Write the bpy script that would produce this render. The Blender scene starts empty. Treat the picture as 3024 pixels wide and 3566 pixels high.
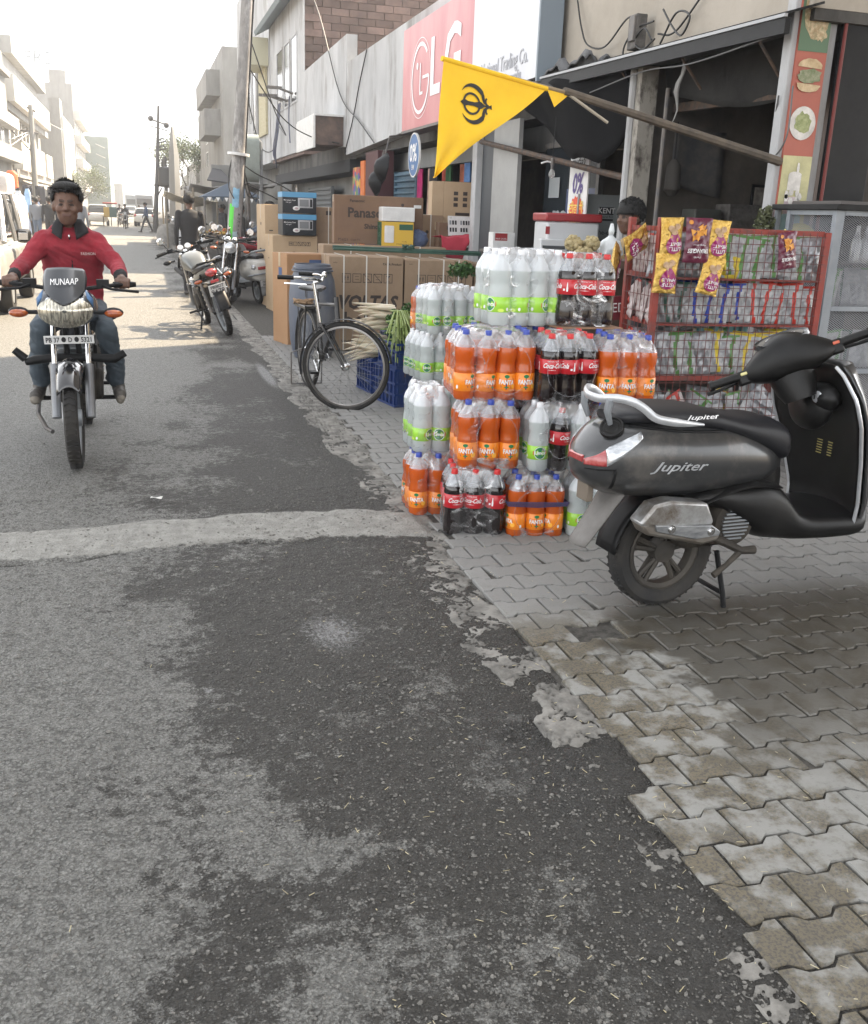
import bpy, bmesh, math, random
import numpy as np
from mathutils import Matrix, Vector, noise as mnoise
random.seed(7); np.random.seed(7)
SC = bpy.context.scene
COL = SC.collection
R = math.radians
# ---------------- camera ----------------
cam = bpy.data.objects.new('camera', bpy.data.cameras.new('camera')); COL.objects.link(cam)
_s = np.array([480-1512., -(717-1783.), -3364.]); _s /= np.linalg.norm(_s)      # the street's direction seen by the lens
_d = np.array([1100-1512., -(12800-1783.), -3364.]); _d /= np.linalg.norm(_d)   # straight down
_d -= _s*_d.dot(_s); _d /= np.linalg.norm(_d)
_R = np.array([np.cross(_s, -_d), _s, -_d])
cam.matrix_world = Matrix(((*_R[0], 0), (*_R[1], 0), (*_R[2], 1.5), (0, 0, 0, 1)))
cam.data.sensor_fit = 'HORIZONTAL'; cam.data.sensor_width = 36; cam.data.lens = 36*3364/3024
cam.data.clip_start = .05; cam.data.clip_end = 3000
SC.camera = cam
# ---------------- sky, sun, exposure ----------------
SUN_EL = R(50); SUN_DIR = Vector((.90, .44, 0)).normalized()*math.cos(SUN_EL)+Vector((0, 0, math.sin(SUN_EL)))
W = bpy.data.worlds.new('World'); SC.world = W; W.use_nodes = True
nt = W.node_tree; nt.nodes.clear()
sky = nt.nodes.new('ShaderNodeTexSky'); sky.sky_type = 'NISHITA'; sky.sun_disc = False
sky.sun_elevation = SUN_EL; sky.sun_rotation = math.atan2(SUN_DIR.x, SUN_DIR.y)
sky.air_density = 1.0; sky.dust_density = 1.5; sky.ozone_density = 1.0; sky.altitude = 200
bg = nt.nodes.new('ShaderNodeBackground'); bg.inputs['Strength'].default_value = .12
wo = nt.nodes.new('ShaderNodeOutputWorld')
hz_ = nt.nodes.new('ShaderNodeHueSaturation'); hz_.inputs['Saturation'].default_value = .1; nt.links.new(sky.outputs[0], hz_.inputs['Color']); nt.links.new(hz_.outputs[0], bg.inputs[0]); nt.links.new(bg.outputs[0], wo.inputs[0])
sun = bpy.data.objects.new('sun', bpy.data.lights.new('sun', 'SUN')); COL.objects.link(sun)
sun.data.energy = 4.0; sun.data.angle = R(.6); sun.data.color = (1, .81, .58)
sun.rotation_euler = SUN_DIR.to_track_quat('Z', 'Y').to_euler()
SC.view_settings.view_transform = 'Standard'; SC.view_settings.look = 'None'
SC.view_settings.exposure = 2.4; SC.view_settings.gamma = 1
SC.render.engine = 'CYCLES'
SC.cycles.max_bounces = 6; SC.cycles.diffuse_bounces = 3; SC.cycles.glossy_bounces = 3
SC.cycles.transmission_bounces = 4; SC.cycles.transparent_max_bounces = 24; SC.cycles.volume_bounces = 0
SC.cycles.volume_step_rate = 8; SC.cycles.use_denoising = True
SC.cycles.sample_clamp_indirect = 6

# ---------------- helpers ----------------
MATS = {}
def _n(nt, t, **k):
    n = nt.nodes.new(t)
    for a, b in k.items():
        if a in n.inputs: n.inputs[a].default_value = b
        else: setattr(n, a, b)
    return n
def M(name, col=(.5, .5, .5), rough=.6, metal=0., col2=None, sc=8., lo=.35, hi=.65, det=5, stretch=None, bump=None,
      coat=0., alpha=1., trans=0., emit=None, spec=.5, coord='Object', col3=None, sc3=2., sub=0., rand=0.):
    """a Principled material whose colour wanders between col and col2 (and col3) by noise"""
    if name in MATS: return MATS[name]
    m = bpy.data.materials.new(name); MATS[name] = m; m.use_nodes = True
    nt = m.node_tree; L = nt.links; p = nt.nodes['Principled BSDF']
    c4 = lambda c: (*c, 1)
    p.inputs['Base Color'].default_value = c4(col); p.inputs['Roughness'].default_value = rough
    p.inputs['Metallic'].default_value = metal; p.inputs['Coat Weight'].default_value = coat
    p.inputs['Alpha'].default_value = alpha; p.inputs['Transmission Weight'].default_value = trans
    p.inputs['Specular IOR Level'].default_value = spec; p.inputs['Coat Roughness'].default_value = .08
    if sub: p.inputs['Subsurface Weight'].default_value = sub; p.inputs['Subsurface Scale'].default_value = .02
    if emit: p.inputs['Emission Color'].default_value = c4(emit[0]); p.inputs['Emission Strength'].default_value = emit[1]
    if col2 or bump or col3:
        tc = _n(nt, 'ShaderNodeTexCoord')
        if coord == 'World': src = _n(nt, 'ShaderNodeNewGeometry').outputs['Position']
        else: src = tc.outputs[coord]
        if stretch:
            mp = _n(nt, 'ShaderNodeMapping'); mp.inputs['Scale'].default_value = stretch; L.new(src, mp.inputs[0]); src = mp.outputs[0]
    out = None
    if col2:
        n = _n(nt, 'ShaderNodeTexNoise', Scale=sc, Detail=det, Roughness=.65); L.new(src, n.inputs['Vector'])
        r = _n(nt, 'ShaderNodeMapRange'); r.inputs['From Min'].default_value = lo; r.inputs['From Max'].default_value = hi
        L.new(n.outputs['Fac'], r.inputs['Value'])
        mx = _n(nt, 'ShaderNodeMix', data_type='RGBA'); L.new(r.outputs[0], mx.inputs['Factor'])
        mx.inputs['A'].default_value = c4(col); mx.inputs['B'].default_value = c4(col2); out = mx.outputs['Result']
        _fixmix(mx, col, col2)
        L.new(out, p.inputs['Base Color'])
    if col3:
        n = _n(nt, 'ShaderNodeTexNoise', Scale=sc3, Detail=6, Roughness=.7); L.new(src, n.inputs['Vector'])
        r = _n(nt, 'ShaderNodeMapRange'); r.inputs['From Min'].default_value = .5; r.inputs['From Max'].default_value = .68
        L.new(n.outputs['Fac'], r.inputs['Value'])
        mx = _n(nt, 'ShaderNodeMix', data_type='RGBA'); _fixmix(mx, col, col3); L.new(r.outputs[0], mx.inputs['Factor'])
        if out: L.new(out, mx.inputs['A'] if mx.inputs['A'].type == 'RGBA' else mx.inputs[6])
        out = mx.outputs[2]; L.new(out, p.inputs['Base Color'])
    if rand:
        oi = _n(nt, 'ShaderNodeObjectInfo'); hs = _n(nt, 'ShaderNodeHueSaturation')
        r = _n(nt, 'ShaderNodeMapRange'); r.inputs['To Min'].default_value = 1-rand; r.inputs['To Max'].default_value = 1+rand
        L.new(oi.outputs['Random'], r.inputs['Value']); L.new(r.outputs[0], hs.inputs['Value'])
        if out: L.new(out, hs.inputs['Color'])
        else: hs.inputs['Color'].default_value = c4(col)
        L.new(hs.outputs[0], p.inputs['Base Color'])
    if bump:
        n = _n(nt, 'ShaderNodeTexNoise', Scale=bump[0], Detail=6, Roughness=.6); L.new(src, n.inputs['Vector'])
        b = _n(nt, 'ShaderNodeBump', Strength=bump[1], Distance=bump[2] if len(bump) > 2 else .01)
        L.new(n.outputs['Fac'], b.inputs['Height']); L.new(b.outputs[0], p.inputs['Normal'])
    return m
def _fixmix(mx, a, b):
    mx.inputs[6].default_value = (*a, 1); mx.inputs[7].default_value = (*b, 1)
_ftc = {}
def text_geo(s, size=1., shear=0., bold=0., depth=0., align='CENTER', sx=1.):
    """letters as plain triangles in the XY plane, cached"""
    k = (s, size, shear, bold, depth, align, sx)
    if k in _ftc: return _ftc[k]
    c = bpy.data.curves.new('t', 'FONT'); c.body = s; c.size = size; c.shear = shear; c.offset = bold*size; c.extrude = depth
    c.align_x = align; c.align_y = 'CENTER'; c.resolution_u = 2
    o = bpy.data.objects.new('t', c); COL.objects.link(o)
    dg = bpy.context.evaluated_depsgraph_get(); me = bpy.data.meshes.new_from_object(o.evaluated_get(dg))
    v = [(x.co.x*sx, x.co.y, x.co.z) for x in me.vertices]; f = [tuple(p.vertices) for p in me.polygons]
    bpy.data.objects.remove(o); bpy.data.curves.remove(c); bpy.data.meshes.remove(me)
    _ftc[k] = (v, f); return _ftc[k]
def T(x=0, y=0, z=0, rx=0, ry=0, rz=0, s=1):
    m = Matrix.Translation((x, y, z)) @ Matrix.Rotation(R(rz), 4, 'Z') @ Matrix.Rotation(R(ry), 4, 'Y') @ Matrix.Rotation(R(rx), 4, 'X')
    if isinstance(s, (tuple, list)): return m @ Matrix.Diagonal((*s, 1))
    return m @ Matrix.Scale(s, 4)
class MB:
    """collects simple shapes, each with its material, into one mesh"""
    def __init__(s): s.v = []; s.f = []; s.fm = []; s.mats = []; s.M = Matrix()
    def mi(s, m):
        if m not in s.mats: s.mats.append(m)
        return s.mats.index(m)
    def add(s, vs, fs, m, X=None):
        X = s.M @ X if X else s.M
        b = len(s.v); s.v += [tuple(X @ Vector(v)) for v in vs]; i = s.mi(m)
        s.f += [tuple(b+j for j in f) for f in fs]; s.fm += [i]*len(fs); return s
    def box(s, c, d, m, X=None):
        x, y, z = d[0]/2, d[1]/2, d[2]/2
        vs = [(c[0]+a*x, c[1]+b*y, c[2]+e*z) for a in (-1, 1) for b in (-1, 1) for e in (-1, 1)]
        return s.add(vs, [(0, 1, 3, 2), (4, 6, 7, 5), (0, 4, 5, 1), (2, 3, 7, 6), (0, 2, 6, 4), (1, 5, 7, 3)], m, X)
    def span(s, a, b, m, X=None):
        return s.box([(a[i]+b[i])/2 for i in range(3)], [abs(b[i]-a[i]) for i in range(3)], m, X)
    def rings(s, rs, m, caps=True, closed=False, X=None):
        n = len(rs[0]); vs = [p for r in rs for p in r]; fs = []
        k = len(rs)
        for i in range(k if closed else k-1):
            for j in range(n):
                a = i*n+j; b = i*n+(j+1) % n; i2 = (i+1) % k
                fs.append((a, b, i2*n+(j+1) % n, i2*n+j))
        if caps and not closed: fs.append(tuple(range(n-1, -1, -1))); fs.append(tuple((k-1)*n+j for j in range(n)))
        return s.add(vs, fs, m, X)
    def tube(s, pts, r, m, n=8, closed=False, caps=True, X=None, flat=1.):
        P = [Vector(p) for p in pts]; k = len(P); rr = r if isinstance(r, (list, tuple)) else [r]*k
        up = None; out = []
        for i in range(k):
            t = (P[(i+1) % k]-P[i-1]) if closed else (P[min(i+1, k-1)]-P[max(i-1, 0)])
            if t.length < 1e-9: t = Vector((0, 0, 1))
            t.normalize()
            if up is None:
                up = Vector((0, 0, 1)) if abs(t.z) < .9 else Vector((1, 0, 0))
            u = up-t*up.dot(t)
            if u.length < 1e-6: u = t.orthogonal()
            u.normalize(); up = u; w = t.cross(u)
            out.append([tuple(P[i]+(u*math.cos(a)*flat+w*math.sin(a))*rr[i]) for a in [2*math.pi*j/n for j in range(n)]])
        return s.rings(out, m, caps, closed, X)
    def lathe(s, prof, m, n=16, X=None, mats=None, caps=False):
        out = [[(r*math.cos(2*math.pi*j/n), r*math.sin(2*math.pi*j/n), z) for j in range(n)] for r, z in prof]
        if mats is None: return s.rings(out, m, caps, False, X)
        for i in range(len(out)-1): s.rings(out[i:i+2], mats[i], False, False, X)
        return s
    def cyl(s, a, b, r, m, n=16, r2=None, X=None): return s.tube([a, b], [r, r if r2 is None else r2], m, n, X=X)
    def prism(s, poly, h, m, X=None, ch=0.):
        """polygon in XY pushed from z=0 to h"""
        n = len(poly); rs = [[(x, y, 0) for x, y in poly], [(x, y, h) for x, y in poly]]
        return s.rings(rs, m, True, False, X)
    def sphere(s, c, r, m, n=12, k=8, X=None):
        r = r if isinstance(r, (tuple, list)) else (r, r, r)
        rs = [[(c[0]+r[0]*math.sin(t)*math.cos(a), c[1]+r[1]*math.sin(t)*math.sin(a), c[2]+r[2]*math.cos(t)) for a in [2*math.pi*j/n for j in range(n)]]
              for t in [math.pi*(k-i)/k if 0 < i < k else (math.pi-.02 if i == 0 else .02) for i in range(k+1)]]
        return s.rings(rs, m, True, False, X)
    def quad(s, a, b, c, d, m, X=None): return s.add([a, b, c, d], [(0, 1, 2, 3)], m, X)
    def text(s, t, m, X, **k):
        v, f = text_geo(t, **k); return s.add(v, f, m, X)
    def grid(s, fn, nu, nv, m, X=None):
        vs = [fn(i/nu, j/nv) for j in range(nv+1) for i in range(nu+1)]
        fs = [(j*(nu+1)+i, j*(nu+1)+i+1, (j+1)*(nu+1)+i+1, (j+1)*(nu+1)+i) for j in range(nv) for i in range(nu)]
        return s.add(vs, fs, m, X)
    def build(s, name, parent=None, smooth=True, ang=38, bevel=0., solid=0., link=True, X=None, sub=0):
        me = bpy.data.meshes.new(name); me.from_pydata(s.v, [], s.f)
        for m in s.mats: me.materials.append(m)
        me.polygons.foreach_set('material_index', s.fm)
        if smooth:
            me.polygons.foreach_set('use_smooth', [True]*len(s.f)); me.set_sharp_from_angle(angle=R(ang))
        me.update()
        o = bpy.data.objects.new(name, me)
        if link: COL.objects.link(o)
        if parent: o.parent = parent
        if X: o.matrix_basis = X
        if solid: d = o.modifiers.new('s', 'SOLIDIFY'); d.thickness = solid; d.offset = 0
        if bevel: d = o.modifiers.new('b', 'BEVEL'); d.width = bevel; d.segments = 2; d.limit_method = 'ANGLE'; d.angle_limit = R(40); d.harden_normals = False
        if sub: d = o.modifiers.new('u', 'SUBSURF'); d.levels = sub; d.render_levels = sub
        return o
def tag(o, label=None, cat=None, group=None, kind=None):
    if label: o['label'] = label
    if cat: o['category'] = cat
    if group: o['group'] = group
    if kind: o['kind'] = kind
    return o
def thing(name, label, cat, loc=(0, 0, 0), rz=0, group=None, rx=0, ry=0):
    o = bpy.data.objects.new(name, None); COL.objects.link(o); o.empty_display_size = .1
    o.location = loc; o.rotation_euler = (R(rx), R(ry), R(rz)); return tag(o, label, cat, group)
def kids(o): return [c for c in COL.objects if c.parent == o]
def dup(o, parent=None, loc=None, rz=None, label=None, group=None, tree=None):
    c = o.copy(); COL.objects.link(c)
    if parent: c.parent = parent
    if loc is not None: c.location = loc
    if rz is not None: c.rotation_euler = (0, 0, R(rz))
    if label: c['label'] = label
    if group: c['group'] = group
    for k in list(o.children): dup(k, c)
    return c
def fbm(x, y, sc=1., oct=4, seed=0):
    """value noise on numpy arrays"""
    rs = np.random.RandomState(seed); tab = rs.rand(256, 256); out = np.zeros_like(x, float); a = .5
    for o in range(oct):
        X = x*sc*2**o+17.3*o; Y = y*sc*2**o+9.1*o
        xi = np.floor(X).astype(int); yi = np.floor(Y).astype(int); fx = X-xi; fy = Y-yi
        fx = fx*fx*(3-2*fx); fy = fy*fy*(3-2*fy)
        g = lambda i, j: tab[(xi+i) % 256, (yi+j) % 256]
        out += a*(g(0, 0)*(1-fx)*(1-fy)+g(1, 0)*fx*(1-fy)+g(0, 1)*(1-fx)*fy+g(1, 1)*fx*fy); a *= .5
    return out/(1-.5**oct)
def sstep(a, b, x):
    t = np.clip((x-a)/(b-a), 0, 1); return t*t*(3-2*t)
def grid_obj(name, xs, ys, Z, mat, attrs=None, keep=None):
    nx, ny = len(xs), len(ys); X, Y = np.meshgrid(xs, ys)
    co = np.stack([X, Y, Z], -1).reshape(-1, 3)
    i = np.arange((ny-1)*(nx-1)); j = i//(nx-1); k = i % (nx-1); a = j*nx+k
    F = np.stack([a, a+1, a+nx+1, a+nx], -1)
    if keep is not None: F = F[keep.reshape(-1)[a]]
    me = bpy.data.meshes.new(name); me.vertices.add(len(co)); me.vertices.foreach_set('co', co.ravel())
    me.loops.add(F.size); me.loops.foreach_set('vertex_index', F.ravel().astype(np.int32))
    me.polygons.add(len(F)); me.polygons.foreach_set('loop_start', np.arange(0, F.size, 4)); me.polygons.foreach_set('loop_total', np.full(len(F), 4))
    me.polygons.foreach_set('use_smooth', np.ones(len(F), bool))
    for k, v in (attrs or {}).items():
        at = me.attributes.new(k, 'FLOAT', 'POINT'); at.data.foreach_set('value', v.ravel().astype(np.float32))
    me.materials.append(mat); me.update(calc_edges=True)
    o = bpy.data.objects.new(name, me); COL.objects.link(o); return o
# ---------------- ground, road, pavement ----------------
def road_mat():
    m = bpy.data.materials.new('asphalt'); m.use_nodes = True; nt = m.node_tree; L = nt.links; p = nt.nodes['Principled BSDF']
    pos = _n(nt, 'ShaderNodeNewGeometry').outputs['Position']
    def noise(s, d=6, r=.65):
        n = _n(nt, 'ShaderNodeTexNoise', Scale=s, Detail=d, Roughness=r); L.new(pos, n.inputs['Vector']); return n.outputs['Fac']
    def ramp(v, a, b, c=0., d=1.):
        n = _n(nt, 'ShaderNodeMapRange'); n.interpolation_type = 'SMOOTHSTEP'
        for k, x in zip(('From Min', 'From Max', 'To Min', 'To Max'), (a, b, c, d)): n.inputs[k].default_value = x
        L.new(v, n.inputs['Value']); return n.outputs[0]
    def math_(op, a, b):
        n = _n(nt, 'ShaderNodeMath', operation=op)
        for i, x in enumerate((a, b)):
            if isinstance(x, (int, float)): n.inputs[i].default_value = x
            else: L.new(x, n.inputs[i])
        return n.outputs[0]
    def mix(f, a, b):
        n = _n(nt, 'ShaderNodeMix', data_type='RGBA')
        if isinstance(f, float): n.inputs[0].default_value = f
        else: L.new(f, n.inputs[0])
        for i, x in ((6, a), (7, b)):
            if isinstance(x, tuple): n.inputs[i].default_value = (*x, 1)
            else: L.new(x, n.inputs[i])
        return n.outputs[2]
    at = lambda k: _n(nt, 'ShaderNodeAttribute', attribute_name=k).outputs['Fac']
    # tar with chippings showing through
    vo = _n(nt, 'ShaderNodeTexVoronoi', Scale=105.); vo.feature = 'F1'; L.new(pos, vo.inputs['Vector'])
    vr = _n(nt, 'ShaderNodeTexVoronoi', Scale=52.); L.new(pos, vr.inputs['Vector'])
    bw = _n(nt, 'ShaderNodeSeparateColor'); L.new(vo.outputs['Color'], bw.inputs[0])
    chip = math_('MULTIPLY', ramp(vo.outputs['Distance'], .42, .22), ramp(bw.outputs[0], .45, .7))
    tar = mix(noise(9, 8), (.042, .039, .034), (.078, .072, .062))
    tar = mix(math_('MULTIPLY', chip, .75), tar, mix(bw.outputs[1], (.13, .128, .12), (.27, .265, .25)))
    # dust lying in it
    fine = noise(150, 4, .7); mid = noise(22, 8, .72)
    dustf = math_('ADD', at('dust'), math_('MULTIPLY', math_('SUBTRACT', mid, .5), 2.0))
    dustf = math_('ADD', dustf, math_('MULTIPLY', math_('SUBTRACT', fine, .5), .9))
    dcol = mix(noise(3.2, 5), (.32, .318, .298), (.42, .415, .39)); dcol = mix(ramp(fine, .35, .7), mix(.7, dcol, (.14, .137, .122)), dcol)
    dcol = mix(math_('MULTIPLY', chip, .35), dcol, (.34, .335, .32))
    c = mix(ramp(dustf, .38, .66), tar, dcol)
    # smooth cement strip across the road, lime splashes
    stf = ramp(math_('ADD', at('strip'), math_('MULTIPLY', math_('SUBTRACT', mid, .5), 1.7)), .38, .72)
    c = mix(stf, c, mix(ramp(noise(14, 6), .35, .65), (.31, .305, .28), (.22, .214, .195)))
    wf = ramp(math_('ADD', at('white'), math_('MULTIPLY', math_('SUBTRACT', noise(60, 5, .8), .5), 1.5)), .5, .95)
    c = mix(math_('MULTIPLY', wf, .75), c, (.5, .5, .5))
    df = ramp(math_('ADD', at('wet'), math_('MULTIPLY', math_('SUBTRACT', mid, .5), 1.2)), .35, .75)
    c = mix(math_('MULTIPLY', df, .55), c, (.035, .034, .033))
    crk = ramp(at('crack'), .2, .8); c = mix(crk, c, (.03, .028, .026))
    wp = _n(nt, 'ShaderNodeTexNoise', Scale=60., Detail=3); L.new(pos, wp.inputs['Vector']); wv = _n(nt, 'ShaderNodeVectorMath', operation='MULTIPLY_ADD'); L.new(wp.outputs['Color'], wv.inputs[0]); wv.inputs[1].default_value = (.012, .012, .012); L.new(pos, wv.inputs[2])
    vp_ = _n(nt, 'ShaderNodeTexVoronoi', Scale=88.); L.new(wv.outputs[0], vp_.inputs['Vector']); vq = _n(nt, 'ShaderNodeTexVoronoi', Scale=150.); L.new(wv.outputs[0], vq.inputs['Vector'])
    pit = math_('MULTIPLY', ramp(vp_.outputs['Distance'], .40, .66), ramp(noise(26, 4, .6), .36, .56)); pit = math_('MAXIMUM', pit, math_('MULTIPLY', ramp(vq.outputs['Distance'], .5, .72), .6))
    pit = math_('MULTIPLY', pit, ramp(stf, 0, 1, .85, .25)); c = mix(math_('MULTIPLY', pit, .75), c, mix(.5, (.014, .013, .011), (.03, .027, .023)))  # shade and dirt in the pits between chippings, both put into the colour
    L.new(c, p.inputs['Base Color'])
    L.new(ramp(df, 0, 1, .62, .45), p.inputs['Roughness']); p.inputs['Specular IOR Level'].default_value = .4
    h = math_('ADD', math_('MULTIPLY', ramp(vo.outputs['Distance'], .5, .1), .5), math_('MULTIPLY', noise(70, 8, .75), .9))
    h = math_('ADD', h, math_('MULTIPLY', ramp(vr.outputs['Distance'], .5, .15), .5)); h = math_('SUBTRACT', h, math_('MULTIPLY', pit, .6))
    h = mix(stf, h, math_('MULTIPLY', h, .35))
    b = _n(nt, 'ShaderNodeBump', Strength=1., Distance=.02); L.new(h, b.inputs['Height']); L.new(b.outputs[0], p.inputs['Normal'])
    return m
EDGE = lambda y: 1.16+.10*(fbm(np.asarray(y, float), np.zeros_like(np.asarray(y, float)), 1.7, 4, 3)-.5)+.07*sstep(2.9, 2.5, y)*1.0
def axis(parts):
    out = [parts[0][0]]
    for a, b, n in parts: out += list(np.linspace(a, b, n+1)[1:])
    return np.array(out)
xs = axis([(-9, -2.2, 20), (-2.2, -1.2, 40), (-1.2, 1.5, 235)])
ys = np.concatenate([np.linspace(-6, .9, 12), np.arange(.92, 5.3, .0125), 5.3*np.exp(np.linspace(.004, 4.2, 190))])
X, Y = np.meshgrid(xs, ys)
near = sstep(9, 4, Y)
Zr = (fbm(X, Y, 2., 4, 1)-.5)*.03*near+(fbm(X, Y, 28, 3, 2)-.5)*.009*near
dust = .60-.22*sstep(-.15, .75, X)+.12*sstep(-.1, -.5, X)+.5*(fbm(X*.6, Y, 9, 4, 19)-.5)+.42*(fbm(X, Y, 1.3, 5, 4)-.5)*2+.75*(fbm(X*.8, Y, 5.5, 4, 14)-.5)-.5*sstep(.25, .05, np.abs(fbm(X, Y, 2.2, 3, 15)-.5))*sstep(-.9, .2, X)*.45+.25*sstep(3.2, 5.5, Y)*sstep(.9, .2, X)-.3*sstep(.9, 1.15, X)
dust -= .55*np.exp(-(((X-.12)/.16)**2+((Y-1.75)/.22)**2)); dust -= .35*np.exp(-(((X-.33)/.28)**2+((Y-3.2)/.5)**2))
dust += .3*sstep(7, 12, Y)
dust += .5*np.exp(-(((X+.35)/.35)**2+((Y-2.9)/1.3)**2)); dust += .35*np.exp(-(((X-.2)/.12)**2+((Y-2.2)/.25)**2))
yc = 4.55+.05*np.sin(X*3)+.06*(fbm(X, Y*0, 1.5, 3, 6)-.5)
strip = sstep(.26, .17, np.abs(Y-yc-.05*(fbm(X, Y, 5, 3, 7)-.5)*2))*sstep(-3, -1.2, X)
crack = np.exp(-((Y-(yc-.235+.05*(fbm(X, Y*0, 6, 4, 8)-.5)))/.006)**2)*sstep(.45, .6, fbm(X, Y*0, 2.5, 3, 9)+.1)
crack += np.exp(-((Y-(5.9+.3*(fbm(X, Y*0, 2, 5, 12)-.5)))/.008)**2)*sstep(.5, -.5, X)*.8
white = np.exp(-(((X-.62)/.17)**2+((Y-3.28)/.26)**2))*.85+np.exp(-(((X-.145)/.025)**2+((Y-2.93)/.03)**2))
white += np.exp(-(((X-1.1)/.08)**2+((Y-9.3)/1.0)**2))*1.1+np.exp(-(((X-.98)/.05)**2+((Y-2.35)/.08)**2))*.55
wet = .5*sstep(.55, 1.0, X)*sstep(3.6, 2.2, Y)+np.exp(-(((X-1.05)/.12)**2+((Y-2.35)/.25)**2))*.5+np.exp(-(((X-.12)/.18)**2+((Y-1.72)/.22)**2))*.35
wet += .45*sstep(.2, .8, X)*sstep(5, 6, Y)*sstep(8.5, 7, Y)+.35*np.exp(-(((X-.75)/.35)**2+((Y-3.3)/.5)**2))
Zr += strip*.012; Zr -= crack*.012; Zr -= np.exp(-(((X-1.05)/.07)**2+((Y-2.42)/.08)**2))*.02
e = EDGE(Y); Zr -= .045*sstep(e+.1, e+.25, X)
Zr = np.where(X < -6.2, Zr, Zr)
road = grid_obj('road', xs, ys, Zr, road_mat(), dict(dust=dust, strip=strip, crack=np.clip(crack, 0, 1), white=white, wet=wet)); road['kind'] = 'structure'
def road_z(x, y):
    i = min(max(np.searchsorted(xs, x), 0), len(xs)-1); j = min(max(np.searchsorted(ys, y), 0), len(ys)-1); return float(Zr[j, i])
g = MB(); g.quad((-900, -60, -.06), (900, -60, -.06), (900, 1600, -.06), (-900, 1600, -.06), M('earth', (.16, .14, .115), .9, col2=(.11, .1, .085), sc=.3))
tag(g.build('ground', smooth=False), kind='structure')
# far footpath on the left and right bed
CONC = M('concrete_patch', (.235, .225, .205), .85, col2=(.13, .124, .112), sc=9., lo=.4, hi=.6, col3=(.07, .066, .06), sc3=7, coord='World', bump=(60, .6, .006))
def paver_mat():
    m = bpy.data.materials.new('paver_concrete'); m.use_nodes = True; nt = m.node_tree; L = nt.links; p = nt.nodes['Principled BSDF']
    pos = _n(nt, 'ShaderNodeNewGeometry').outputs['Position']; oi = _n(nt, 'ShaderNodeObjectInfo')
    sp = _n(nt, 'ShaderNodeSeparateXYZ'); L.new(pos, sp.inputs[0])
    def noise(s, d=6, r=.65, vec=None):
        n = _n(nt, 'ShaderNodeTexNoise', Scale=s, Detail=d, Roughness=r); L.new(vec or pos, n.inputs['Vector']); return n.outputs['Fac']
    def rmp(v, a, b, c=0., d=1.):
        n = _n(nt, 'ShaderNodeMapRange'); n.interpolation_type = 'SMOOTHSTEP'
        for k, x in zip(('From Min', 'From Max', 'To Min', 'To Max'), (a, b, c, d)): n.inputs[k].default_value = x
        L.new(v, n.inputs['Value']); return n.outputs[0]
    def mt(op, a, b):
        n = _n(nt, 'ShaderNodeMath', operation=op)
        for i, x in enumerate((a, b)):
            if isinstance(x, (int, float)): n.inputs[i].default_value = x
            else: L.new(x, n.inputs[i])
        return n.outputs[0]
    def mix(f, a, b):
        n = _n(nt, 'ShaderNodeMix', data_type='RGBA'); L.new(f, n.inputs[0])
        for i, x in ((6, a), (7, b)):
            if isinstance(x, tuple): n.inputs[i].default_value = (*x, 1)
            else: L.new(x, n.inputs[i])
        return n.outputs[2]
    # the paver's own offset so stains stop at its edges as they do on worn blocks
    add = _n(nt, 'ShaderNodeVectorMath', operation='MULTIPLY_ADD'); L.new(oi.outputs['Random'], add.inputs[0]); add.inputs[1].default_value = (3., 5., 7.); L.new(pos, add.inputs[2])
    v = add.outputs[0]
    near = rmp(sp.outputs['Y'], 3.45, 3.0); cl = mix(noise(5, 5), (.20, .197, .188), (.25, .247, .237)); cl = mix(rmp(oi.outputs['Random'], 0, 1, 0, .45), cl, (.17, .167, .16)); cl = mix(mt('MULTIPLY', near, .75), cl, mix(noise(12, 5), (.20, .197, .18), (.30, .30, .28)))
    s1 = mt('ADD', mt('MULTIPLY', noise(9, 7, .62, v), 1.0), mt('MULTIPLY', noise(1.3, 3, .5), .55))
    stain = mt('MULTIPLY', rmp(s1, .66, .84), near)
    brown = mix(noise(6, 4, .6, v), (.085, .077, .06), (.17, .14, .09)); brown = mix(rmp(noise(110, 3), .45, .62), brown, (.07, .065, .055))
    c = mix(stain, cl, brown)
    wetf = mt('MULTIPLY', rmp(mt('ADD', noise(2.6, 6, .68), mt('MULTIPLY', rmp(sp.outputs['X'], 1.35, 1.95), .30)), .60, .72), mt('MULTIPLY', rmp(sp.outputs['Y'], 3.45, 3.15), rmp(sp.outputs['Y'], 1.8, 2.5)))
    c = mix(mt('MULTIPLY', wetf, .82), c, mix(noise(7, 5), (.040, .036, .029), (.075, .066, .05)))
    c = mix(mt('MULTIPLY', rmp(noise(3, 8, .7), .55, .75), .5), c, (.11, .105, .093)); c = mix(mt('MULTIPLY', rmp(noise(70, 6, .8), .55, .68), .45), c, (.09, .085, .075))
    L.new(c, p.inputs['Base Color']); L.new(rmp(wetf, 0, 1, .75, .42), p.inputs['Roughness'])
    b = _n(nt, 'ShaderNodeBump', Strength=.5, Distance=.004); L.new(noise(90, 8, .7), b.inputs['Height']); L.new(b.outputs[0], p.inputs['Normal'])
    return m
PAV = paver_mat()
pxs = np.concatenate([np.arange(1.2, 1.6, .02), np.arange(1.6, 9.1, .5)]); pys = np.concatenate([np.arange(-4, 1, 1), np.arange(1, 10, .05), np.arange(10, 330, 8)])
PX, PY = np.meshgrid(pxs, pys)
bed = grid_obj('pavement', pxs, pys, 0+(fbm(PX, PY, 20, 3, 5)-.5)*.006-.05*sstep(1.33, 1.2, PX), M('joint_dirt', (.03, .027, .023), .95, col2=(.085, .08, .07), sc=30, coord='World', bump=(120, .8, .004)))
bed['kind'] = 'structure'
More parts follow.
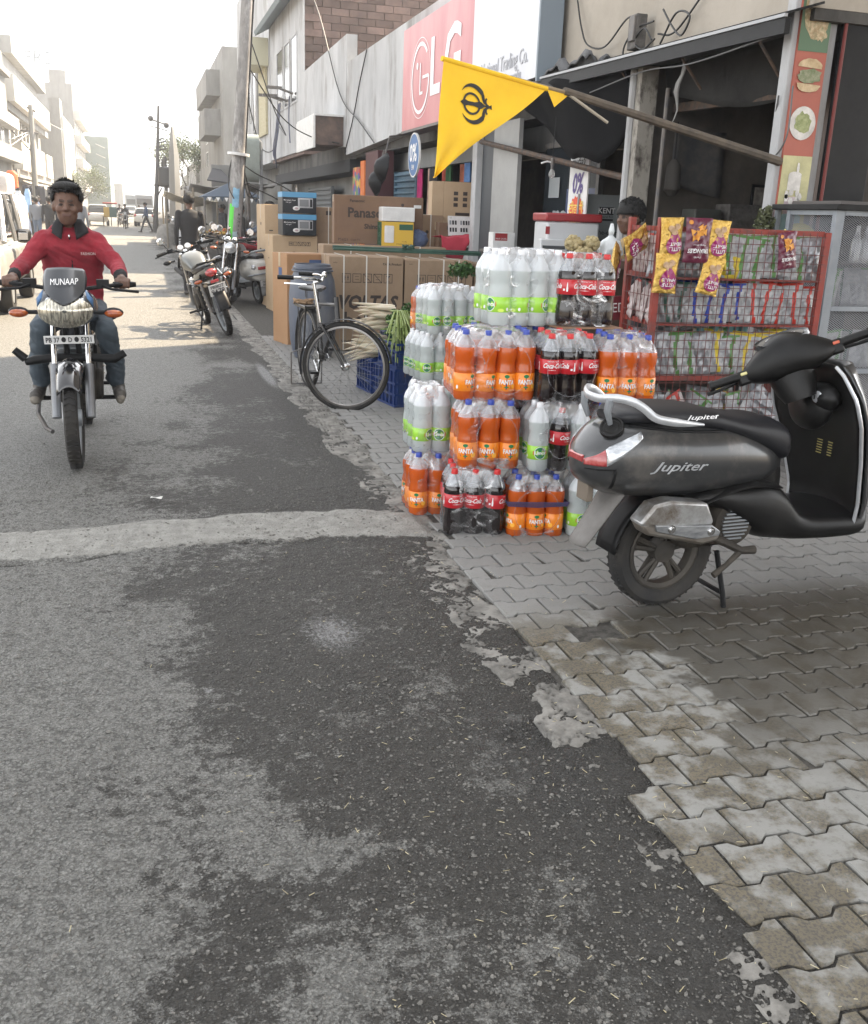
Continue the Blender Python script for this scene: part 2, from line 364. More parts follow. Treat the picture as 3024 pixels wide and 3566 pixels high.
def paver_poly(w=.1925, h=.136, gap=.0075, a=.0115):
    hw = w/2-gap/2; hh = h/2-gap/2; q = w*.185; q2 = w*.315
    top = [(-hw, hh+a), (-q2, hh+a), (-q, hh-a), (q, hh-a), (q2, hh+a), (hw, hh+a)]
    bot = [(hw, -hh-a), (q2, -hh-a), (q, -hh+a), (-q, -hh+a), (-q2, -hh-a), (-hw, -hh-a)]
    return bot[::-1] and (top[::-1]+[(x, y) for x, y in bot[::-1]])
def paver_mb(mb, poly, x=0, y=0, z=0, tx=0, ty=0):
    ins = .004; n = len(poly)
    cx = sum(p[0] for p in poly)/n; cy = sum(p[1] for p in poly)/n
    def off(p): return (p[0]-math.copysign(ins, p[0]-cx), p[1]-math.copysign(ins, p[1]-cy))
    zz = lambda px, py: z+tx*px+ty*py
    r = [[(x+px, y+py, -.022) for px, py in poly], [(x+px, y+py, .006+zz(px, py)) for px, py in poly], [(x+off(p)[0], y+off(p)[1], .011+zz(*p)) for p in poly]]
    mb.rings(r, PAV, True)
poly = paver_poly()
variants = []
for k in range(6):
    mb = MB(); rr = random.Random(k)
    pl = [(px+rr.uniform(-.0015, .0015), py+rr.uniform(-.002, .002)) for px, py in poly]
    if k == 4: pl = [p if not (p[0] < -.05 and p[1] < -.02) else (p[0]+.025, p[1]+.012) for p in pl]
    paver_mb(mb, pl); variants.append(mb.build('paver', ang=25, link=False).data)
def pav_edge(y): return 1.30-.09*(y < 2.1)-.005*math.sin(y*23)+.05*(4.15 < y < 4.65)+.06*(y > 4.65)+.03*(y > 6)
def pav_left(y): return 1.33+.03*sstep(2.95, 2.75, y)-.0*sstep(3.4, 3.8, y)-.10*sstep(2.15, 2.0, y)+.05*sstep(4.3, 4.7, y)+.06*float(fbm(np.array([y*1.]), np.array([0.]), 3, 2, 21)[0]-.5)
cnt = 0; rest = MB()
rows = []
for r in range(-6, 88):
    y = 1.375+.136*r+.068
    x0 = 1.359+.048+(0 if r % 2 == 0 else .09625)-.1925*3+.0012*r-.03*sstep(2, 4, y)
    for c in range(0, 40):
        x = x0+.1925*c
        if x < pav_edge(y)-.10: continue
        if x > 4.6 or (x > 1.7+y*1.02+.35) or y > 12.2: continue
        if y > 4.15 and y < 4.62 and x < 1.34: continue
        rows.append((x, y))
def vis(x, y):   # seen straight on the ground by the camera
    v = _R.T @ np.array([x, y, -1.5]); px = 1512+3364*v[0]/-v[2]; py = 1783-3364*v[1]/-v[2]; return -60 < px < 3340 and py < 4000
rows = [p for p in rows if vis(*p)]
hole = min(rows, key=lambda p: (p[0]-1.64)**2+(p[1]-3.07)**2)
for x, y in rows:
    dz = random.gauss(0, .0012); rot = random.gauss(0, .5)
    if (x, y) == hole: dz = -.012
    L_ = pav_edge(y)-x; md = variants[random.choice((0, 1, 2, 3, 0, 1, 2, 3, 5, 4))]
    if L_ > -.085:
        if L_ > .06: continue
        pc = []
        for i in range(len(poly)):
            a, b = poly[i], poly[(i+1) % len(poly)]; la = L_+random.uniform(-.004, .004)
            if a[0] >= L_: pc.append(a)
            if (a[0]-L_)*(b[0]-L_) < 0: t_ = (L_-a[0])/(b[0]-a[0]); pc.append((L_+random.uniform(-.002, .006), a[1]+(b[1]-a[1])*t_))
        if len(pc) < 4: continue
        mbc = MB(); paver_mb(mbc, pc); md = mbc.build('paver', ang=25, link=False).data
    if cnt < 298 and y < 4.5:
        o = bpy.data.objects.new('paver', md); COL.objects.link(o); o.parent = bed
        o.location = (x, y, dz+float(fbm(np.array([x]), np.array([y]), .8, 2, 30)[0]-.5)*.007); o.rotation_euler = (random.gauss(0, .005), random.gauss(0, .005), R(rot)); cnt += 1
    else: paver_mb(rest, pc if L_ > -.085 else poly, x, y, dz*.6)
o = rest.build('distant_pavers', parent=bed, ang=25); o['kind'] = 'stuff'
# broken cement between tar and pavers: a height field that dips below the road where it has worn away
cxs = np.arange(.9, 1.5, .0075); cys = np.concatenate([np.arange(1.0, 6, .0085), np.arange(6, 14, .03), np.arange(14, 60, .5)])
CX, CY = np.meshgrid(cxs, cys)
pl_ = np.array([pav_left(y) for y in cys])[:, None]
body = sstep(-.02, .03, CX-(1.10-.06*sstep(2.6, 3.3, CY)*sstep(4.1, 3.7, CY)+.05*sstep(4.3, 5, CY)+.22*(fbm(CX, CY, 5, 5, 47)-.5)))*sstep(.03, .015, CX-np.array([pav_edge(y) for y in cys])[:, None])
worn = fbm(CX, CY, 4.5, 6, 41)-.07*sstep(3.0, 2.8, CY)+.12*sstep(2.9, 3.3, CY)+.30*sstep(4.1, 4.3, CY)
hh = -.022+.026*sstep(.45, .53, worn+(body-1)*.9)+(fbm(CX, CY, 30, 4, 42)-.5)*.009
crk = np.abs(fbm(CX, CY, 7, 4, 43)-.5); hh -= .016*sstep(.016, .004, crk); hh -= .012*sstep(.014, .004, np.abs(fbm(CX, CY, 11, 4, 48)-.5)); hh -= .03*sstep(-.06, -.02, CX-pl_)*sstep(-.3, 0, CX)*0
o = grid_obj('cement_edge', cxs, cys, np.where(hh < -.02, -.05, hh), CONC); o['kind'] = 'structure'
# stones and straw strewn over the tar
def scatter(name, n, make, mat, kind='stuff'):
    V = []; F = []; b = 0
    for i in range(n):
        r = make(i)
        if r is None: continue
        v, f = r; V.append(v); F.append(f+b); b += len(v)
    V = np.concatenate(V); F = np.concatenate(F); me = bpy.data.meshes.new(name)
    me.from_pydata(V.tolist(), [], F.tolist()); me.materials.append(mat); o = bpy.data.objects.new(name, me); COL.objects.link(o); o['kind'] = kind; return o
_a = np.arange(6)*math.pi/3
_sv = np.concatenate([np.stack([np.cos(_a), np.sin(_a), _a*0], -1), np.stack([.68*np.cos(_a+.3), .68*np.sin(_a+.3), _a*0+.8], -1)])
_sf = np.array([[i, (i+1) % 6, 6+(i+1) % 6] for i in range(6)]+[[i, 6+(i+1) % 6, 6+i] for i in range(6)]+[[6, 7, 8], [6, 8, 9], [6, 9, 10], [6, 10, 11]])
def stone(i):
    y = 1.15*math.exp(random.random()*1.75); x = random.uniform(-1.0-.1*y, 1.22)
    if -.3+y*.0 > 9: return None
    d = fbm(np.array([x]), np.array([y]), 1.3, 5, 4)[0]
    if random.random() > (.95 if x > .35 or d < .45 else .4): return None
    s = min(.0075, .0018+random.expovariate(1/.0012))*(1+.10*y)
    v = _sv*(1+np.random.uniform(-.25, .25, (12, 1)))*np.array([s, s*random.uniform(.5, .9), s*random.uniform(.3, .6)])
    t = random.random()*6.3; c, sn = math.cos(t), math.sin(t); v = v @ np.array([[c, sn, 0], [-sn, c, 0], [0, 0, 1]])
    return v+np.array([x, y, road_z(x, y)+s*.05]), _sf
scatter('gravel', 24000, stone, M('chippings', (.175, .168, .152), .75, col2=(.085, .08, .072), sc=90, coord='World', lo=.4, hi=.6))
def straw(i):
    y = 1.2*math.exp(random.random()*1.3); x = random.gauss(.95, .38)
    if x > 2.3 or x < -.6: return None
    l = random.uniform(.003, .010); w = .0004+random.random()*.0006; t = random.random()*6.3; z = max(road_z(x, y) if x < 1.2 else .013, 0)+.003
    u = np.array([math.cos(t), math.sin(t), random.gauss(0, .15)]); n_ = np.array([-u[1], u[0], 0])
    p = np.array([x, y, z]); v = [p+u*l*a+n_*w*b+np.array([0, 0, c*w*1.2]) for a in (-1, 1) for b in (-1, 1) for c in (0, 1)]
    return np.array(v), np.array([[0, 1, 3, 2], [4, 6, 7, 5], [0, 4, 5, 1], [2, 3, 7, 6], [1, 5, 7, 3], [0, 2, 6, 4]])
scatter('straw', 400, straw, M('straw_dry', (.36, .31, .18), .6, col2=(.48, .43, .29), sc=20, coord='World'))
mb = MB(); mb.grid(lambda u, v: ((u-.5)*.06, (v-.5)*.03, .006+.004*math.sin(u*5+v*3)), 6, 4, M('paper_white', (.62, .61, .58), .8))
o = mb.build('paper_scrap', X=T(.02, 5.15, .012, rz=-15), solid=.001); tag(o, 'small white scrap of paper lying on the dusty tar', 'litter')
# ---------------- buildings ----------------
PL_W = M('plaster_white', (.50, .505, .51), .8, col2=(.33, .335, .34), sc=.9, stretch=(1, 1, .35), lo=.38, hi=.68, col3=(.26, .25, .24), sc3=1.6, bump=(14, .3, .01), coord='World')
PL_G = M('plaster_grey', (.28, .28, .27), .85, col2=(.20, .20, .19), sc=.9, stretch=(1, 1, .3), col3=(.2, .195, .19), sc3=1.2, bump=(10, .3, .01), coord='World')
PL_B = M('plaster_beige', (.42, .38, .325), .85, col2=(.34, .305, .255), sc=1.3, col3=(.33, .30, .255), sc3=1.1, bump=(12, .35, .008), coord='World')
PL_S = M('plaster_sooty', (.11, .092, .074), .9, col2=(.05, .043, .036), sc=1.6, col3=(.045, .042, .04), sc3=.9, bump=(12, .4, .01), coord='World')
DARK = M('dark_interior', (.022, .022, .023), .9); BLK = M('black_paint', (.005, .005, .0055), .5, col2=(.011, .011, .0115), sc=6, spec=.25)
SLABM = M('stained_slab', (.11, .105, .097), .9, col2=(.04, .038, .036), sc=2.2, stretch=(1, 1, .5), coord='World', bump=(9, .5, .02))
STEEL = M('painted_steel', (.11, .11, .115), .5, metal=.3, col2=(.17, .15, .13), sc=12); RUST = M('rusty_iron', (.12, .075, .05), .8, metal=.2, col2=(.05, .045, .042), sc=14, bump=(40, .5, .004))
GLD = M('dark_glass', (.03, .035, .04), .12, spec=.6); WHT = M('white_paint', (.72, .72, .71), .55, col2=(.6, .6, .59), sc=7)
INK = M('ink_black', (.02, .02, .022), .6); INKW = M('ink_white', (.78, .78, .78), .6); GREYM = M('grey_metal', (.30, .32, .34), .45, metal=.4, col2=(.22, .235, .25), sc=9)
def building(label, cat='building', name='shop_building', group=None):
    return thing(name, label, cat, group=group)
def wbox(name, parent, a, b, m, bevel=.0, kind=None):
    g = MB(); g.span(a, b, m); o = g.build(name, parent, smooth=False, bevel=bevel)
    if kind: o['kind'] = kind
    return o
def window(parent, X, y0, y1, z0, z1, glass=GLD, frame=WHT, mull=1, out=-1, d=.12, name='window'):
    """a framed window in a wall whose face is the plane x = X, looking towards out"""
    f = MB(); t = .06; e = X+out*.02
    for a, b in (((y0, z0), (y1, z0+t)), ((y0, z1-t), (y1, z1)), ((y0, z0+t), (y0+t, z1-t)), ((y1-t, z0+t), (y1, z1-t))):
        f.span((e, a[0], a[1]), (X-out*d, b[0], b[1]), frame)
    for i in range(mull): y = y0+(y1-y0)*(i+1)/(mull+1); f.span((e+.004, y-.03, z0+t), (X-out*d, y+.03, z1-t), frame)
    w = f.build(name, parent, smooth=False)
    g = MB(); g.span((X+out*.006, y0+t, z0+t), (X-out*.01, y1-t, z1-t), glass); g.build('pane', w, smooth=False); return w
# -- near building on the right: tall beige wall over the tea shop, keeps the foreground in shade
b = building('beige plastered building above the open snack shop, with a wire box on its wall')
g = MB()
g.span((4.2, 5.9, 2.87), (9, 8.0, 9.6), PL_B); g.span((4.2, -4, 4.2), (9, 5.899, 9.6), PL_B); g.span((4.26, 8.0, 2.90), (9, 10.5, 9.6), PL_B); g.build('wall', b, smooth=False)
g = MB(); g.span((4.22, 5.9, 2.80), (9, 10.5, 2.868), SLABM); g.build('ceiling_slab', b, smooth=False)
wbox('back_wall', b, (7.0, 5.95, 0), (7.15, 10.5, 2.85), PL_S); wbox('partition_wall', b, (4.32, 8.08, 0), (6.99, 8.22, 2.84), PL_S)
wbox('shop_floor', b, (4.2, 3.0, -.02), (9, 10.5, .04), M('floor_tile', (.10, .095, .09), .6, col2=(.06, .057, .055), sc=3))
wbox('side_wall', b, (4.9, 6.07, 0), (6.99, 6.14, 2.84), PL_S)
g = MB(); g.span((4.11, 7.98, 0), (4.27, 8.07, 2.78), PL_W); 
o = g.build('post', b, smooth=False, bevel=.006); tag(o, 'white post with flaking paint')
o.data.materials[0] = M('flaking_paint', (.34, .32, .28), .8, col2=(.24, .22, .19), sc=3, col3=(.04, .03, .024), sc3=9, stretch=(1, 1, .5), coord='World')
g = MB(); g.tube([(4.1, 8.1, 0), (4.1, 8.1, 2.8)], .035, PL_W); g.tube([(4.3, 7.86, 0), (4.3, 7.86, 2.6)], .02, STEEL); g.build('drain_pipe', b)
for (y, z, s) in ((7.1, 3.17, .03), (7.4, 3.5, .05), (8.35, 3.05, .02)):
    g = MB(); g.sphere((4.2, y, z), (.02, s, s*1.4), DARK, 8, 6); g.build('wall_hole', b)
g = MB(); g.box((4.14, 8.2, 3.06), (.1, .15, .27), M('soot_box', (.07, .065, .06), .8, col2=(.16, .15, .14), sc=14)); g.box((4.08, 8.17, 3.08), (.03, .09, .2), STEEL); o = g.build('junction_box', b, bevel=.008)
# brick pillar with painted food boards
pl = thing('pillar', 'narrow pillar carrying printed food pictures, at the right edge of the shop', 'pillar')
wbox('plaster_shaft', pl, (4.12, 5.97, 0), (4.46, 6.06, 3.6), PL_W, .01)
bd = wbox('food_board', pl, (4.205, 5.95, 1.3), (4.435, 5.968, 3.4), M('board_red', (.42, .12, .08), .5, col2=(.36, .10, .07), sc=3)); bd['label'] = 'printed board with pizza, burger, pasta and cake pictures'
FB = M('food_bun', (.62, .48, .30), .5, col2=(.42, .3, .16), sc=20); FG = M('food_green', (.13, .17, .07), .5, col2=(.3, .3, .2), sc=30); PLT = M('food_plate', (.75, .72, .68), .5, col2=(.45, .43, .4), sc=9)
PIZ = M('food_pizza', (.62, .50, .32), .5, col2=(.32, .22, .11), sc=40, col3=(.16, .2, .1), sc3=35); CK = M('food_cream', (.5, .42, .42), .5, col2=(.35, .25, .28), sc=16); CB = M('food_blue', (.25, .42, .47), .5, col2=(.35, .48, .5), sc=10)
def blob(mb, cx, cz, rx, rz, m, y, n=20, wob=.05, a0=0, a1=2*math.pi):
    pts = [(cx+rx*(1+random.uniform(-wob, wob))*math.cos(a), y, cz+rz*(1+random.uniform(-wob, wob))*math.sin(a)) for a in [a0+(a1-a0)*i/n for i in range(n)]]
    mb.add(pts+[(p[0], y+.0025, p[2]) for p in pts], [tuple(range(n))], m)
g = MB(); ly = 5.9465
g.span((4.207, ly, 2.62), (4.433, ly+.001, 3.38), M('board_green', (.10, .17, .10), .5)); g.span((4.207, ly, 1.3), (4.433, ly+.001, 1.98), M('board_yellow', (.55, .52, .28), .5, col2=(.35, .33, .18), sc=4))
blob(g, 4.325, 2.86, .098, .17, PIZ, ly-.002); blob(g, 4.36, 2.745, .05, .06, PIZ, ly-.004, wob=.3)
blob(g, 4.32, 2.53, .09, .05, FB, ly-.002, a0=-.2, a1=math.pi+.2); blob(g, 4.32, 2.475, .095, .045, FG, ly-.004, wob=.2); blob(g, 4.32, 2.42, .09, .045, FB, ly-.006, a0=math.pi-.2, a1=2*math.pi+.2)
blob(g, 4.318, 2.185, .1, .105, PLT, ly-.002, 28, .01); blob(g, 4.32, 2.185, .065, .07, M('food_pasta', (.4, .42, .22), .5, col2=(.2, .24, .08), sc=45), ly-.004, wob=.2)
for z0, w, h, m in ((1.36, .1, .12, CK), (1.47, .085, .12, CB), (1.60, .06, .1, CK), (1.76, .05, .1, PLT)):
    g.span((4.315-w, ly-.003, z0), (4.315+w, ly-.002, z0+h), m); blob(g, 4.315, z0+h, w, .02, m, ly-.004)
for i in range(7): a = i*.9; blob(g, 4.315+.055*math.cos(a), 1.72+.03*math.sin(a), .018, .028, PLT, ly-.0045, 6, .2)
blob(g, 4.33, 1.9, .012, .05, PLT, ly-.006, 6, .2); blob(g, 4.35, 1.5, .02, .05, CK, ly-.0055, 8, .2)
g.build('food_print', bd, smooth=False)
bd.location = (-.045, 0, 0)
bc = thing('metal_column', 'wide black metal column beside the food picture pillar', 'column')
wbox('casing', bc, (4.475, 5.93, 0), (4.84, 5.965, 4.2), BLK, .01); g = MB(); g.tube([(4.485, 5.92, 0), (4.485, 5.92, 4)], .012, M('dark_red_paint', (.16, .03, .025), .6)); g.build('edge_strip', bc)
# inner kiosk wall with drinks cans on a shelf
ti = 0
for i, (x, z, w, h, c) in enumerate([(4.6+.33*j, 1.02+.42*r, .2+.06*((j*7+r) % 3), .16+.05*((j+r) % 3), (j*3+r) % 5) for j in range(6) for r in range(2)]):
    g = MB(); g.span((x, 7.72, z), (x+w, 7.95, z+h), M('shop_goods_%d' % c, ((.10, .03, .025), (.05, .06, .05), (.12, .10, .05), (.04, .045, .07), (.14, .13, .12))[c], .6, col2=(.05, .045, .04), sc=14)); tag(g.build('goods_box', smooth=False, bevel=.01), 'dim goods box on the %s ledge inside the snack shop, %s from the white post' % (('lower', 'upper')[i % 2], ('first', 'second', 'third', 'fourth', 'fifth', 'sixth')[i//2]), 'box', 'goods on ledges inside the snack shop')
for z in (1.0, 1.42):
    g = MB(); g.span((4.45, 7.7, z-.02), (6.6, 8.07, z), M('ledge_wood', (.07, .05, .04), .8)); tag(g.build('ledge', smooth=False), ('lower' if z < 1.2 else 'upper')+' dark wooden ledge inside the snack shop', 'shelf')
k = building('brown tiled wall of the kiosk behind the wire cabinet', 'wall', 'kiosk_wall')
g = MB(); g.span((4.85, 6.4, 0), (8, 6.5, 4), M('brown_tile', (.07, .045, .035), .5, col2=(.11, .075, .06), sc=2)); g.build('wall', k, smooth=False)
g = MB(); g.span((4.86, 6.2, 1.83), (6, 6.4, 1.85), M('shelf_wood', (.12, .08, .05), .6)); g.build('shelf', k, smooth=False)
CANR = M('can_red', (.36, .02, .02), .3, metal=.2); ALU = M('aluminium', (.55, .55, .56), .3, metal=.9)
canp = None
for i in range(6):
    zz = 1.851+(.122 if i % 2 else 0); x = 4.93+.075*(i//2)
    c = thing('drink_can', 'red drink can, %s of the %s stack on the kiosk shelf' % (('lower', 'upper')[i % 2], ('left', 'middle', 'right')[i//2]), 'can', (x, 6.3, zz), group='red cans stacked on the kiosk shelf')
    g = MB(); g.lathe([(.022, 0), (.032, .008), (.032, .105), (.025, .117)], CANR, 12); g.build('can_body', c); g = MB(); g.lathe([(.026, .116), (.025, .121), (.001, .119)], ALU, 12); g.build('lid', c)
# awning frame over the snack shop
aw = thing('awning', 'black sheet awning on a long straight beam over the snack shop', 'awning')
TARP = M('tarp_dark', (.006, .006, .0065), .9, col2=(.022, .021, .02), sc=3, bump=(6, .6, .03)); TG = M('tarp_grey', (.03, .029, .027), .95, col2=(.015, .0145, .014), sc=2.5, bump=(7, .5, .02), coord='World')
rz_ = lambda y: 2.79+.021*(y-5.84)
g = MB(); g.add([(3.98, 5.84, rz_(5.84)+.02), (3.98, 9.9, rz_(9.9)+.02), (4.24, 9.9, rz_(9.9)+.10), (4.24, 5.84, rz_(5.84)+.10)], [(0, 1, 2, 3)], TARP); g.build('sheet', aw, solid=.015, smooth=False)
def beam(y0, y1, x, w, z0, z1, m, nm): g = MB(); g.add([(x-w, y0, rz_(y0)+z0), (x-w, y1, rz_(y1)+z0), (x+w, y1, rz_(y1)+z0), (x+w, y0, rz_(y0)+z0), (x-w, y0, rz_(y0)+z1), (x-w, y1, rz_(y1)+z1), (x+w, y1, rz_(y1)+z1), (x+w, y0, rz_(y0)+z1)], [(0, 1, 2, 3), (7, 6, 5, 4), (0, 4, 5, 1), (1, 5, 6, 2), (2, 6, 7, 3), (3, 7, 4, 0)], m); return g.build(nm, aw, smooth=False)
beam(5.84, 9.9, 3.97, .012, -.004, .016, M('light_edge', (.36, .37, .38), .5, metal=.3), 'edge_strip'); beam(5.84, 9.9, 3.99, .02, -.10, -.005, BLK, 'front_beam'); beam(6.07, 8.05, 4.5, .03, -.40, -.33, RUST, 'inner_beam')
for y in (6.2, 7.2, 8.2, 9.2):
    g = MB(); g.tube([(4.0, y, rz_(y)-.06), (4.22, y, rz_(y)-.3)], .012, RUST, 6); g.build('bracket', aw)
g = MB(); g.grid(lambda u, v: (4.40+.03*math.sin(u*9)+.05*v, 6.1+3.4*u, 2.80-(.40-.17*u+.05*math.sin(u*8))*v+.02*math.sin(u*11+1)*v), 24, 5, TG); g.build('hanging_cloth', aw, solid=.006)
g = MB(); g.tube([(4.06+.02*math.sin(i*1.3), 7.22+.01*i, 2.74-.062*i) for i in range(9)], [.012, .03, .022, .03, .034, .02, .012, .008, .003], M('rag', (.19, .185, .175), .9, bump=(30, .8, .01)), 6, flat=.4); g.build('rag', aw)
g = MB(); g.grid(lambda u, v: (4.0+.25*v, 8.9+1.7*u, 2.93-.06*u+.06*math.sin(u*17+v*4)*math.sin(math.pi*u)**.5+.05*math.sin(v*9)+.03*math.sin(u*37)), 40, 8, M('grey_tarp', (.15, .155, .16), .8, col2=(.08, .08, .085), sc=5, bump=(9, .8, .02)))
o = g.build('folded_tarpaulin', solid=.02); tag(o, 'crumpled grey tarpaulin bundle lying along the far end of the awning', 'tarpaulin')
g = MB()
def sag(u, v):
    y = 8.15+2.45*u; d = np.interp(u, [0, .08, .2, .45, .7, 1], [.42, .62, .76, .72, .50, .1])
    return (4.0+.12*v+.05*math.sin(u*9+v*2), y, 2.80-float(d)*v+.03*math.sin(u*14+v*3))
g.grid(sag, 30, 8, M('black_tarp', (.004, .004, .0045), .95, col2=(.008, .008, .0085), sc=4, spec=.15)); o = g.build('black_tarpaulin', solid=.006); tag(o, 'large black tarpaulin sagging below the awning next to the flag', 'tarpaulin')
# pipes: the flag's thick pole and the lower bar
fp = thing('flag', 'yellow triangular flag with a black emblem on a long slanting pole', 'flag')
A = Vector((4.15, 5.97, 1.94)); Bp = Vector((2.29, 5.35, 2.19)); Tp = Vector((1.515, 5.1, 2.262))
g = MB(); g.tube([A, Bp], [.030, .022], M('bamboo_dark', (.075, .062, .05), .7, col2=(.13, .105, .08), sc=9, bump=(30, .4, .004))); g.tube([Bp+Vector((.1, .035, -.015)), Tp], [.012, .008], M('bamboo', (.25, .19, .12), .6)); g.tube([Bp+Vector((.0, 0, 0)), Bp+Vector((.3, .05, -.14))], .009, M('stick', (.38, .34, .27), .7), 6)
g.build('flag_pole', fp)
YEL = M('flag_yellow', (.86, .54, .02), .7, col2=(.80, .48, .015), sc=5, bump=(220, .15, .001))
P0 = Tp+Vector((0, 0, .003)); P1 = Vector((2.17, 5.31, 2.19)); P2 = Vector((1.44, 4.95, 1.69))
g = MB()
def flag_pt(u, v):   # u along the pole, v towards the lower tip
    p = P0+(P1-P0)*u*(1-v)+(P2-P0)*v
    p = Vector(p); p.y += .018*math.sin(6*v+3*u)*(v) - .01*math.sin(9*u)*v; p.x += .012*math.sin(v*7)*u
    return tuple(p)
g.grid(flag_pt, 24, 24, YEL); fl = g.build('cloth', fp)
g = MB(); g.tube([P0+Vector((-.01, 0, 0)), P1], .013, YEL, 8); g.add([tuple(P1), tuple(P1+Vector((.16, .05, -.01))), tuple(P1+Vector((.05, .0, -.09)))], [(0, 1, 2)], YEL); g.build('hem', fp)
# emblem, drawn on the cloth: ring, double edged sword and two curved blades (lies on its side)
def on_flag(a, b):    # a across along -Y view: x right, b up, from the emblem's middle
    nrm = (P1-P0).cross(P2-P0).normalized()
    if nrm.y > 0: nrm = -nrm
    c = P0+(P1-P0)*.30+(P2-P0)*.31
    ex = Vector((1, 0, 0)); ex = (ex-nrm*ex.dot(nrm)).normalized(); ez = nrm.cross(ex)
    if ez.z < 0: ez = -ez
    p = c+ex*a+ez*b
    # follow the ripples
    d = P1-P0; e_ = P2-P0; q = p-P0
    dd, ee, de = d.dot(d), e_.dot(e_), d.dot(e_); qd, qe = q.dot(d), q.dot(e_); det = dd*ee-de*de
    al = (qd*ee-qe*de)/det; v = (qe*dd-qd*de)/det; u = al/(1-v)
    return Vector(flag_pt(u, v))+nrm*.004
g = MB()
def band(pts, ws):
    vs = []; n = len(pts)
    for i, (p, w) in enumerate(zip(pts, ws)):
        q = pts[min(i+1, n-1)]; r = pts[max(i-1, 0)]; dx, dy = q[0]-r[0], q[1]-r[1]; l = math.hypot(dx, dy) or 1; nx, ny = -dy/l, dx/l
        vs += [tuple(on_flag(p[0]+nx*w, p[1]+ny*w)), tuple(on_flag(p[0]-nx*w, p[1]-ny*w))]
    g.add(vs, [(2*i, 2*i+1, 2*i+3, 2*i+2) for i in range(n-1)], INK)
S = .92
band([(S*(-.018+.055*math.cos(a)), S*.055*math.sin(a)) for a in [2*math.pi*i/36 for i in range(37)]], [.0055]*37)
band([(S*x, 0) for x in (-.095, -.07, -.045, 0, .045, .07, .085)], [.001, .018, .01, .0095, .018, .004, .004])
band([(S*x, 0) for x in (.08, .1, .118)], [.005, .004, .012])
for sg in (1, -1):
    a = [-2.35+i*.165 for i in range(15)]
    band([(S*(-.012+.088*math.cos(math.pi-t0)*1.0), S*sg*(.088*math.sin(t0)*1.05+.008)) for t0 in [.62+i*.128 for i in range(17)]], [.0005+.0115*math.sin(min(i/16*1.9, 1.57)) * (1 if i < 15 else .55) for i in range(17)])
    band([(S*.055, sg*.075*S), (S*.062, sg*.045*S), (S*.068, sg*.02*S), (S*.085, sg*.008*S)], [.006, .009, .006, .004])
    band([(S*(.1+.022*math.cos(t0)), sg*S*(.026+.022*math.sin(t0))) for t0 in [2.2+i*.3 for i in range(9)]], [.005]*9)
g.build('emblem', fl, smooth=False, solid=.001)
g = MB(); g.tube([(4.2, 8.1, 1.87), (4.15, 9.6, 2.08), (4.15, 12.2, 2.42)], .03, RUST); o = g.build('iron_bar'); tag(o, 'thin rusty iron bar running from the white post back to the next shop', 'bar')
# hanging bulb
lb = thing('bulb', 'clear light bulb hanging on a wire below the black tarpaulin', 'bulb', (4.06, 9.66, 1.92))
g = MB(); g.lathe([(.003, -.005), (.018, 0), (.033, .025), (.034, .045), (.022, .075), (.014, .09)], M('bulb_glass', (.6, .6, .58), .05, alpha=.35), 14); g.build('glass', lb)
g = MB(); g.lathe([(.014, .088), (.015, .125), (.02, .127), (.02, .19), (.008, .2)], STEEL, 10); g.tube([(0, 0, .19), (.01, 0, .8)], .004, BLK, 5); g.tube([(0, 0, .15), (-.06, 0, .16), (-.12, .01, .14)], .009, WHT, 6); g.build('socket', lb)
# -- LG shop building (second), deep slab, white parapet, tall sign
b = building('low shop building with a streaked white parapet behind the red and white sign')
g = MB()
for i in range(8):      # wall drops a little towards the near end
    y0 = 10.6+(21-10.6)*i/8; y1 = 10.6+(21-10.6)*(i+1)/8; zb = lambda y: 2.98-.03*(y-10.6)
    g.add([(4.2, y0, zb(y0)), (4.2, y1, zb(y1)), (4.2, y1, 4.42), (4.2, y0, 4.42), (4.4, y0, zb(y0)), (4.4, y1, zb(y1)), (4.4, y1, 4.42), (4.4, y0, 4.42)], [(0, 1, 2, 3), (7, 6, 5, 4), (3, 2, 6, 7), (0, 4, 5, 1)]+([(1, 5, 6, 2)] if i == 7 else [])+([(0, 3, 7, 4)] if i == 0 else []), PL_W)
g.build('parapet', b, smooth=False)
wbox('roof_slab', b, (4.401, 10.6, 2.62), (9, 21, 2.98), SLABM); wbox('back_wall', b, (7.2, 10.5, 0), (7.3, 21, 2.6), PL_S); wbox('shop_floor', b, (4.25, 10.5, -.02), (7.2, 21, .05), MATS['floor_tile'])
wbox('shadow_block', b, (6.5, 10.61, 6.31), (9, 14.4, 11), PL_W); wbox('end_wall', b, (4.9, 20.7, 0), (7.19, 20.9, 2.6), PL_S); wbox('upper_wall', b, (6.2, 10.6, 2.98), (9, 21, 6.3), PL_W)  # the high set-back block is unseen, added to set the road's shadow edge
wbox('lintel_wall', b, (4.72, 10.5, 2.3), (4.85, 21, 2.6), PL_G)
g = MB(); g.tube([(4.3, 14.2, 4.4), (4.3, 14.2, 6)], .05, PL_W); g.build('vent_pipe', b)
SG = thing('shop_sign', 'huge red and white shop sign board with a round face emblem', 'sign')
g = MB(); g.span((3.95, 10.0, 2.9), (4.16, 12.08, 4.3), M('sign_white', (.66, .68, .72), .4, col2=(.55, .56, .6), sc=1.1, stretch=(1, 1, .3), coord='World')); g.build('white_panel', SG, smooth=False)
g = MB(); g.span((3.95, 12.084, 2.74), (4.16, 15.42, 4.14), M('sign_red', (.50, .17, .18), .4, col2=(.60, .30, .30), sc=1.4, stretch=(1, 1, .3), coord='World', lo=.4, hi=.75)); g.build('red_panel', SG, smooth=False)
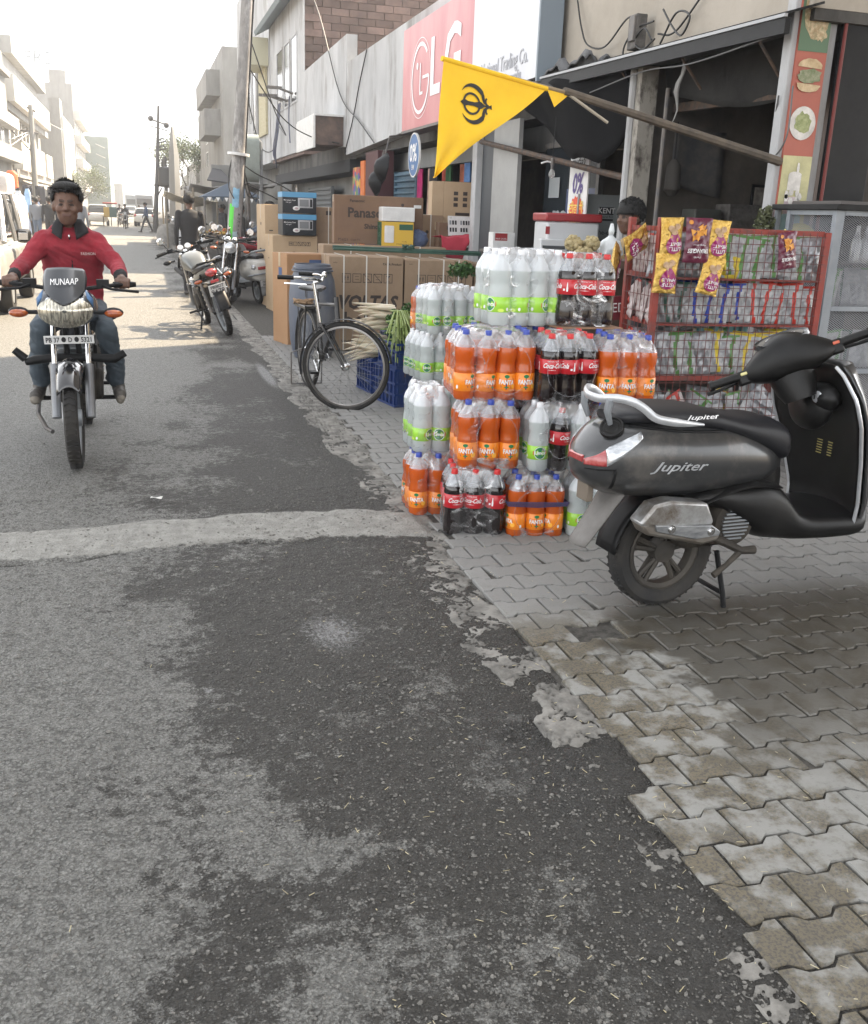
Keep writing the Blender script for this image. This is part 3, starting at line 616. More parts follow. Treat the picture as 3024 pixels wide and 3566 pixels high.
g = MB(); g.span((3.95, 9.96, 2.86), (4.2, 9.997, 4.3), M('sign_side', (.20, .24, .28), .5)); g.span((3.94, 12.084, 2.70), (4.2, 15.44, 2.736), STEEL); g.span((3.94, 9.96, 2.82), (4.2, 12.08, 2.858), STEEL); g.build('sign_frame', SG, smooth=False)
LT = MB(); XS = T(3.944, 0, 0) @ Matrix.Rotation(R(-90), 4, 'Z') @ Matrix.Rotation(R(90), 4, 'X')   # letters read along -Y on the street face
SW = M('sign_letter_white', (.8, .8, .82), .35)
def on_sign(s, y, z, **k): LT.text(s, k.pop('mat', SW), Matrix.Translation((0, y, z)) @ XS, depth=.002, **k)
on_sign('L', 13.68, 3.42, size=1.02, bold=.02, sx=1.0); on_sign('G', 12.88, 3.44, size=1.04, bold=.02)
ring = lambda r, w, a0, a1, n: [((r+w)*math.cos(a0+(a1-a0)*i/n), (r+w)*math.sin(a0+(a1-a0)*i/n), 0) for i in range(n+1)]+[((r-w)*math.cos(a0+(a1-a0)*i/n), (r-w)*math.sin(a0+(a1-a0)*i/n), 0) for i in range(n, -1, -1)]
XR = Matrix.Translation((0, 14.42, 3.38)) @ XS @ Matrix.Scale(.80, 4)
def ringadd(r, w, a0, a1, n, m=SW):
    p = ring(r, w, a0, a1, n); LT.add(p, [(i, i+1, 2*n-i, 2*n+1-i) for i in range(n)], m, XR)
ringadd(.56, .03, .75, 2*math.pi, 40); ringadd(.66, .006, 0, 2*math.pi, 48)
LT.box((.35, .0, 0), (.38, .05, .002), SW, XR); LT.box((.0, 0, 0), (.05, .5, .002), SW, XR); LT.box((.08, -.25, 0), (.2, .05, .002), SW, XR); LT.sphere((-.2, .22, 0), (.06, .06, .002), SW, 12, 4, XR)
TG2 = M('sign_letter_grey', (.42, .43, .46), .4)
on_sign('National Trading Co.', 10.98, 3.14, size=.22, mat=TG2, sx=.8); on_sign('www.lgindia.com/in', 10.9, 2.98, size=.14, mat=TG2, sx=.9)
LT.build('sign_lettering', SG, smooth=False)
# posts, shutters, fabrics and doors of the shop fronts
def front(name, label, cat, a, b_, m, bevel=0, group=None):
    g = MB(); g.span(a, b_, m); o = g.build(name, smooth=False, bevel=bevel); return tag(o, label, cat, group)
front('door_post', 'white plastered door post at the far end of the dark glass front', 'post', (4.2, 12.5, 0), (4.42, 12.68, 2.7), PL_W, .01)
front('door_panel', 'pale grey wall panel between dark shop openings, behind the cooler', 'panel', (4.25, 11.15, 0), (4.3, 12.0, 2.62), M('panel_grey', (.33, .33, .32), .6, col2=(.27, .27, .26), sc=2))
front('steel_shutter_side', 'dark steel strip beside the pale grey wall panel', 'panel', (4.28, 12.02, 0), (4.34, 12.49, 2.65), M('blue_steel', (.05, .055, .06), .5))
gd = thing('glass_door', 'dark glass shop door with cut off white letters, behind the cooler', 'door')
wbox('glass', gd, (4.60, 9.7, .05), (4.62, 11.14, 2.3), M('door_glass', (.025, .03, .035), .1)); wbox('blue_band', gd, (4.585, 9.7, 1.5), (4.597, 10.45, 1.85), M('band_blue', (.03, .05, .13), .3))
g = MB(); XD = Matrix.Translation((4.58, 10.45, 1.52)) @ Matrix.Rotation(R(-90), 4, 'Z') @ Matrix.Rotation(R(90), 4, 'X'); g.text('ran', M('frosted', (.28, .30, .31), .5), XD, size=.55, bold=.03, depth=.002)
g.box((-.35, .35, 0), (.3, .22, .003), MATS['frosted'], XD); g.build('door_lettering', gd, smooth=False)
g = MB(); g.span((4.57, 9.62, 0), (4.63, 9.69, 2.4), STEEL); g.span((4.57, 11.1, 2.3), (4.63, 9.7, 2.36), STEEL); g.build('door_frame', gd, smooth=False)
o = front('banner', 'white vertical banner reading FINSERV 0% beside the cooler', 'banner', (4.30, 9.3, 1.1), (4.315, 9.75, 2.42), WHT)
g = MB(); XB = Matrix.Translation((4.296, 9.53, 0)) @ Matrix.Rotation(R(-90), 4, 'Z') @ Matrix.Rotation(R(90), 4, 'X')
PUR = M('ink_purple', (.08, .05, .2), .5); OR_ = M('ink_orange', (.65, .08, .03), .5)
g.text('BAJAJ', INK, XB @ T(0, 2.16, 0), size=.12, bold=.02); g.text('FINSERV', INK, XB @ T(0, 2.07, 0), size=.085, bold=.01); g.text('0%', PUR, XB @ T(0, 1.87, 0), size=.27, bold=.03, shear=.1, sx=.8)
n = 32; g.add([(0, 0, 0)]+[((.185 if i % 2 else .16)*math.cos(2*math.pi*i/n), (.185 if i % 2 else .16)*math.sin(2*math.pi*i/n), 0) for i in range(n)], [(0, i+1, (i+1) % n+1) for i in range(n)], OR_, XB @ T(0, 1.58, .001))
g.text('ਦੀਵਾਲੀ', M('ink_yellow', (.8, .6, .1), .5), XB @ T(0, 1.63, .003), size=.13, bold=.01); g.text('ਆਫਰ', MATS['ink_yellow'], XB @ T(0, 1.49, .003), size=.12, bold=.01); g.build('print', o, smooth=False)
# roll-up stand poster (water purifier) and white cooler in front
o = front('poster_stand', 'grey water purifier poster with faded lettering behind the vendor', 'poster', (4.28, 9.45, .9), (4.86, 9.47, 1.78), M('poster_grey', (.30, .33, .33), .6, col2=(.26, .28, .28), sc=3))
g = MB(); XK = Matrix.Translation((4.57, 9.447, 0)) @ Matrix.Rotation(R(90), 4, 'X'); g.span((4.52, 9.442, 1.585), (4.68, 9.448, 1.66), INK)
g.text('KENT', INKW, XK @ T(.03, 1.622, .009), size=.075, bold=.01); g.text('Mineral RO', INK, XK @ T(.03, 1.565, 0), size=.035); g.span((4.52, 9.442, 1.525), (4.68, 9.448, 1.545), INK)
for i, s in enumerate(('Under-the-counter', 'RO Water Purifier', 'for Modular Kitchen')): g.text(s, INK, XK @ T(0, 1.41-.085*i, 0), size=.068, bold=.006)
g.build('print', o, smooth=False)
ac = thing('air_cooler', 'white air cooler with a red top and slatted grille in the shop front', 'cooler', (3.80, 9.15, 0), rz=-8)
CW = M('cooler_white', (.55, .56, .57), .4); CR = M('cooler_red', (.30, .03, .035), .35); CD = M('cooler_dark', (.06, .065, .07), .6)
g = MB(); g.span((-.02, -.2, .25), (.5, .3, 1.5), CW); g.build('body', ac, bevel=.02)
g = MB(); g.span((-.04, -.22, 1.502), (.52, .32, 1.58), CR); g.build('top', ac, bevel=.015)
g = MB(); g.span((-.10, -.30, .3), (.165, -.203, 1.34), CW); g.build('grille_frame', ac, bevel=.01)
for i in range(14):
    g = MB(); g.box((.03, -.306, .42+i*.065), (.22, .012, .03), CD); g.build('slat', ac, smooth=False)
for i in range(13):
    g = MB(); g.box((.33, -.206, .62+i*.058), (.24, .01, .022), CD); g.build('vent_slot', ac, smooth=False)
g = MB(); g.tube([(.19, -.24, 1.3-.08*i+0) if i % 2 else (.2, -.25, 1.3-.08*i) for i in range(8)]+[(.15+.05*math.cos(a), -.25, .68+.06*math.sin(a)) for a in [i*.6 for i in range(14)]], .006, BLK, 5); g.build('power_cord', ac)
g = MB(); g.box((-.04, -.306, 1.36+.06), (.04, .01, .07), CR); g.build('sticker', ac, smooth=False)
# little stabiliser box on the floor shelf
st = thing('stabiliser_box', 'small white carton with a dark red label beside the grey panel', 'box', (4.0, 10.85, 1.17)); g = MB(); g.span((-.13, -.06, 0), (.13, .1, .19), WHT); g.build('carton', st, smooth=False)
g = MB(); g.span((-.11, -.063, .10), (.04, -.061, .18), CR); g.text('MAX COOL', INKW, Matrix.Translation((-.035, -.064, .12)) @ Matrix.Rotation(R(90), 4, 'X'), size=.026); g.build('label_print', st, smooth=False)
wbox('display_shelf', tag(thing('shop_counter', 'low dark counter with shelves in front of the glass door', 'counter'), None), (3.8, 10.75, 1.14), (4.25, 11.05, 1.168), STEEL)
g = MB()
for x in (3.82, 4.23): g.span((x-.01, 10.77, 0), (x+.01, 10.79, 1.139), STEEL); g.span((x-.01, 11.0, 0), (x+.01, 11.02, 1.139), STEEL)
g.build('leg', bpy.data.objects['shop_counter'], smooth=False)
g = MB(); g.lathe([(.001, 0), (.30, 0), (.30, .02), (.001, .02)], M('sign_blue', (.035, .13, .32), .4), 32, X=T(3.95, 14.6, 2.36, ry=-90)); g.lathe([(.29, -.004), (.31, -.004), (.31, .024), (.29, .024)], WHT, 32, X=T(3.95, 14.6, 2.36, ry=-90))
o = g.build('round_sign'); tag(o, 'round blue hanging sign with a white zero, under the slab', 'sign')
g = MB(); XO = Matrix.Translation((3.925, 14.62, 2.38)) @ Matrix.Rotation(R(-90), 4, 'Z') @ Matrix.Rotation(R(90), 4, 'X'); g.text('0%', INKW, XO, size=.34, bold=.025); g.text('EMI', INKW, XO @ T(0, -.19, 0), size=.1, bold=.01); g.build('print', o, smooth=False)
for (y, z, label) in ((17.0, 2.05, 'dark old floodlight hanging beside the blue shutter'), (16.6, 2.25, 'second dark floodlight hanging nearer, above the first')):
    t_ = thing('floodlight', label, 'lamp', (3.95, y, z)); g = MB(); g.lathe([(.02, .16), (.1, .14), (.24, .0), (.25, -.03)], BLK, 8, X=T(ry=-80)); g.build('hood', t_); g = MB(); g.tube([(0, 0, .1), (.1, 0, .5), (.4, 0, .55)], .015, STEEL, 6); g.build('bracket', t_)
# patterned fabrics and posts at the far end of the low building
PAT = bpy.data.materials.new('patterned_cloth'); PAT.use_nodes = True; nt = PAT.node_tree; p = nt.nodes['Principled BSDF']
tc = _n(nt, 'ShaderNodeTexCoord'); vo = _n(nt, 'ShaderNodeTexVoronoi', Scale=8.); nt.links.new(tc.outputs['Object'], vo.inputs['Vector']); hs = _n(nt, 'ShaderNodeHueSaturation'); hs.inputs['Saturation'].default_value = 2; hs.inputs['Value'].default_value = .6
rp = nt.nodes.new('ShaderNodeValToRGB'); rp.color_ramp.interpolation = 'CONSTANT'; rp.color_ramp.elements[0].color = (.45, .03, .03, 1); rp.color_ramp.elements[1].position = .3; rp.color_ramp.elements[1].color = (.55, .33, .03, 1)
for pz, c in ((.5, (.05, .2, .08, 1)), (.7, (.6, .35, .04, 1)), (.85, (.06, .05, .25, 1))): rp.color_ramp.elements.new(pz).color = c
sc_ = _n(nt, 'ShaderNodeSeparateColor'); nt.links.new(vo.outputs['Color'], sc_.inputs[0]); nt.links.new(sc_.outputs[0], rp.inputs[0]); nt.links.new(rp.outputs[0], p.inputs['Base Color'])
g = MB(); g.span((0, -.33, -1.0), (.03, .33, 1.3), PAT); o = g.build('fabric_panel', X=T(4.25, 20.2, 1.1), smooth=False); tag(o, 'hanging panel of cloth patterned with coloured diamonds', 'cloth')
front('orange_banner', 'narrow orange cloth banner with writing next to the patterned panel', 'banner', (4.25, 19.45, .3), (4.29, 19.8, 2.5), M('orange_cloth', (.55, .13, .03), .7, col2=(.65, .2, .05), sc=7))
front('maroon_post', 'wide dark maroon post of the cloth shop', 'post', (4.2, 18.1, 0), (4.5, 19.1, 2.62), M('maroon', (.07, .02, .022), .6))
front('white_post', 'thin white post beside the maroon one', 'post', (4.32, 19.12, 0), (4.42, 19.4, 2.62), PL_W)
def shutter(label, X, y0, y1, z1, m, n=16, z0=0):
    s = thing('shutter', label, 'shutter', (X, 0, 0)); 
    g = MB(); g.span((.05, y0, z0), (.08, y1, z1), m); g.build('backing', s, smooth=False); g = MB()
    g.span((.0, y0-.05, z0), (.09, y0, z1), m); g.span((.0, y1, z0), (.09, y1+.05, z1), m); g.build('guide', s, smooth=False)
    k = MB(); h = (z1-z0)/n; k.tube([(.035, y0, 0), (.035, y1, 0)], h*.47, m, 6, flat=.6); k.M = Matrix(); sl = k.build('slat', s); sl.location = (0, 0, z0+h/2)
    for i in range(1, n): c = sl.copy(); COL.objects.link(c); c.location = (0, 0, z0+h*(i+.5))
    return s
BLU = M('shutter_blue', (.13, .22, .29), .5, metal=.2, col2=(.09, .15, .2), sc=5); GRS = M('shutter_grey', (.14, .15, .155), .5, metal=.2)
shutter('rolled down blue metal shutter behind the floodlights', 4.5, 16.6, 18.0, 2.25, BLU, 22)
shutter('grey metal shutter of the small shop under the far balcony', 4.65, 25.2, 28.6, 2.15, GRS, 18)
# clothes hanging in the open shop
cl = [((.5, .03, .16), 'pink'), ((.45, .3, .24), 'tan'), ((.03, .03, .035), 'black'), ((.5, .08, .05), 'red'), ((.05, .16, .06), 'green'), ((.4, .12, .06), 'rust'), ((.1, .2, .4), 'blue'), ((.35, .3, .26), 'beige'), ((.35, .05, .05), 'dark red')]
for i, (c, nm) in enumerate(cl):
    y = 16.3-i*.42; g = MB(); w = .13
    g.grid(lambda u, v: (.03*math.sin(u*9+i), (u-.5)*2*w*(1+.25*v), -(.9+.35*(i % 3))*v+.0*u), 10, 8, M('cloth_'+nm.replace(' ', '_'), c, .85, col2=tuple(x*.5 for x in c), sc=5))
    o = g.build('hanging_garment', X=T(4.5+.08*(i % 2), y, 2.25), solid=.02); tag(o, nm+' garment hanging under the slab of the open cloth shop', 'garment', 'garments hanging in the cloth shop')
# -- third: white parapet with dark signboard, brick storey behind, fourth with blinds, fifth, sixth
b = building('white shop building with a soot stained overhang and a bare brick side wall')
g = MB(); g.add([(4.2, 21.04, 2.83), (4.2, 26.6, 3.11), (4.2, 26.6, 4.9), (4.2, 21.04, 4.96), (4.42, 21.04, 2.83), (4.42, 26.6, 3.11), (4.42, 26.6, 4.9), (4.42, 21.04, 4.96)], [(0, 1, 2, 3), (4, 7, 6, 5), (0, 3, 7, 4), (1, 5, 6, 2), (3, 2, 6, 7), (0, 4, 5, 1)], PL_W); g.build('parapet', b, smooth=False)
wbox('overhang_slab', b, (4.43, 21.04, 2.6), (9, 33.2, 2.95), SLABM); wbox('ground_wall', b, (5.0, 21.02, 0), (5.2, 33, 2.6), PL_G)
g = MB(); g.span((4.2, 26.61, 3.05), (4.24, 33.2, 7.0), PL_W)
BR = M('old_brick', (.135, .092, .08), .9, col2=(.19, .14, .12), sc=3, coord='World'); g.build('street_wall', b, smooth=False)
wbox('brick_core', b, (4.245, 26.8, 2.96), (12, 33.2, 7.4), BR)
bm_ = MB(); bm_.box((0, 0, 0), (.445, .06, .165), BR); br0 = bm_.build('brick', b, smooth=False); first = True; nb = 0
BRV = M('old_brick_tone', (.16, .11, .095), .9, col2=(.10, .07, .062), sc=2.2, coord='World', rand=.35); br0.data.materials[0] = BRV
for j in range(25):
    for i in range(17):
        x = 4.48+i*.46+(.23 if j % 2 else 0); z = 3.05+.175*j
        if x > 11.6 or z > 7.2 or z < 4.1 or nb > 295: continue
        o = br0 if first else br0.copy(); first = False
        if o is not br0: COL.objects.link(o)
        o.location = (x, 26.775-random.random()*.012, z); nb += 1
g = MB(); g.add([(3.75, 26.5, 6.75), (3.75, 33.4, 6.75), (5.2, 33.4, 7.55), (5.2, 26.5, 7.55)], [(0, 1, 2, 3)], M('roof_sheet', (.14, .19, .22), .5, metal=.3)); g.build('roof_edge', b, solid=.12, smooth=False)
for y0, y1 in ((27.6, 28.7), (28.9, 30.0), (30.3, 31.6)): window(b, 4.2, y0, y1, 4.3, 6.0, mull=0, frame=PL_W)
for y, z in ((28.2, 4.55), (29.2, 4.45), (30.2, 4.55)):
    t_ = thing('street_lamp', 'small wall lamp arm under the windows', 'lamp', (4.17, y, z), group='wall lamp arms under the tall windows'); t_['label'] = {28.2: 'nearest wall lamp arm under the tall windows', 29.2: 'middle wall lamp arm under the tall windows', 30.2: 'farthest wall lamp arm under the tall windows'}[y]
    g = MB(); g.tube([(0, 0, 0), (-.35, .0, .1)], .03, STEEL, 6); g.box((-.5, 0, .12), (.4, .12, .07), STEEL); g.build('lamp_head', t_)
sb = thing('signboard', 'rusty dark signboard box hanging from the white parapet', 'sign')
wbox('box', sb, (3.6, 21.3, 2.86), (4.195, 23.6, 3.42), M('rusted_board', (.07, .055, .05), .8, col2=(.16, .11, .09), sc=4, coord='World')); wbox('rim', sb, (3.58, 21.27, 3.421), (4.197, 23.62, 3.46), WHT)
wbox('front_rim', sb, (3.56, 21.25, 2.8), (3.599, 23.62, 3.42), WHT)
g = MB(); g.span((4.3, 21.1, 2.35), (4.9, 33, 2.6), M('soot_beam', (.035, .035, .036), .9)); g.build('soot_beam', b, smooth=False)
b = building('tall white building with a yellow striped blind beyond the brick wall')
g = MB(); g.span((4.2, 33.4, 3.0), (12, 40, 8.4), PL_W); g.span((4.21, 40.0, 2.5), (12, 44, 9.4), PL_W); g.build('wall', b, smooth=False)
wbox('ground_wall', b, (4.9, 33.4, 0), (5.0, 44, 3.0), PL_G)
window(b, 4.2, 36.6, 38.2, 4.2, 6.6, mull=0, frame=GREYM); window(b, 4.2, 38.8, 39.4, 4.6, 6.3, mull=0, frame=GREYM)
o = wbox('blind', b, (4.12, 33.9, 3.9), (4.19, 35.8, 6.0), M('striped_blind', (.42, .37, .22), .7, col2=(.5, .46, .32), sc=3, stretch=(1, 1, 8), coord='World'))
wbox('box_sign', b, (3.55, 33.6, 5.9), (4.19, 35.6, 6.7), M('pale_sign', (.5, .48, .35), .5)); wbox('balcony_front', b, (4.0, 36.4, 2.9), (4.19, 38.6, 4.1), PL_W)
g = MB(); g.tube([(4.1, 36.1, 2.5), (4.1, 36.1, 6)], .06, PL_W); g.build('pipe', b)
b = building('grey building with stacked balconies beyond the pole')
g = MB(); g.span((4.75, 58, 0), (14, 80, 9.9), PL_G); g.span((4.0, 60, 7.6), (4.749, 70, 8.95), PL_G); g.span((3.85, 60, 5.5), (4.749, 66, 6.9), PL_G); g.span((3.7, 62, 1.9), (4.749, 76, 3.0), PL_G); g.build('wall', b, smooth=False)
for z in (4.0, 7.1, 5.7):
    window(b, 4.75, 71, 73, z, z+1.2)
b = building('pale plastered building far down the right side', group='far buildings on the right'); g = MB(); g.span((6.2, 100, 0), (14, 150, 5.6), PL_W); g.span((5.4, 112, 0), (6.199, 135, 4.2), PL_G); g.build('wall', b, smooth=False)
for i in range(5): window(b, 6.2, 101+i*2.2, 102.2+i*2.2, 3.4, 4.6)
b = building('low grey building beyond the stalls on the right', group='far buildings on the right'); g = MB(); g.span((4.5, 82, 0), (12, 98, 5.0), PL_G); g.span((3.6, 84, 2.4), (4.49, 97, 3.1), PL_W); g.build('wall', b, smooth=False)
for i in range(4): window(b, 4.5, 83+i*3, 84.5+i*3, 3.3, 4.5)
# -- left side
b = building('dark grey building at the left edge beyond the lorry load')
g = MB(); g.span((-14, 44, 0), (-6.9, 64.2, 8.2), PL_G); g.span((-6.9, 50, 3.6), (-6.3, 64, 4.3), PL_G); g.span((-6.9, 50, 5.4), (-6.3, 64, 6.0), PL_W); g.build('wall', b, smooth=False)
wbox('cornice', b, (-14, 43.8, 8.2), (-6.6, 64.2, 8.5), PL_G)
for i in range(4): window(b, -6.9, 50+i*3.4, 51.6+i*3.4, 4.4, 5.4, out=1)
b = building('long white balcony building on the left with upright piers and lit parapets')
WL = M('plaster_bright', (.52, .51, .48), .8, col2=(.42, .41, .38), sc=.6)
g = MB(); g.span((-16, 64.8, 0), (-8.2, 100, 11.0), PL_G); g.build('wall', b, smooth=False)
wbox('parapet', b, (-8.2, 64.8, 7.05), (-6.5, 89.5, 8.5), WL); wbox('floor_slab', b, (-8.2, 64.8, 6.6), (-6.9, 92, 7.04), PL_G)
for i in range(10):
    g = MB(); g.span((-8.19, 65.6+i*2.4, 3.2), (-7.3+(0.0), 66.0+i*2.4, 6.59), WL); g.build('pier', b, smooth=False)
    window(b, -8.2, 66.2+i*2.4, 67.8+i*2.4, 4.2, 6.2, out=1, mull=1)
for y0, y1 in ((66.3, 71), (71.6, 76.2), (76.7, 82), (84, 89)):
    g = MB(); g.span((-7.0, y0, 3.35), (-6.5, y1, 5.05), WL); g.build('balcony_panel', b, smooth=False)
wbox('lower_slab', b, (-8.19, 64.8, 2.9), (-6.7, 92, 3.34), PL_G)
g = MB(); g.grid(lambda u, v: (-6.6+1.5*v, 66+24*u, 2.7-.5*v+.06*math.sin(u*40)), 30, 3, M('awning_pale', (.55, .5, .44), .8, col2=(.4, .36, .32), sc=3)); g.build('shop_awning', b, solid=.03)
wbox('attic', b, (-16, 76, 11.0), (-7.6, 102, 12.1), PL_G); wbox('shopfront', b, (-8.19, 65, 0), (-8.1, 92, 2.8), M('shopfront_dark', (.12, .10, .09), .8, col2=(.3, .22, .17), sc=1.2, coord='World'))
g = MB(); g.text('BUILDERS', GREYM, Matrix.Translation((-9.2, 92, 12.75)) @ Matrix.Rotation(R(0), 4, 'Z') @ Matrix.Rotation(R(90), 4, 'X'), size=1.4, depth=.08); o = g.build('roof_letters', b, smooth=False)
b = building('narrow plain grey building on the left with one tiny window', group='left side buildings')
g = MB(); g.span((-16, 102.5, 0), (-6.5, 120, 9.6), PL_G); g.span((-7.4, 102.5, 9.6), (-6.5, 106, 10.8), PL_G); g.build('wall', b, smooth=False); wbox('lit_side', b, (-6.499, 103, 0), (-6.3, 119, 9.2), WL)
for i in range(4): window(b, -6.3, 104+i*3.6, 105.4+i*3.6, 6, 8, out=1)
b = building('tallest building on the left with a shaded end wall and bright balconies', group='left side buildings')
g = MB(); g.span((-18, 127, 0), (-6.6, 150, 14.6), PL_G); g.span((-9, 127, 14.6), (-7.2, 131, 16), PL_G); g.build('wall', b, smooth=False)
for k_, z in enumerate((3, 5.6, 8.2, 10.8)):
    g = MB(); g.span((-6.599, 127.5, z), (-5.9, 149, z+1.0), WL); g.build('balcony_panel', b, smooth=False)
    for i in range(5): window(b, -6.6, 129+i*4, 131+i*4, z+1.1, z+2.3, out=1)
b = building('building wrapped in green netting with slanting poles on the left')
NET = M('green_net', (.12, .165, .16), .8, col2=(.17, .215, .205), sc=.5, coord='World'); g = MB(); g.span((-12, 150.2, 0), (-3.55, 175, 10.5), NET); g.build('netting', b, smooth=False)
for i in range(6):
    g = MB(); g.tube([(-5.2, 150.1, 3+i*1.3), (-4.0, 149.9, 2.5+i*1.3)], .05, WL, 5); g.build('scaffold_pole', b)
b = building('far pale building on the left, beside the netting', group='left side buildings'); g = MB(); g.span((-9, 200, 0), (-2.6, 225, 5.4), PL_G); g.build('wall', b, smooth=False)
for i in range(3): window(b, -2.6, 202+i*6, 205+i*6, 3, 4.4, out=1)
b = building('farthest small building at the end of the street on the left', group='left side buildings'); g = MB(); g.span((-9, 260, 0), (-1.0, 300, 4.6), PL_W); g.span((-1.0, 265, 0), (.3, 300, 3.6), PL_W); g.build('wall', b, smooth=False)
for i in range(3): window(b, -1.0, 261, 262.5, 1.5+i, 2.1+i, out=1)
# ---------------- the air ----------------
hz = MB(); HM = bpy.data.materials.new('haze'); HM.use_nodes = True; nt = HM.node_tree; nt.nodes.remove(nt.nodes['Principled BSDF'])
pv = nt.nodes.new('ShaderNodeVolumePrincipled'); pv.inputs['Color'].default_value = (.94, .96, 1, 1); pv.inputs['Density'].default_value = .0016; pv.inputs['Anisotropy'].default_value = .45
nt.links.new(pv.outputs[0], nt.nodes['Material Output'].inputs['Volume'])
hz.span((-60, -30, -1.1), (60, 420, 17), HM); o = hz.build('haze', smooth=False); o['kind'] = 'stuff'
# ---------------- people ----------------
def cone_ring(mb, p0, r0, p1, r1, m, n=12):
    p0 = Vector(p0); p1 = Vector(p1); d = (p1-p0); L_ = d.length or .001; d = d/L_
    pts = []; rr = []
    for a in (-80, -50, -20): pts.append(p0+d*r0*math.sin(R(a))); rr.append(r0*math.cos(R(a)))
    pts.append(p0); rr.append(r0); pts.append(p1); rr.append(r1)
    for a in (20, 50, 80): pts.append(p1+d*r1*math.sin(R(a))); rr.append(r1*math.cos(R(a)))
    mb.tube(pts, rr, m, n)
def figure(name, prims, mats, voxel=.01, parent=None, smooth=4, wrinkle=0., X=None):
    """one continuous skin grown round a posed set of tapering limbs; clothes are the skin's materials"""
    mb = MB(); dm = list(mats.values())[0]
    for p in prims:
        if p[0] == 'c': cone_ring(mb, p[1], p[2], p[3], p[4], dm)
        elif p[0] == 's': mb.sphere(p[1], p[2], dm, 16, 10)
        elif p[0] == 'l':
            mb.rings([[(c[0]+a*math.cos(t), c[1]+b*math.sin(t), c[2]) for t in [2*math.pi*i/18 for i in range(18)]] for c, a, b in p[1]], dm)
    o = mb.build(name); 
    md = o.modifiers.new('r', 'REMESH'); md.mode = 'VOXEL'; md.voxel_size = voxel; md.use_smooth_shade = True
    ms = o.modifiers.new('s', 'SMOOTH'); ms.iterations = smooth; ms.factor = .5
    dg = bpy.context.evaluated_depsgraph_get(); me = bpy.data.meshes.new_from_object(o.evaluated_get(dg)); old = o.data; o.modifiers.clear(); o.data = me; bpy.data.meshes.remove(old)
    n = len(me.vertices); co = np.empty(n*3); me.vertices.foreach_get('co', co); co = co.reshape(-1, 3)
    if wrinkle:
        nr = np.empty(n*3); me.vertices.foreach_get('normal', nr); nr = nr.reshape(-1, 3)
        w = (fbm(co[:, 0]*1.3+co[:, 1]*.8, co[:, 2]*2.4+co[:, 1], 11, 3, 5)-.5)*wrinkle; co2 = co+nr*w[:, None]; 
    fc = np.empty(len(me.polygons)*3); me.polygons.foreach_get('center', fc); fc = fc.reshape(-1, 3)
    D = []; K = []
    for p in prims:
        if p[0] == 'c':
            a = np.array(p[1], float); b = np.array(p[3], float); ab = b-a; t = np.clip(((fc-a) @ ab)/max(ab @ ab, 1e-9), 0, 1)
            D.append(np.linalg.norm(fc-a-t[:, None]*ab, axis=1)-(p[2]+(p[4]-p[2])*t)); K.append(p[5])
        elif p[0] == 's':
            r = np.array(p[2] if isinstance(p[2], (tuple, list)) else (p[2],)*3, float); D.append((np.linalg.norm((fc-np.array(p[1]))/r, axis=1)-1)*r.min()); K.append(p[3])
        else:
            zs = np.array([c[2] for c, a, b in p[1]]); od = np.argsort(zs); zs = zs[od]; f = lambda k: np.interp(fc[:, 2], zs, np.array(k)[od])
            cx_, cy_, ra, rb = f([c[0] for c, a, b in p[1]]), f([c[1] for c, a, b in p[1]]), f([a for c, a, b in p[1]]), f([b for c, a, b in p[1]])
            d = (np.hypot((fc[:, 0]-cx_)/ra, (fc[:, 1]-cy_)/rb)-1)*np.minimum(ra, rb); d = np.maximum(d, np.maximum(zs[0]-fc[:, 2], fc[:, 2]-zs[-1])); D.append(d); K.append(p[2])
    idx = np.argmin(np.array(D), axis=0); keys = list(mats.keys()); me.materials.clear()
    for k in keys: me.materials.append(mats[k])
    km = np.array([keys.index(k) for k in K]); me.polygons.foreach_set('material_index', km[idx].astype(np.int32)); me.polygons.foreach_set('use_smooth', [True]*len(me.polygons))
    if wrinkle:
        skinv = np.zeros(n, bool)
        for p_, kk in zip(me.polygons, km[idx]):
            if keys[kk] in ('skin', 'eye', 'lip', 'brow', 'white'):
                for v in p_.vertices: skinv[v] = True
        co2[skinv] = co[skinv]; me.vertices.foreach_set('co', co2.ravel())
    me.update()
    if parent: o.parent = parent
    if X: o.matrix_basis = X
    return o
def hair(parent, c, r, m, voxel=.008, seed=0, X=None, cut=None):
    mb = MB(); mb.sphere(c, r, m, 24, 16)
    v = np.array(mb.v); d = v-np.array(c); n = fbm(d[:, 0]*60+seed, d[:, 2]*50+d[:, 1]*60, 1, 3, seed)-.4
    v = np.array(c)+d*(1+n[:, None]*.16)
    mb.v = [tuple(p) for p in v]
    if cut:
        keep = [i for i, f in enumerate(mb.f) if not cut(np.mean([mb.v[j] for j in f], axis=0)-np.array(c))]
        mb.f = [mb.f[i] for i in keep]; mb.fm = [mb.fm[i] for i in keep]
    return mb.build('hair', parent, X=X, solid=.012)
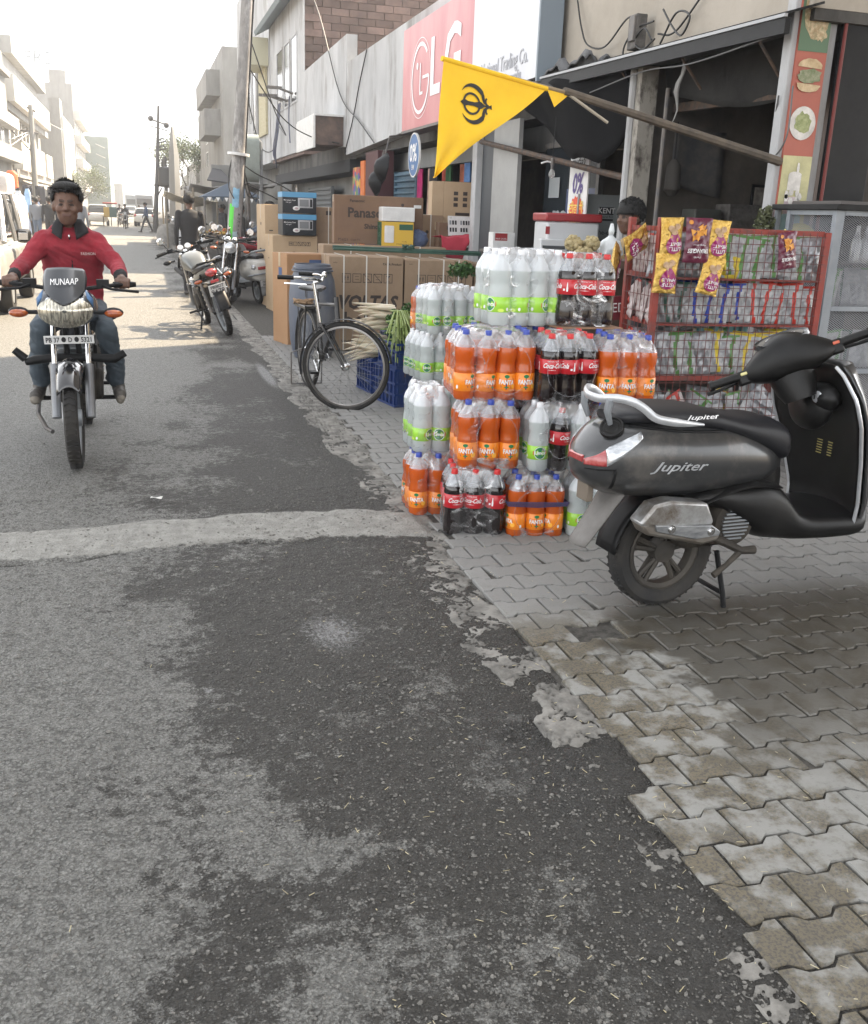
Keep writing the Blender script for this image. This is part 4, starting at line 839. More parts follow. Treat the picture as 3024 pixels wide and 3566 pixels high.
def tufts(parent, c, r, n, x_face=.05):
    g = MB()
    for i in range(n):
        a = random.uniform(0, 6.3); t = random.random()**.6; k = math.sqrt(max(0, 1.02-t*t)); p0 = Vector((c[0]+r[0]*math.cos(a)*t, c[1]+r[1]*math.sin(a)*t, c[2]+r[2]*k))
        if p0.x-c[0] > x_face and k < .5: continue
        g.tube([p0-Vector((.006, 0, .004)), p0, p0+Vector((random.uniform(-.01, .015), random.uniform(-.012, .012), random.uniform(.004, .016)))], [.006, .0055, .0008], HAIR, 4, caps=False)
    for i in range(n//2):
        a = random.uniform(.9, 5.4); z = random.uniform(-.06, .04); k = math.sqrt(max(0, 1-(z/.1)**2)); p0 = Vector((c[0]+r[0]*math.cos(a)*k, c[1]+r[1]*math.sin(a)*k, c[2]+z)); g.tube([p0, p0+Vector((math.cos(a)*.008, math.sin(a)*.008, -.014))], [.006, .001], HAIR, 4, caps=False)
    g.build('hair_tuft', parent)
HAIR = M('hair_black', (.005, .0045, .0045), .7, col2=(.012, .011, .010), sc=60, stretch=(1, 1, .3), bump=(150, .9, .01))
SKIN = M('skin_brown', (.135, .072, .048), .6, col2=(.10, .052, .034), sc=9, sub=.05)
SHOE = M('shoe_dark', (.05, .045, .04), .6, col2=(.1, .09, .08), sc=20)
JEAN = M('jeans', (.04, .055, .07), .85, col2=(.075, .095, .115), sc=4, bump=(40, .4, .004)); DKT = M('dark_trousers', (.025, .026, .03), .85)
# ---------------- scooter in front ----------------
GP = M('grey_paint', (.052, .054, .057), .30, metal=.45, col2=(.055, .055, .055), sc=1.4, coat=.5, col3=(.14, .13, .12), sc3=3); BP = M('black_plastic', (.004, .004, .0043), .42, col2=(.011, .0105, .010), sc=4, bump=(300, .15, .001), spec=.3)
SIL = M('silver_paint', (.62, .64, .66), .3, metal=.5, coat=.3, col2=(.42, .43, .45), sc=5); CHR = M('chrome', (.7, .7, .7), .12, metal=1.); RUB = M('tyre_rubber', (.010, .010, .0105), .8, col2=(.035, .031, .026), sc=6, bump=(60, .4, .003))
DAL = M('dusty_alloy', (.035, .032, .028), .65, metal=.3, col2=(.08, .07, .058), sc=5, bump=(40, .2, .002)); SEATM = M('seat_vinyl', (.006, .0065, .009), .5, col2=(.010, .010, .013), sc=5, bump=(500, .2, .0008)); ENG = M('engine_dirty', (.025, .022, .019), .7, metal=.4, col2=(.065, .055, .043), sc=9, bump=(30, .5, .004))
REDL = M('lamp_red', (.26, .012, .014), .15, coat=1., col2=(.40, .07, .07), sc=30); CLR = M('lamp_clear', (.62, .64, .66), .08, metal=.5, coat=1., col2=(.3, .32, .34), sc=22, stretch=(1, 1, 3)); ORG = M('lamp_orange', (.42, .10, .015), .2, coat=.8, col2=(.25, .04, .008), sc=40)
def scooter_wheel(parent, x, z, r=.232, w=.09, rz=0, name='wheel', spokes=5, rim=DAL):
    t = MB(); k = 30; q = w/2
    t.lathe([(r*.69, -q*.6), (r*.76, -q*.9), (r*.9, -q), (r*.97, -q*.75), (r, -q*.25), (r, q*.25), (r*.97, q*.75), (r*.9, q), (r*.76, q*.9), (r*.69, q*.6), (r*.66, 0), (r*.69, -q*.6)], RUB, 36)
    for i in range(44):   # tread grooves as raised blocks
        a = 2*math.pi*i/44
        for s in (1, -1): t.box((r*.972, 0, 0), (r*.05, .009, q*.6), RUB, Matrix.Rotation(a+.04*s, 4, 'Z') @ T(0, 0, s*q*.42, rx=20*s))
    X = T(x, 0, z, rz=rz) @ T(rx=90)
    w_ = t.build(name, parent, X=X); w_['_n'] = 0; del w_['_n']
    m = MB(); m.lathe([(r*.70, -q*.7), (r*.66, -q*.75), (r*.6, -q*.5), (r*.58, 0), (r*.6, q*.5), (r*.66, q*.75), (r*.70, q*.7)], rim, 32)
    m.build('rim', w_)
    for i in range(spokes):
        a = 2*math.pi*i/spokes+.3; s = MB()
        for o in (-.16, .16): s.tube([(r*.16*math.cos(a+o), r*.16*math.sin(a+o), q*.35), (r*.62*math.cos(a+o*.9), r*.62*math.sin(a+o*.9), q*.2)], [r*.045, r*.05], rim, 6)
        s.tube([(r*.16*math.cos(a), r*.16*math.sin(a), -q*.35), (r*.62*math.cos(a), r*.62*math.sin(a), -q*.2)], [r*.07, r*.06], rim, 6); s.build('spoke', w_)
    h = MB(); h.lathe([(.001, -q*.8), (r*.2, -q*.7), (r*.22, 0), (r*.2, q*.7), (.001, q*.8)], rim, 16); h.build('hub', w_); return w_
def super_body(secs, p=2.6, n=28):
    out = []
    for x, zb, zt, w in secs:
        zc, h = (zb+zt)/2, (zt-zb)/2; ring_ = []
        for j in range(n):
            a = 2*math.pi*j/n; c, s = math.cos(a), math.sin(a); ring_.append((x, w*math.copysign(abs(c)**(2/p), c), zc+h*math.copysign(abs(s)**(2/p), s)))
        out.append(ring_)
    return out
def smooth_secs(secs, k=4):
    a = np.array(secs, float); t = np.arange(len(a)); tt = np.linspace(0, len(a)-1, (len(a)-1)*k+1); out = []
    for c in range(a.shape[1]):
        v = a[:, c]; m = np.gradient(v); i = np.minimum(tt.astype(int), len(a)-2); u = tt-i
        out.append((2*u**3-3*u**2+1)*v[i]+(u**3-2*u**2+u)*m[i]+(-2*u**3+3*u**2)*v[i+1]+(u**3-u**2)*m[i+1])
    return [tuple(r) for r in np.array(out).T]
SCT = thing('scooter', 'dusty dark grey scooter with silver grab rail parked before the drink packs', 'scooter', (1.966, 3.285, .012), rz=5)
scooter_wheel(SCT, 0, .232)
BS = smooth_secs([(-.425, .585, .66, .05), (-.385, .535, .715, .12), (-.30, .50, .785, .165), (-.15, .485, .80, .192), (.0, .48, .79, .20), (.15, .487, .77, .195), (.28, .50, .735, .175), (.38, .51, .70, .145), (.46, .53, .66, .10)])
g = MB(); g.rings(super_body(BS), GP); bod = g.build('body_shell', SCT, ang=50)
def bw(x, z, sec=BS, p=2.6):
    xs_ = [s[0] for s in sec]; zb, zt, w = (np.interp(x, xs_, [s[i] for s in sec]) for i in (1, 2, 3)); zc, h = (zb+zt)/2, (zt-zb)/2; q = min(abs((z-zc)/h), .999); return w*(1-q**p)**(1/p)
def patch(name, parent, x0, x1, zlo, zhi, m, sgn=-1, off=.004, nu=14, nv=6, mf=None):
    g = MB(); g.grid(lambda u, v: (x0+(x1-x0)*u-(.003 if u == 0 else 0), sgn*(bw(x0+(x1-x0)*u, zlo(u)+(zhi(u)-zlo(u))*v)+off), zlo(u)+(zhi(u)-zlo(u))*v), nu, nv, m); return g.build(name, parent, solid=.004)
for s in (-1, 1):
    l = patch('tail_lamp', SCT, -.423, -.372, lambda u: .628+.006*u, lambda u: .648+.045*u, REDL, s, .006); l['label'] = 'red and clear wraparound tail lamp'
    patch('lens', l, -.371, -.245, lambda u: .634+.106*u, lambda u: .693+.068*u**.7, CLR, s, .006)
    patch('panel_gap', SCT, -.27, .2, lambda u: .775-.02*math.sin(u*2)-.012*u+0*.01, lambda u: .781-.02*math.sin(u*2)-.012*u, BLK, s, .002, 20, 1)
    patch('panel_gap', SCT, -.42, -.34, lambda u: .612+.008*u, lambda u: .617+.008*u, BLK, s, .002, 8, 1)
    patch('panel_gap', SCT, -.345, -.338, lambda u: .545, lambda u: .618, BLK, s, .002, 1, 8)
g = MB(); g.rings([[(-.422+.0, y, z) for y, z in [(-.05, .63), (.05, .63), (.05, .66), (-.05, .66)]], [(-.43, y, z) for y, z in [(-.045, .635), (.045, .635), (.045, .655), (-.045, .655)]]], REDL); g.build('centre_lamp', SCT)
g = MB(); XC = T(-.335, -.085, .768, ry=-38, rx=28); g.lathe([(.001, .006), (.026, .008), (.03, .004), (.036, .004), (.038, .008), (.044, .008), (.047, -.004)], BP, 24, X=XC); g.build('fuel_cap', SCT)
TX = lambda x, y, z, rz=0, rx=90: T(x, y, z) @ Matrix.Rotation(R(rz), 4, 'Z') @ Matrix.Rotation(R(rx), 4, 'X')
g = MB(); v_, f_ = text_geo('Jupiter', size=.062, shear=.45, bold=.006, depth=.0, sx=1.3)
vv = []; xm = -.095
for x, y, z in v_: px_ = xm+x; pz = .632+y*.8-.02*x; vv.append((px_, -(bw(px_, pz)+.004), pz))
g.add(vv, f_, SIL); o = g.build('name_lettering', bod, smooth=False, solid=.002)
# seat
SS = smooth_secs([(-.31, .775, .815, .07), (-.25, .775, .838, .125), (-.1, .765, .84, .145), (.06, .745, .828, .15), (.18, .72, .80, .15), (.28, .68, .785, .155), (.38, .63, .78, .155), (.45, .60, .755, .15), (.49, .61, .70, .11)])
g = MB(); g.rings(super_body(SS, 3.0), SEATM); st_ = g.build('seat', SCT, ang=50)
g = MB(); vv = []
for x, y, z in text_geo('Jupiter', size=.042, shear=.35, bold=.01, depth=0, sx=1.3)[0]: vv.append((.02+x, -(bw(.02+x, .805+y*.5, SS, 3.)+.002), .805+y*.55))
g.add(vv, text_geo('Jupiter', size=.042, shear=.35, bold=.01, depth=0, sx=1.3)[1], INKW); g.build('seat_lettering', st_, smooth=False)
# grab rail: one broad silver loop
g = MB(); half = [(.02, .152, .778), (-.08, .168, .79), (-.17, .175, .805), (-.215, .170, .820), (-.25, .162, .848), (-.29, .15, .872), (-.33, .12, .882), (-.36, .08, .878), (-.37, .04, .87)]
P_ = smooth_secs([(a, -b, c) for a, b, c in half]+[(a, b, c) for a, b, c in half[::-1]], 3)
wd = lambda x: .006+.022*min(1, max(0, (.05-x)/.16)); rs = []
for i, (x, y, z) in enumerate(P_):
    q0 = Vector(P_[max(i-1, 0)]); q1 = Vector(P_[min(i+1, len(P_)-1)]); t = (q1-q0).normalized(); sd = 1 if y > 0 else -1
    up = Vector((0, 0, 1)); u = (up-t*up.dot(t)).normalized(); w_ = t.cross(u); h = wd(x)*.72; th = .009
    rs.append([tuple(Vector((x, y, z))+u*h*math.sin(a)*.8+w_*th*math.cos(a)) for a in [2*math.pi*j/10 for j in range(10)]])
g.rings(rs, SIL); g.build('grab_rail', SCT)
for s in (-1, 1): g = MB(); g.tube([(-.355, s*.09, .873), (-.36, s*.085, .83), (-.34, s*.08, .78)], [.016, .014, .01], GREYM, 8); g.build('rail_strut', SCT)
# lower bodywork, floor, inner shield
LB = smooth_secs([(-.02, .47, .50, .17), (.12, .44, .53, .185), (.25, .36, .54, .19), (.36, .29, .55, .19), (.46, .27, .50, .185), (.55, .265, .40, .19), (.7, .262, .385, .20), (.84, .27, .385, .205), (.9, .31, .40, .16)])
g = MB(); g.rings(super_body(LB, 3.2), BP); g.build('floor_body', SCT, ang=50)
g = MB(); g.rings(super_body(smooth_secs([(.36, .5, .70, .13), (.42, .4, .68, .12), (.47, .36, .62, .1)]), 3.), BP); g.build('seat_front_panel', SCT)
g = MB(); g.rings(super_body(smooth_secs([(.02, .455, .475, .196), (.16, .50, .525, .2), (.28, .515, .54, .195), (.42, .50, .52, .18)]), 2.5), BP); g.build('trim_strip', SCT)
def shield(u, v, off=0., fr=0.):
    zs_ = [.30, .42, .60, .76, .86, .95, 1.0]; z = .30+.68*v
    hw = np.interp(z, zs_, [.19, .20, .225, .25, .24, .18, .11]); xx = np.interp(z, zs_, [.80, .80, .755, .70, .665, .64, .63])
    y = (2*u-1)*hw; return (xx+.045*(1-(2*u-1)**2)-.02*(2*u-1)**2*0+fr, y, z)
g = MB(); g.grid(lambda u, v: shield(u, v), 16, 20, BP); g.build('inner_shield', SCT, solid=.012)
g = MB(); g.grid(lambda u, v: tuple(a+b for a, b in zip(shield(u, v), (.03+.11*(1-(2*u-1)**2), 0, 0))), 16, 20, GP); g.build('front_apron', SCT, solid=.01)
for s in (0, 1):
    g = MB(); g.tube([tuple(a+b for a, b in zip(shield(s, v/24), ((-.004, (-.004 if s == 0 else .004), 0)))) for v in range(25)], .0075, SIL, 8); g.build('chrome_edge', SCT)
g = MB(); g.sphere((.665, -.06, .845), (.05, .09, .06), BP, 20, 12); g.sphere((.66, 0, .80), (.05, .12, .1), BP, 20, 12); g.build('ignition_cover', SCT)
g = MB(); g.lathe([(.001, .006), (.008, .006), (.018, .005), (.024, .003), (.024, -.01)], SIL, 20, X=T(.622, -.075, .85, ry=-90, rz=12)); g.box((-.016, 0, 0), (.004, .004, .016), INK, X=T(.622, -.075, .85)); g.build('key_lock', SCT)
g = MB(); g.tube([(.715, .16, .60), (.66, .16, .60), (.655, .16, .585)], .008, SIL, 6); g.build('bag_hook', SCT)
g = MB()
STK = M('sticker_yellow', (.3, .26, .08), .5); XW = T(.752, -.02, .64) @ Matrix.Rotation(R(-90), 4, 'Z') @ Matrix.Rotation(R(90), 4, 'X')
for i in range(6):
    g.box((.03-.0, -.02-.011*i+.03, 0), (.026-.004*(i % 2), .004, .001), STK, XW); g.box((-.03, -.02-.011*i+.03, 0), (.03, .004, .001), STK, XW)
g.build('warning_sticker', SCT)
# handlebar assembly, turned hard over
hd = Matrix.Translation((.535, 0, .955)) @ Matrix.Rotation(R(66), 4, Vector((-.42, 0, .91))) @ T(ry=0)
def hobj(mb, name, **k): o = mb.build(name, SCT, X=hd, **k); return o
HS = []
for y, a, b, dx, dz in [(-.175, .032, .03, .0, .03), (-.14, .055, .05, .005, .035), (-.09, .085, .075, .02, .045), (-.04, .105, .09, .03, .055), (0, .11, .095, .032, .058), (.04, .105, .09, .03, .055), (.09, .085, .075, .02, .045), (.14, .055, .05, .005, .035), (.175, .032, .03, 0, .03)]: HS.append((y, a, b, dx, dz))
HS = smooth_secs(HS, 3)
g = MB(); g.rings([[(dx+a*math.copysign(abs(math.cos(t))**.8, math.cos(t)), y, dz+b*math.copysign(abs(math.sin(t))**.75, math.sin(t))) for t in [2*math.pi*j/24 for j in range(24)]] for y, a, b, dx, dz in HS], BP); g.rings(super_body([(-.0, -.0, .0, .0)], 2), BP, caps=False) if False else None
hobj(g, 'handlebar_cowl', ang=55)
g = MB(); g.rings([[(x_+a*math.cos(t), a*1.15*math.sin(t), z_) for t in [2*math.pi*j/20 for j in range(20)]] for x_, a, z_ in ((.04, .085, .03), (.035, .08, -.03), (.02, .07, -.09), (.01, .055, -.13))], BP); hobj(g, 'steering_neck')
g = MB(); XD2 = T(-.0, 0, .128, ry=-24, rz=0); g.lathe([(.001, .0), (.10, .0), (.108, .006), (.112, -.01)], M('dash_bezel', (.03, .03, .032), .25, coat=.5), 30, X=XD2 @ T(s=(.55, 1, 1))); g.lathe([(.001, .003), (.092, .003)], M('dash_glass', (.06, .065, .07), .08, coat=1, col2=(.12, .12, .12), sc=30), 30, X=XD2 @ T(s=(.52, 1, 1)))
for i in range(9): a = -1.2+i*.3; g.box((-.0+.03*math.cos(a), .06*math.sin(a), .006), (.003, .008, .001), INKW, XD2)
hobj(g, 'instrument_panel')
for s, c in ((1, 'sticker_cream'), (-1, 'kill_red')):
    g = MB(); g.tube([(.0, s*.17, .03), (-.02, s*.23, .035), (-.03, s*.315, .035)], [.017, .0185, .0175], BP, 14); g.tube([(-.03, s*.312, .035), (-.032, s*.33, .035)], [.022, .02], BP, 14); hobj(g, 'grip')
    g = MB(); g.box((0, s*.185, .025), (.055, .055, .06), BP, T(0, 0, 0)); sw = hobj(g, 'switch_box', bevel=.01)
    g = MB(); g.box((-.032, s*.185, .04), (.012, .026, .012), M(c, (.6, .55, .25) if s > 0 else (.55, .12, .06), .4)); g.build('switch', sw, bevel=.003)
    g = MB(); g.tube([(.03, s*.19, .02), (.055, s*.23, .015), (.045, s*.28, .01), (.03, s*.335, .01)], [.008, .008, .007, .009], BP, 8); hobj(g, 'brake_lever')
fw = scooter_wheel(SCT, 1.32, .228, .228, .085, rz=50)
g = MB(); g.grid(lambda u, v: ((.245)*math.cos(R(10+150*u)), (v-.5)*.13, .245*math.sin(R(10+150*u))-.04*(2*v-1)**2), 20, 6, GP); g.build('front_fender', SCT, solid=.006, X=T(1.32, 0, .228, rz=50))
g = MB(); g.tube([(1.32, 0, .23), (1.1, 0, .55), (.72, 0, .85)], .028, ENG, 10); g.build('fork', SCT)
# muffler, engine, stand, flap
MUF = M('muffler_shield', (.50, .51, .52), .35, metal=.7, col2=(.22, .21, .19), sc=7, col3=(.15, .12, .09), sc3=4, bump=(50, .3, .002))
g = MB(); XM = T(0, -.15, 0) @ Matrix.Rotation(R(90), 4, 'X')
g.prism([(-.27, .43), (-.21, .50), (-.14, .512), (.025, .492), (.062, .42), (.055, .40), (-.235, .41)], .085, MUF, XM); mf_ = g.build('muffler_cover', SCT, bevel=.014)
g = MB(); g.prism([(-.262, .425), (-.235, .385), (.02, .325), (.09, .335), (.10, .36), (.055, .41), (-.22, .44)], .085, M('muffler_can', (.22, .21, .19), .45, metal=.5, col2=(.13, .11, .09), sc=6, bump=(40, .4, .003)), XM); g.build('muffler', SCT, bevel=.012)
g = MB(); g.prism([(-.205, .425), (-.20, .40), (-.02, .355), (.085, .362), (.09, .378), (.05, .405)], .012, M('scraped_plate', (.45, .46, .47), .35, metal=.7, col2=(.18, .19, .2), sc=16, stretch=(.5, 1, 2)), T(0, -.232, 0) @ Matrix.Rotation(R(90), 4, 'X')); pl_p = g.build('muffler_plate', SCT, bevel=.003)
for x, z in ((-.135, .405), (.045, .382)):
    g = MB(); g.lathe([(.001, .012), (.009, .012), (.010, .004), (.017, .004), (.018, 0)], CHR, 12, X=TX(x, -.243, z, rx=90)); g.build('bolt', pl_p)
g = MB(); g.tube([(.04, -.14, .34), (.16, -.12, .30), (.3, -.08, .32)], .02, RUST, 10); g.build('exhaust_pipe', SCT)
g = MB(); g.box((.17, .0, .36), (.30, .22, .20), ENG); g.box((.02, .09, .26), (.36, .07, .11), ENG); g.build('engine', SCT, bevel=.025)
g = MB(); g.lathe([(.001, -.06), (.09, -.055), (.1, -.04), (.105, .02)], ENG, 24, X=TX(.215, -.11, .375) @ T(rx=180)); fc_ = g.build('fan_cover', SCT)
for i in range(9):
    hw_ = .062*math.sqrt(max(0, 1-((i-4)/4.8)**2)); g = MB(); g.box((.215, -.173, .375+(i-4)*.0145), (hw_*2, .008, .006), GREYM); g.build('fin', fc_, smooth=False)
g = MB(); g.tube([(.10, -.16, .33), (.15, -.2, .315), (.21, -.23, .285), (.27, -.235, .285)], [.014, .018, .016, .018], ENG, 8); g.tube([(.21, -.23, .285), (.14, -.24, .235), (.08, -.245, .20)], [.012, .01, .013], ENG, 8); g.build('kick_starter', SCT)
g = MB(); g.tube([(.20, -.10, .24), (.24, -.12, .06), (.25, -.125, 0)], .011, BLK, 8); g.tube([(.20, .10, .24), (.24, .12, .06), (.25, .125, 0)], .011, BLK, 8); g.tube([(.24, -.12, .06), (.24, .12, .06)], .01, BLK, 8); g.build('centre_stand', SCT)
g = MB(); g.grid(lambda u, v: (-.24-.06*u**.5-.11*u**1.3+.02*(2*v-1)**2, (v-.5)*(.17-.05*u), .53-.235*u), 10, 6, M('flap_grey', (.20, .19, .18), .7, col2=(.12, .11, .1), sc=5)); g.build('mud_flap', SCT, solid=.008)
g = MB(); g.grid(lambda u, v: (.262*math.cos(R(60+115*u)), (v-.5)*.14, .232+.262*math.sin(R(60+115*u))), 14, 4, BLK); g.build('inner_fender', SCT, solid=.006)
g = MB(); g.box((-.375, 0, .515), (.03, .08, .09), M('bracket_brown', (.16, .13, .10), .7)); g.build('plate_bracket', SCT, bevel=.006)
# ---------------- motorcycles ----------------
def motorbike(label, loc, rz, group=None, lean=0, paint=BP, front='fairing', plate=None, detail=1, chrome=CHR, rear_plate=None, steer=0):
    b = thing('motorcycle', label, 'motorcycle', loc, rz, group, rx=lean); r = .297
    def wheel(x, sx):
        t = MB(); q = .042; t.lathe([(r*.80, -q*.55), (r*.9, -q*.95), (r*.97, -q*.7), (r, 0), (r*.97, q*.7), (r*.9, q*.95), (r*.80, q*.55), (r*.8, -q*.55)], RUB, 36)
        if detail:
            for i in range(52):
                for s in (1, -1): t.box((r*.985, 0, s*q*.4), (.016, .006, q*.8), RUB, Matrix.Rotation(2*math.pi*i/52, 4, 'Z') @ T(0, 0, 0, rx=24*s))
        w = t.build('wheel', b, X=T(x, 0, r, rz=sx) @ T(rx=90)); m = MB(); m.lathe([(r*.81, -q*.6), (r*.76, -q*.5), (r*.74, 0), (r*.76, q*.5), (r*.81, q*.6)], GREYM, 36); m.build('rim', w)
        for i in range(6):
            s = MB(); a = math.pi*i/3; s.tube([(.03*math.cos(a), .03*math.sin(a), 0), (r*.77*math.cos(a), r*.77*math.sin(a), 0)], [.016, .013], GREYM, 6); s.build('spoke', w)
        h = MB(); h.lathe([(.001, -.05), (.05, -.045), (.055, 0), (.05, .045), (.001, .05)], GREYM, 16); h.lathe([(.001, .05), (.11, .05), (.11, .055), (.001, .055)], SIL, 24); h.build('hub', w); return w
    fwh = wheel(.66, steer); wheel(-.62, 0)
    FX = lambda z: .66-(z-r)*.45     # fork line
    for s in (-1, 1):
        g = MB(); g.tube([(FX(r), s*.095, r), (FX(.59), s*.095, .59)], .027, M('fork_grey', (.24, .25, .26), .4, metal=.6, col2=(.18, .18, .19), sc=6), 12); f = g.build('fork', b)
        g = MB(); g.tube([(FX(.59), s*.095, .59), (FX(1.0), s*.095, 1.0)], .017, chrome, 10); g.build('fork_tube', f)
    g = MB(); g.grid(lambda u, v: (.66-.33*math.cos(R(35+105*u))*1, (v-.5)*.15*(1-.15*abs(2*u-1)), r+.345*math.sin(R(35+105*u))-.045*(2*v-1)**2), 18, 8, M('gloss_black', (.012, .012, .014), .08, coat=1)); g.build('front_fender', b, solid=.006)
    g = MB(); g.tube([(.42, -.36, 1.05), (.47, -.28, 1.05), (.50, -.12, 1.03), (.52, 0, .98), (.50, .12, 1.03), (.47, .28, 1.05), (.42, .36, 1.05)], .012, BLK, 8); hb = g.build('handlebar', b)
    for s in (-1, 1):
        g = MB(); g.tube([(.465, s*.26, 1.05), (.42, s*.36, 1.05), (.415, s*.385, 1.05)], [.018, .018, .014], BLK, 10); g.build('grip', hb)
        g = MB(); g.tube([(.50, s*.2, 1.045), (.545, s*.25, 1.03), (.52, s*.4, 1.015)], [.012, .008, .009], BLK, 6); g.box((.475, s*.2, 1.055), (.06, .07, .05), BLK); g.build('lever', hb)
    tk = smooth_secs([(.38, .80, .90, .06), (.30, .78, 1.0, .13), (.15, .77, 1.0, .155), (.0, .77, .95, .13), (-.1, .77, .86, .10)]); g = MB(); g.rings(super_body(tk, 2.6, 20), paint); g.build('fuel_tank', b)
    g = MB(); g.rings(super_body(smooth_secs([(-.04, .76, .84, .10), (-.2, .76, .835, .125), (-.45, .79, .87, .13), (-.68, .83, .90, .09), (-.74, .85, .89, .04)]), 3, 16), SEATM); g.build('seat', b)
    g = MB(); g.rings(super_body(smooth_secs([(-.02, .62, .76, .10), (-.3, .66, .79, .12), (-.55, .74, .85, .11), (-.78, .80, .87, .06)]), 2.8, 16), paint); g.build('side_panel', b)
    g = MB(); g.box((.10, 0, .44), (.34, .22, .26), ENG); g.cyl((.08, -.15, .40), (.08, .15, .40), .10, ENG, 20); g.build('engine', b, bevel=.02)
    for i in range(6 if detail else 0):
        g = MB(); g.box((.24, 0, .50+.032*i), (.20, .20, .009), GREYM, T(0, 0, 0)); g.build('cooling_fin', b, smooth=False)
    g = MB()
    for s in (-1, 1): g.tube([(.42, s*.03, .85), (.30, s*.04, .40), (.1, s*.06, .28), (-.15, s*.09, .30), (-.2, s*.1, .6), (-.6, s*.1, .78)], .017, BLK, 8); g.tube([(-.15, s*.07, .36), (-.62, s*.08, r)], .018, BLK, 8)
    g.build('frame', b)
    for s in (-1, 1): g = MB(); g.tube([(-.58, s*.11, .32), (-.50, s*.12, .72)], .022, M('shock_red', (.18, .02, .02), .5) if s > 9 else STEEL, 10); g.tube([(-.585+.01*i, s*.11, .36+.03*i) if i % 2 else (-.57+.01*i, s*.135, .36+.03*i) for i in range(11)], .008, chrome, 5); g.build('shock_absorber', b)
    g = MB(); g.tube([(.28, -.09, .46), (.32, -.12, .3), (.1, -.15, .24), (-.15, -.16, .28)], .02, chrome, 8); g.tube([(-.15, -.16, .28), (-.3, -.17, .32), (-.72, -.18, .42)], [.03, .045, .04], BLK, 12); g.build('exhaust', b)
    g = MB(); g.tube([(.02, -.28, .30), (.02, .28, .30)], .014, BLK, 6); g.build('foot_peg', b); g = MB(); g.tube([(-.3, -.24, .34), (-.3, .24, .34)], .012, BLK, 6); g.build('foot_peg', b)
    for s in (-1, 1):
        for x, z, n0, nm in ((.66, .905, .15, 'front'), (-.76, .74, .08, 'rear')):
            g = MB(); g.tube([(x-.02, s*n0, z), (x-.02, s*(n0+.06), z)], .012, BLK, 6); ist = g.build('indicator', b)
            g = MB(); e1 = 1 if nm == 'front' else -1; g.sphere((x-.02, s*(n0+.105), z), (.034, .056, .03), BLK, 12, 8); g.sphere((x-.02+e1*.012, s*(n0+.105), z-.004), (.032, .052, .025), ORG, 12, 8); g.build('lens', ist)
    g = MB(); g.grid(lambda u, v: (-.62-.36*math.cos(R(95-85*u)), (v-.5)*.14, r+.36*math.sin(R(95-85*u))), 14, 4, BLK); g.build('rear_fender', b, solid=.006)
    tl = MB(); tl.sphere((-.775, 0, .80), (.05, .075, .05), REDL, 14, 8); tl.build('tail_lamp', b)
    if rear_plate:
        Xp = T(-.86, 0, .60) @ T(ry=-18) @ Matrix.Rotation(R(-90), 4, 'Z') @ Matrix.Rotation(R(90), 4, 'X')
        g = MB(); g.box((0, 0, 0), (.21, .145, .004), WHT, Xp); pp = g.build('number_plate', b, bevel=.002); g = MB(); g.text(rear_plate[0], INK, Xp @ T(0, .038, .004), size=.052, bold=.012, sx=.92); g.text(rear_plate[1], INK, Xp @ T(0, -.026, .004), size=.085, bold=.012); g.build('plate_text', pp, smooth=False)
        g = MB(); g.grid(lambda u, v: (-.83-.03*u, (v-.5)*.15, .55-.22*u), 4, 3, M('flap_blue_black', (.05, .055, .07), .4)); g.build('mud_flap', b, solid=.006); g = MB(); g.box((-.82, 0, .70), (.04, .10, .03), REDL); g.build('reflector', b, bevel=.004)
        g = MB(); g.tube([(.0, .12, .28), (-.05, .24, .02)], .013, BLK, 6); g.build('side_stand', b)
        g = MB(); g.tube([(-.3, -.12, .78), (-.5, -.15, .55), (-.68, -.17, .56), (-.72, -.16, .68), (-.6, -.12, .80)], .013, chrome, 8); g.build('saree_guard', b)
        g = MB(); g.tube([(-.42, .13, .86), (-.68, .11, .92), (-.78, 0, .93), (-.68, -.11, .92), (-.42, -.13, .86)], .014, BLK, 8); g.build('grab_rail', b)
    if plate:
        Xp = T(.60, 0, .745) @ T(ry=10) @ Matrix.Rotation(R(90), 4, 'Z') @ Matrix.Rotation(R(90), 4, 'X') @ T(rz=1.5)
        g = MB(); g.box((0, 0, 0), (.275, .05, .004), WHT, Xp); pp = g.build('number_plate', b, bevel=.002)
        g = MB(); g.text(plate, INK, Xp @ T(0, -.001, .005), size=.040, bold=.02, sx=.80); g.build('plate_text', pp, smooth=False)
    if front == 'fairing':
        g = MB()   # lamp bezel and lens: a wide shallow bowl, then the dark cowl and visor
        def face(u, v, off=0):
            a = 2*math.pi*u; ry_ = .148; rz_ = .100 if math.sin(a) < 0 else .075
            return (.725+.075*(1-v*v)+off, ry_*v*math.cos(a), .925+rz_*v*math.sin(a))
        LENS = bpy.data.materials.get('head_lens') or M('head_lens', (.72, .68, .56), .12, metal=.7, coat=1, col2=(.22, .21, .18), sc=26, stretch=(1, 3., .35), lo=.42, hi=.62, bump=(24, .5, .01))
        g.grid(lambda u, v: face(u, .08+.92*v), 36, 8, LENS); g.sphere((.745, 0, .925), (.035, .028, .028), CLR, 14, 8); g.build('headlight', b)
        g = MB()
        for s in (-1, 1): g.sphere((.70, s*.085, .975), (.03, .022, .018), CLR, 12, 8)
        g.build('pilot_lamp', b)
        fs = smooth_secs([(.715, .833, .985, .142), (.66, .82, 1.03, .155), (.58, .84, 1.06, .15), (.48, .88, 1.04, .10)]); g = MB(); g.rings(super_body(fs, 2.3, 24), M('fairing_blue_black', (.02, .026, .04), .25, coat=.6)); g.build('fairing', b)
        g = MB(); VS = M('visor_black', (.02, .023, .028), .35, coat=.3)
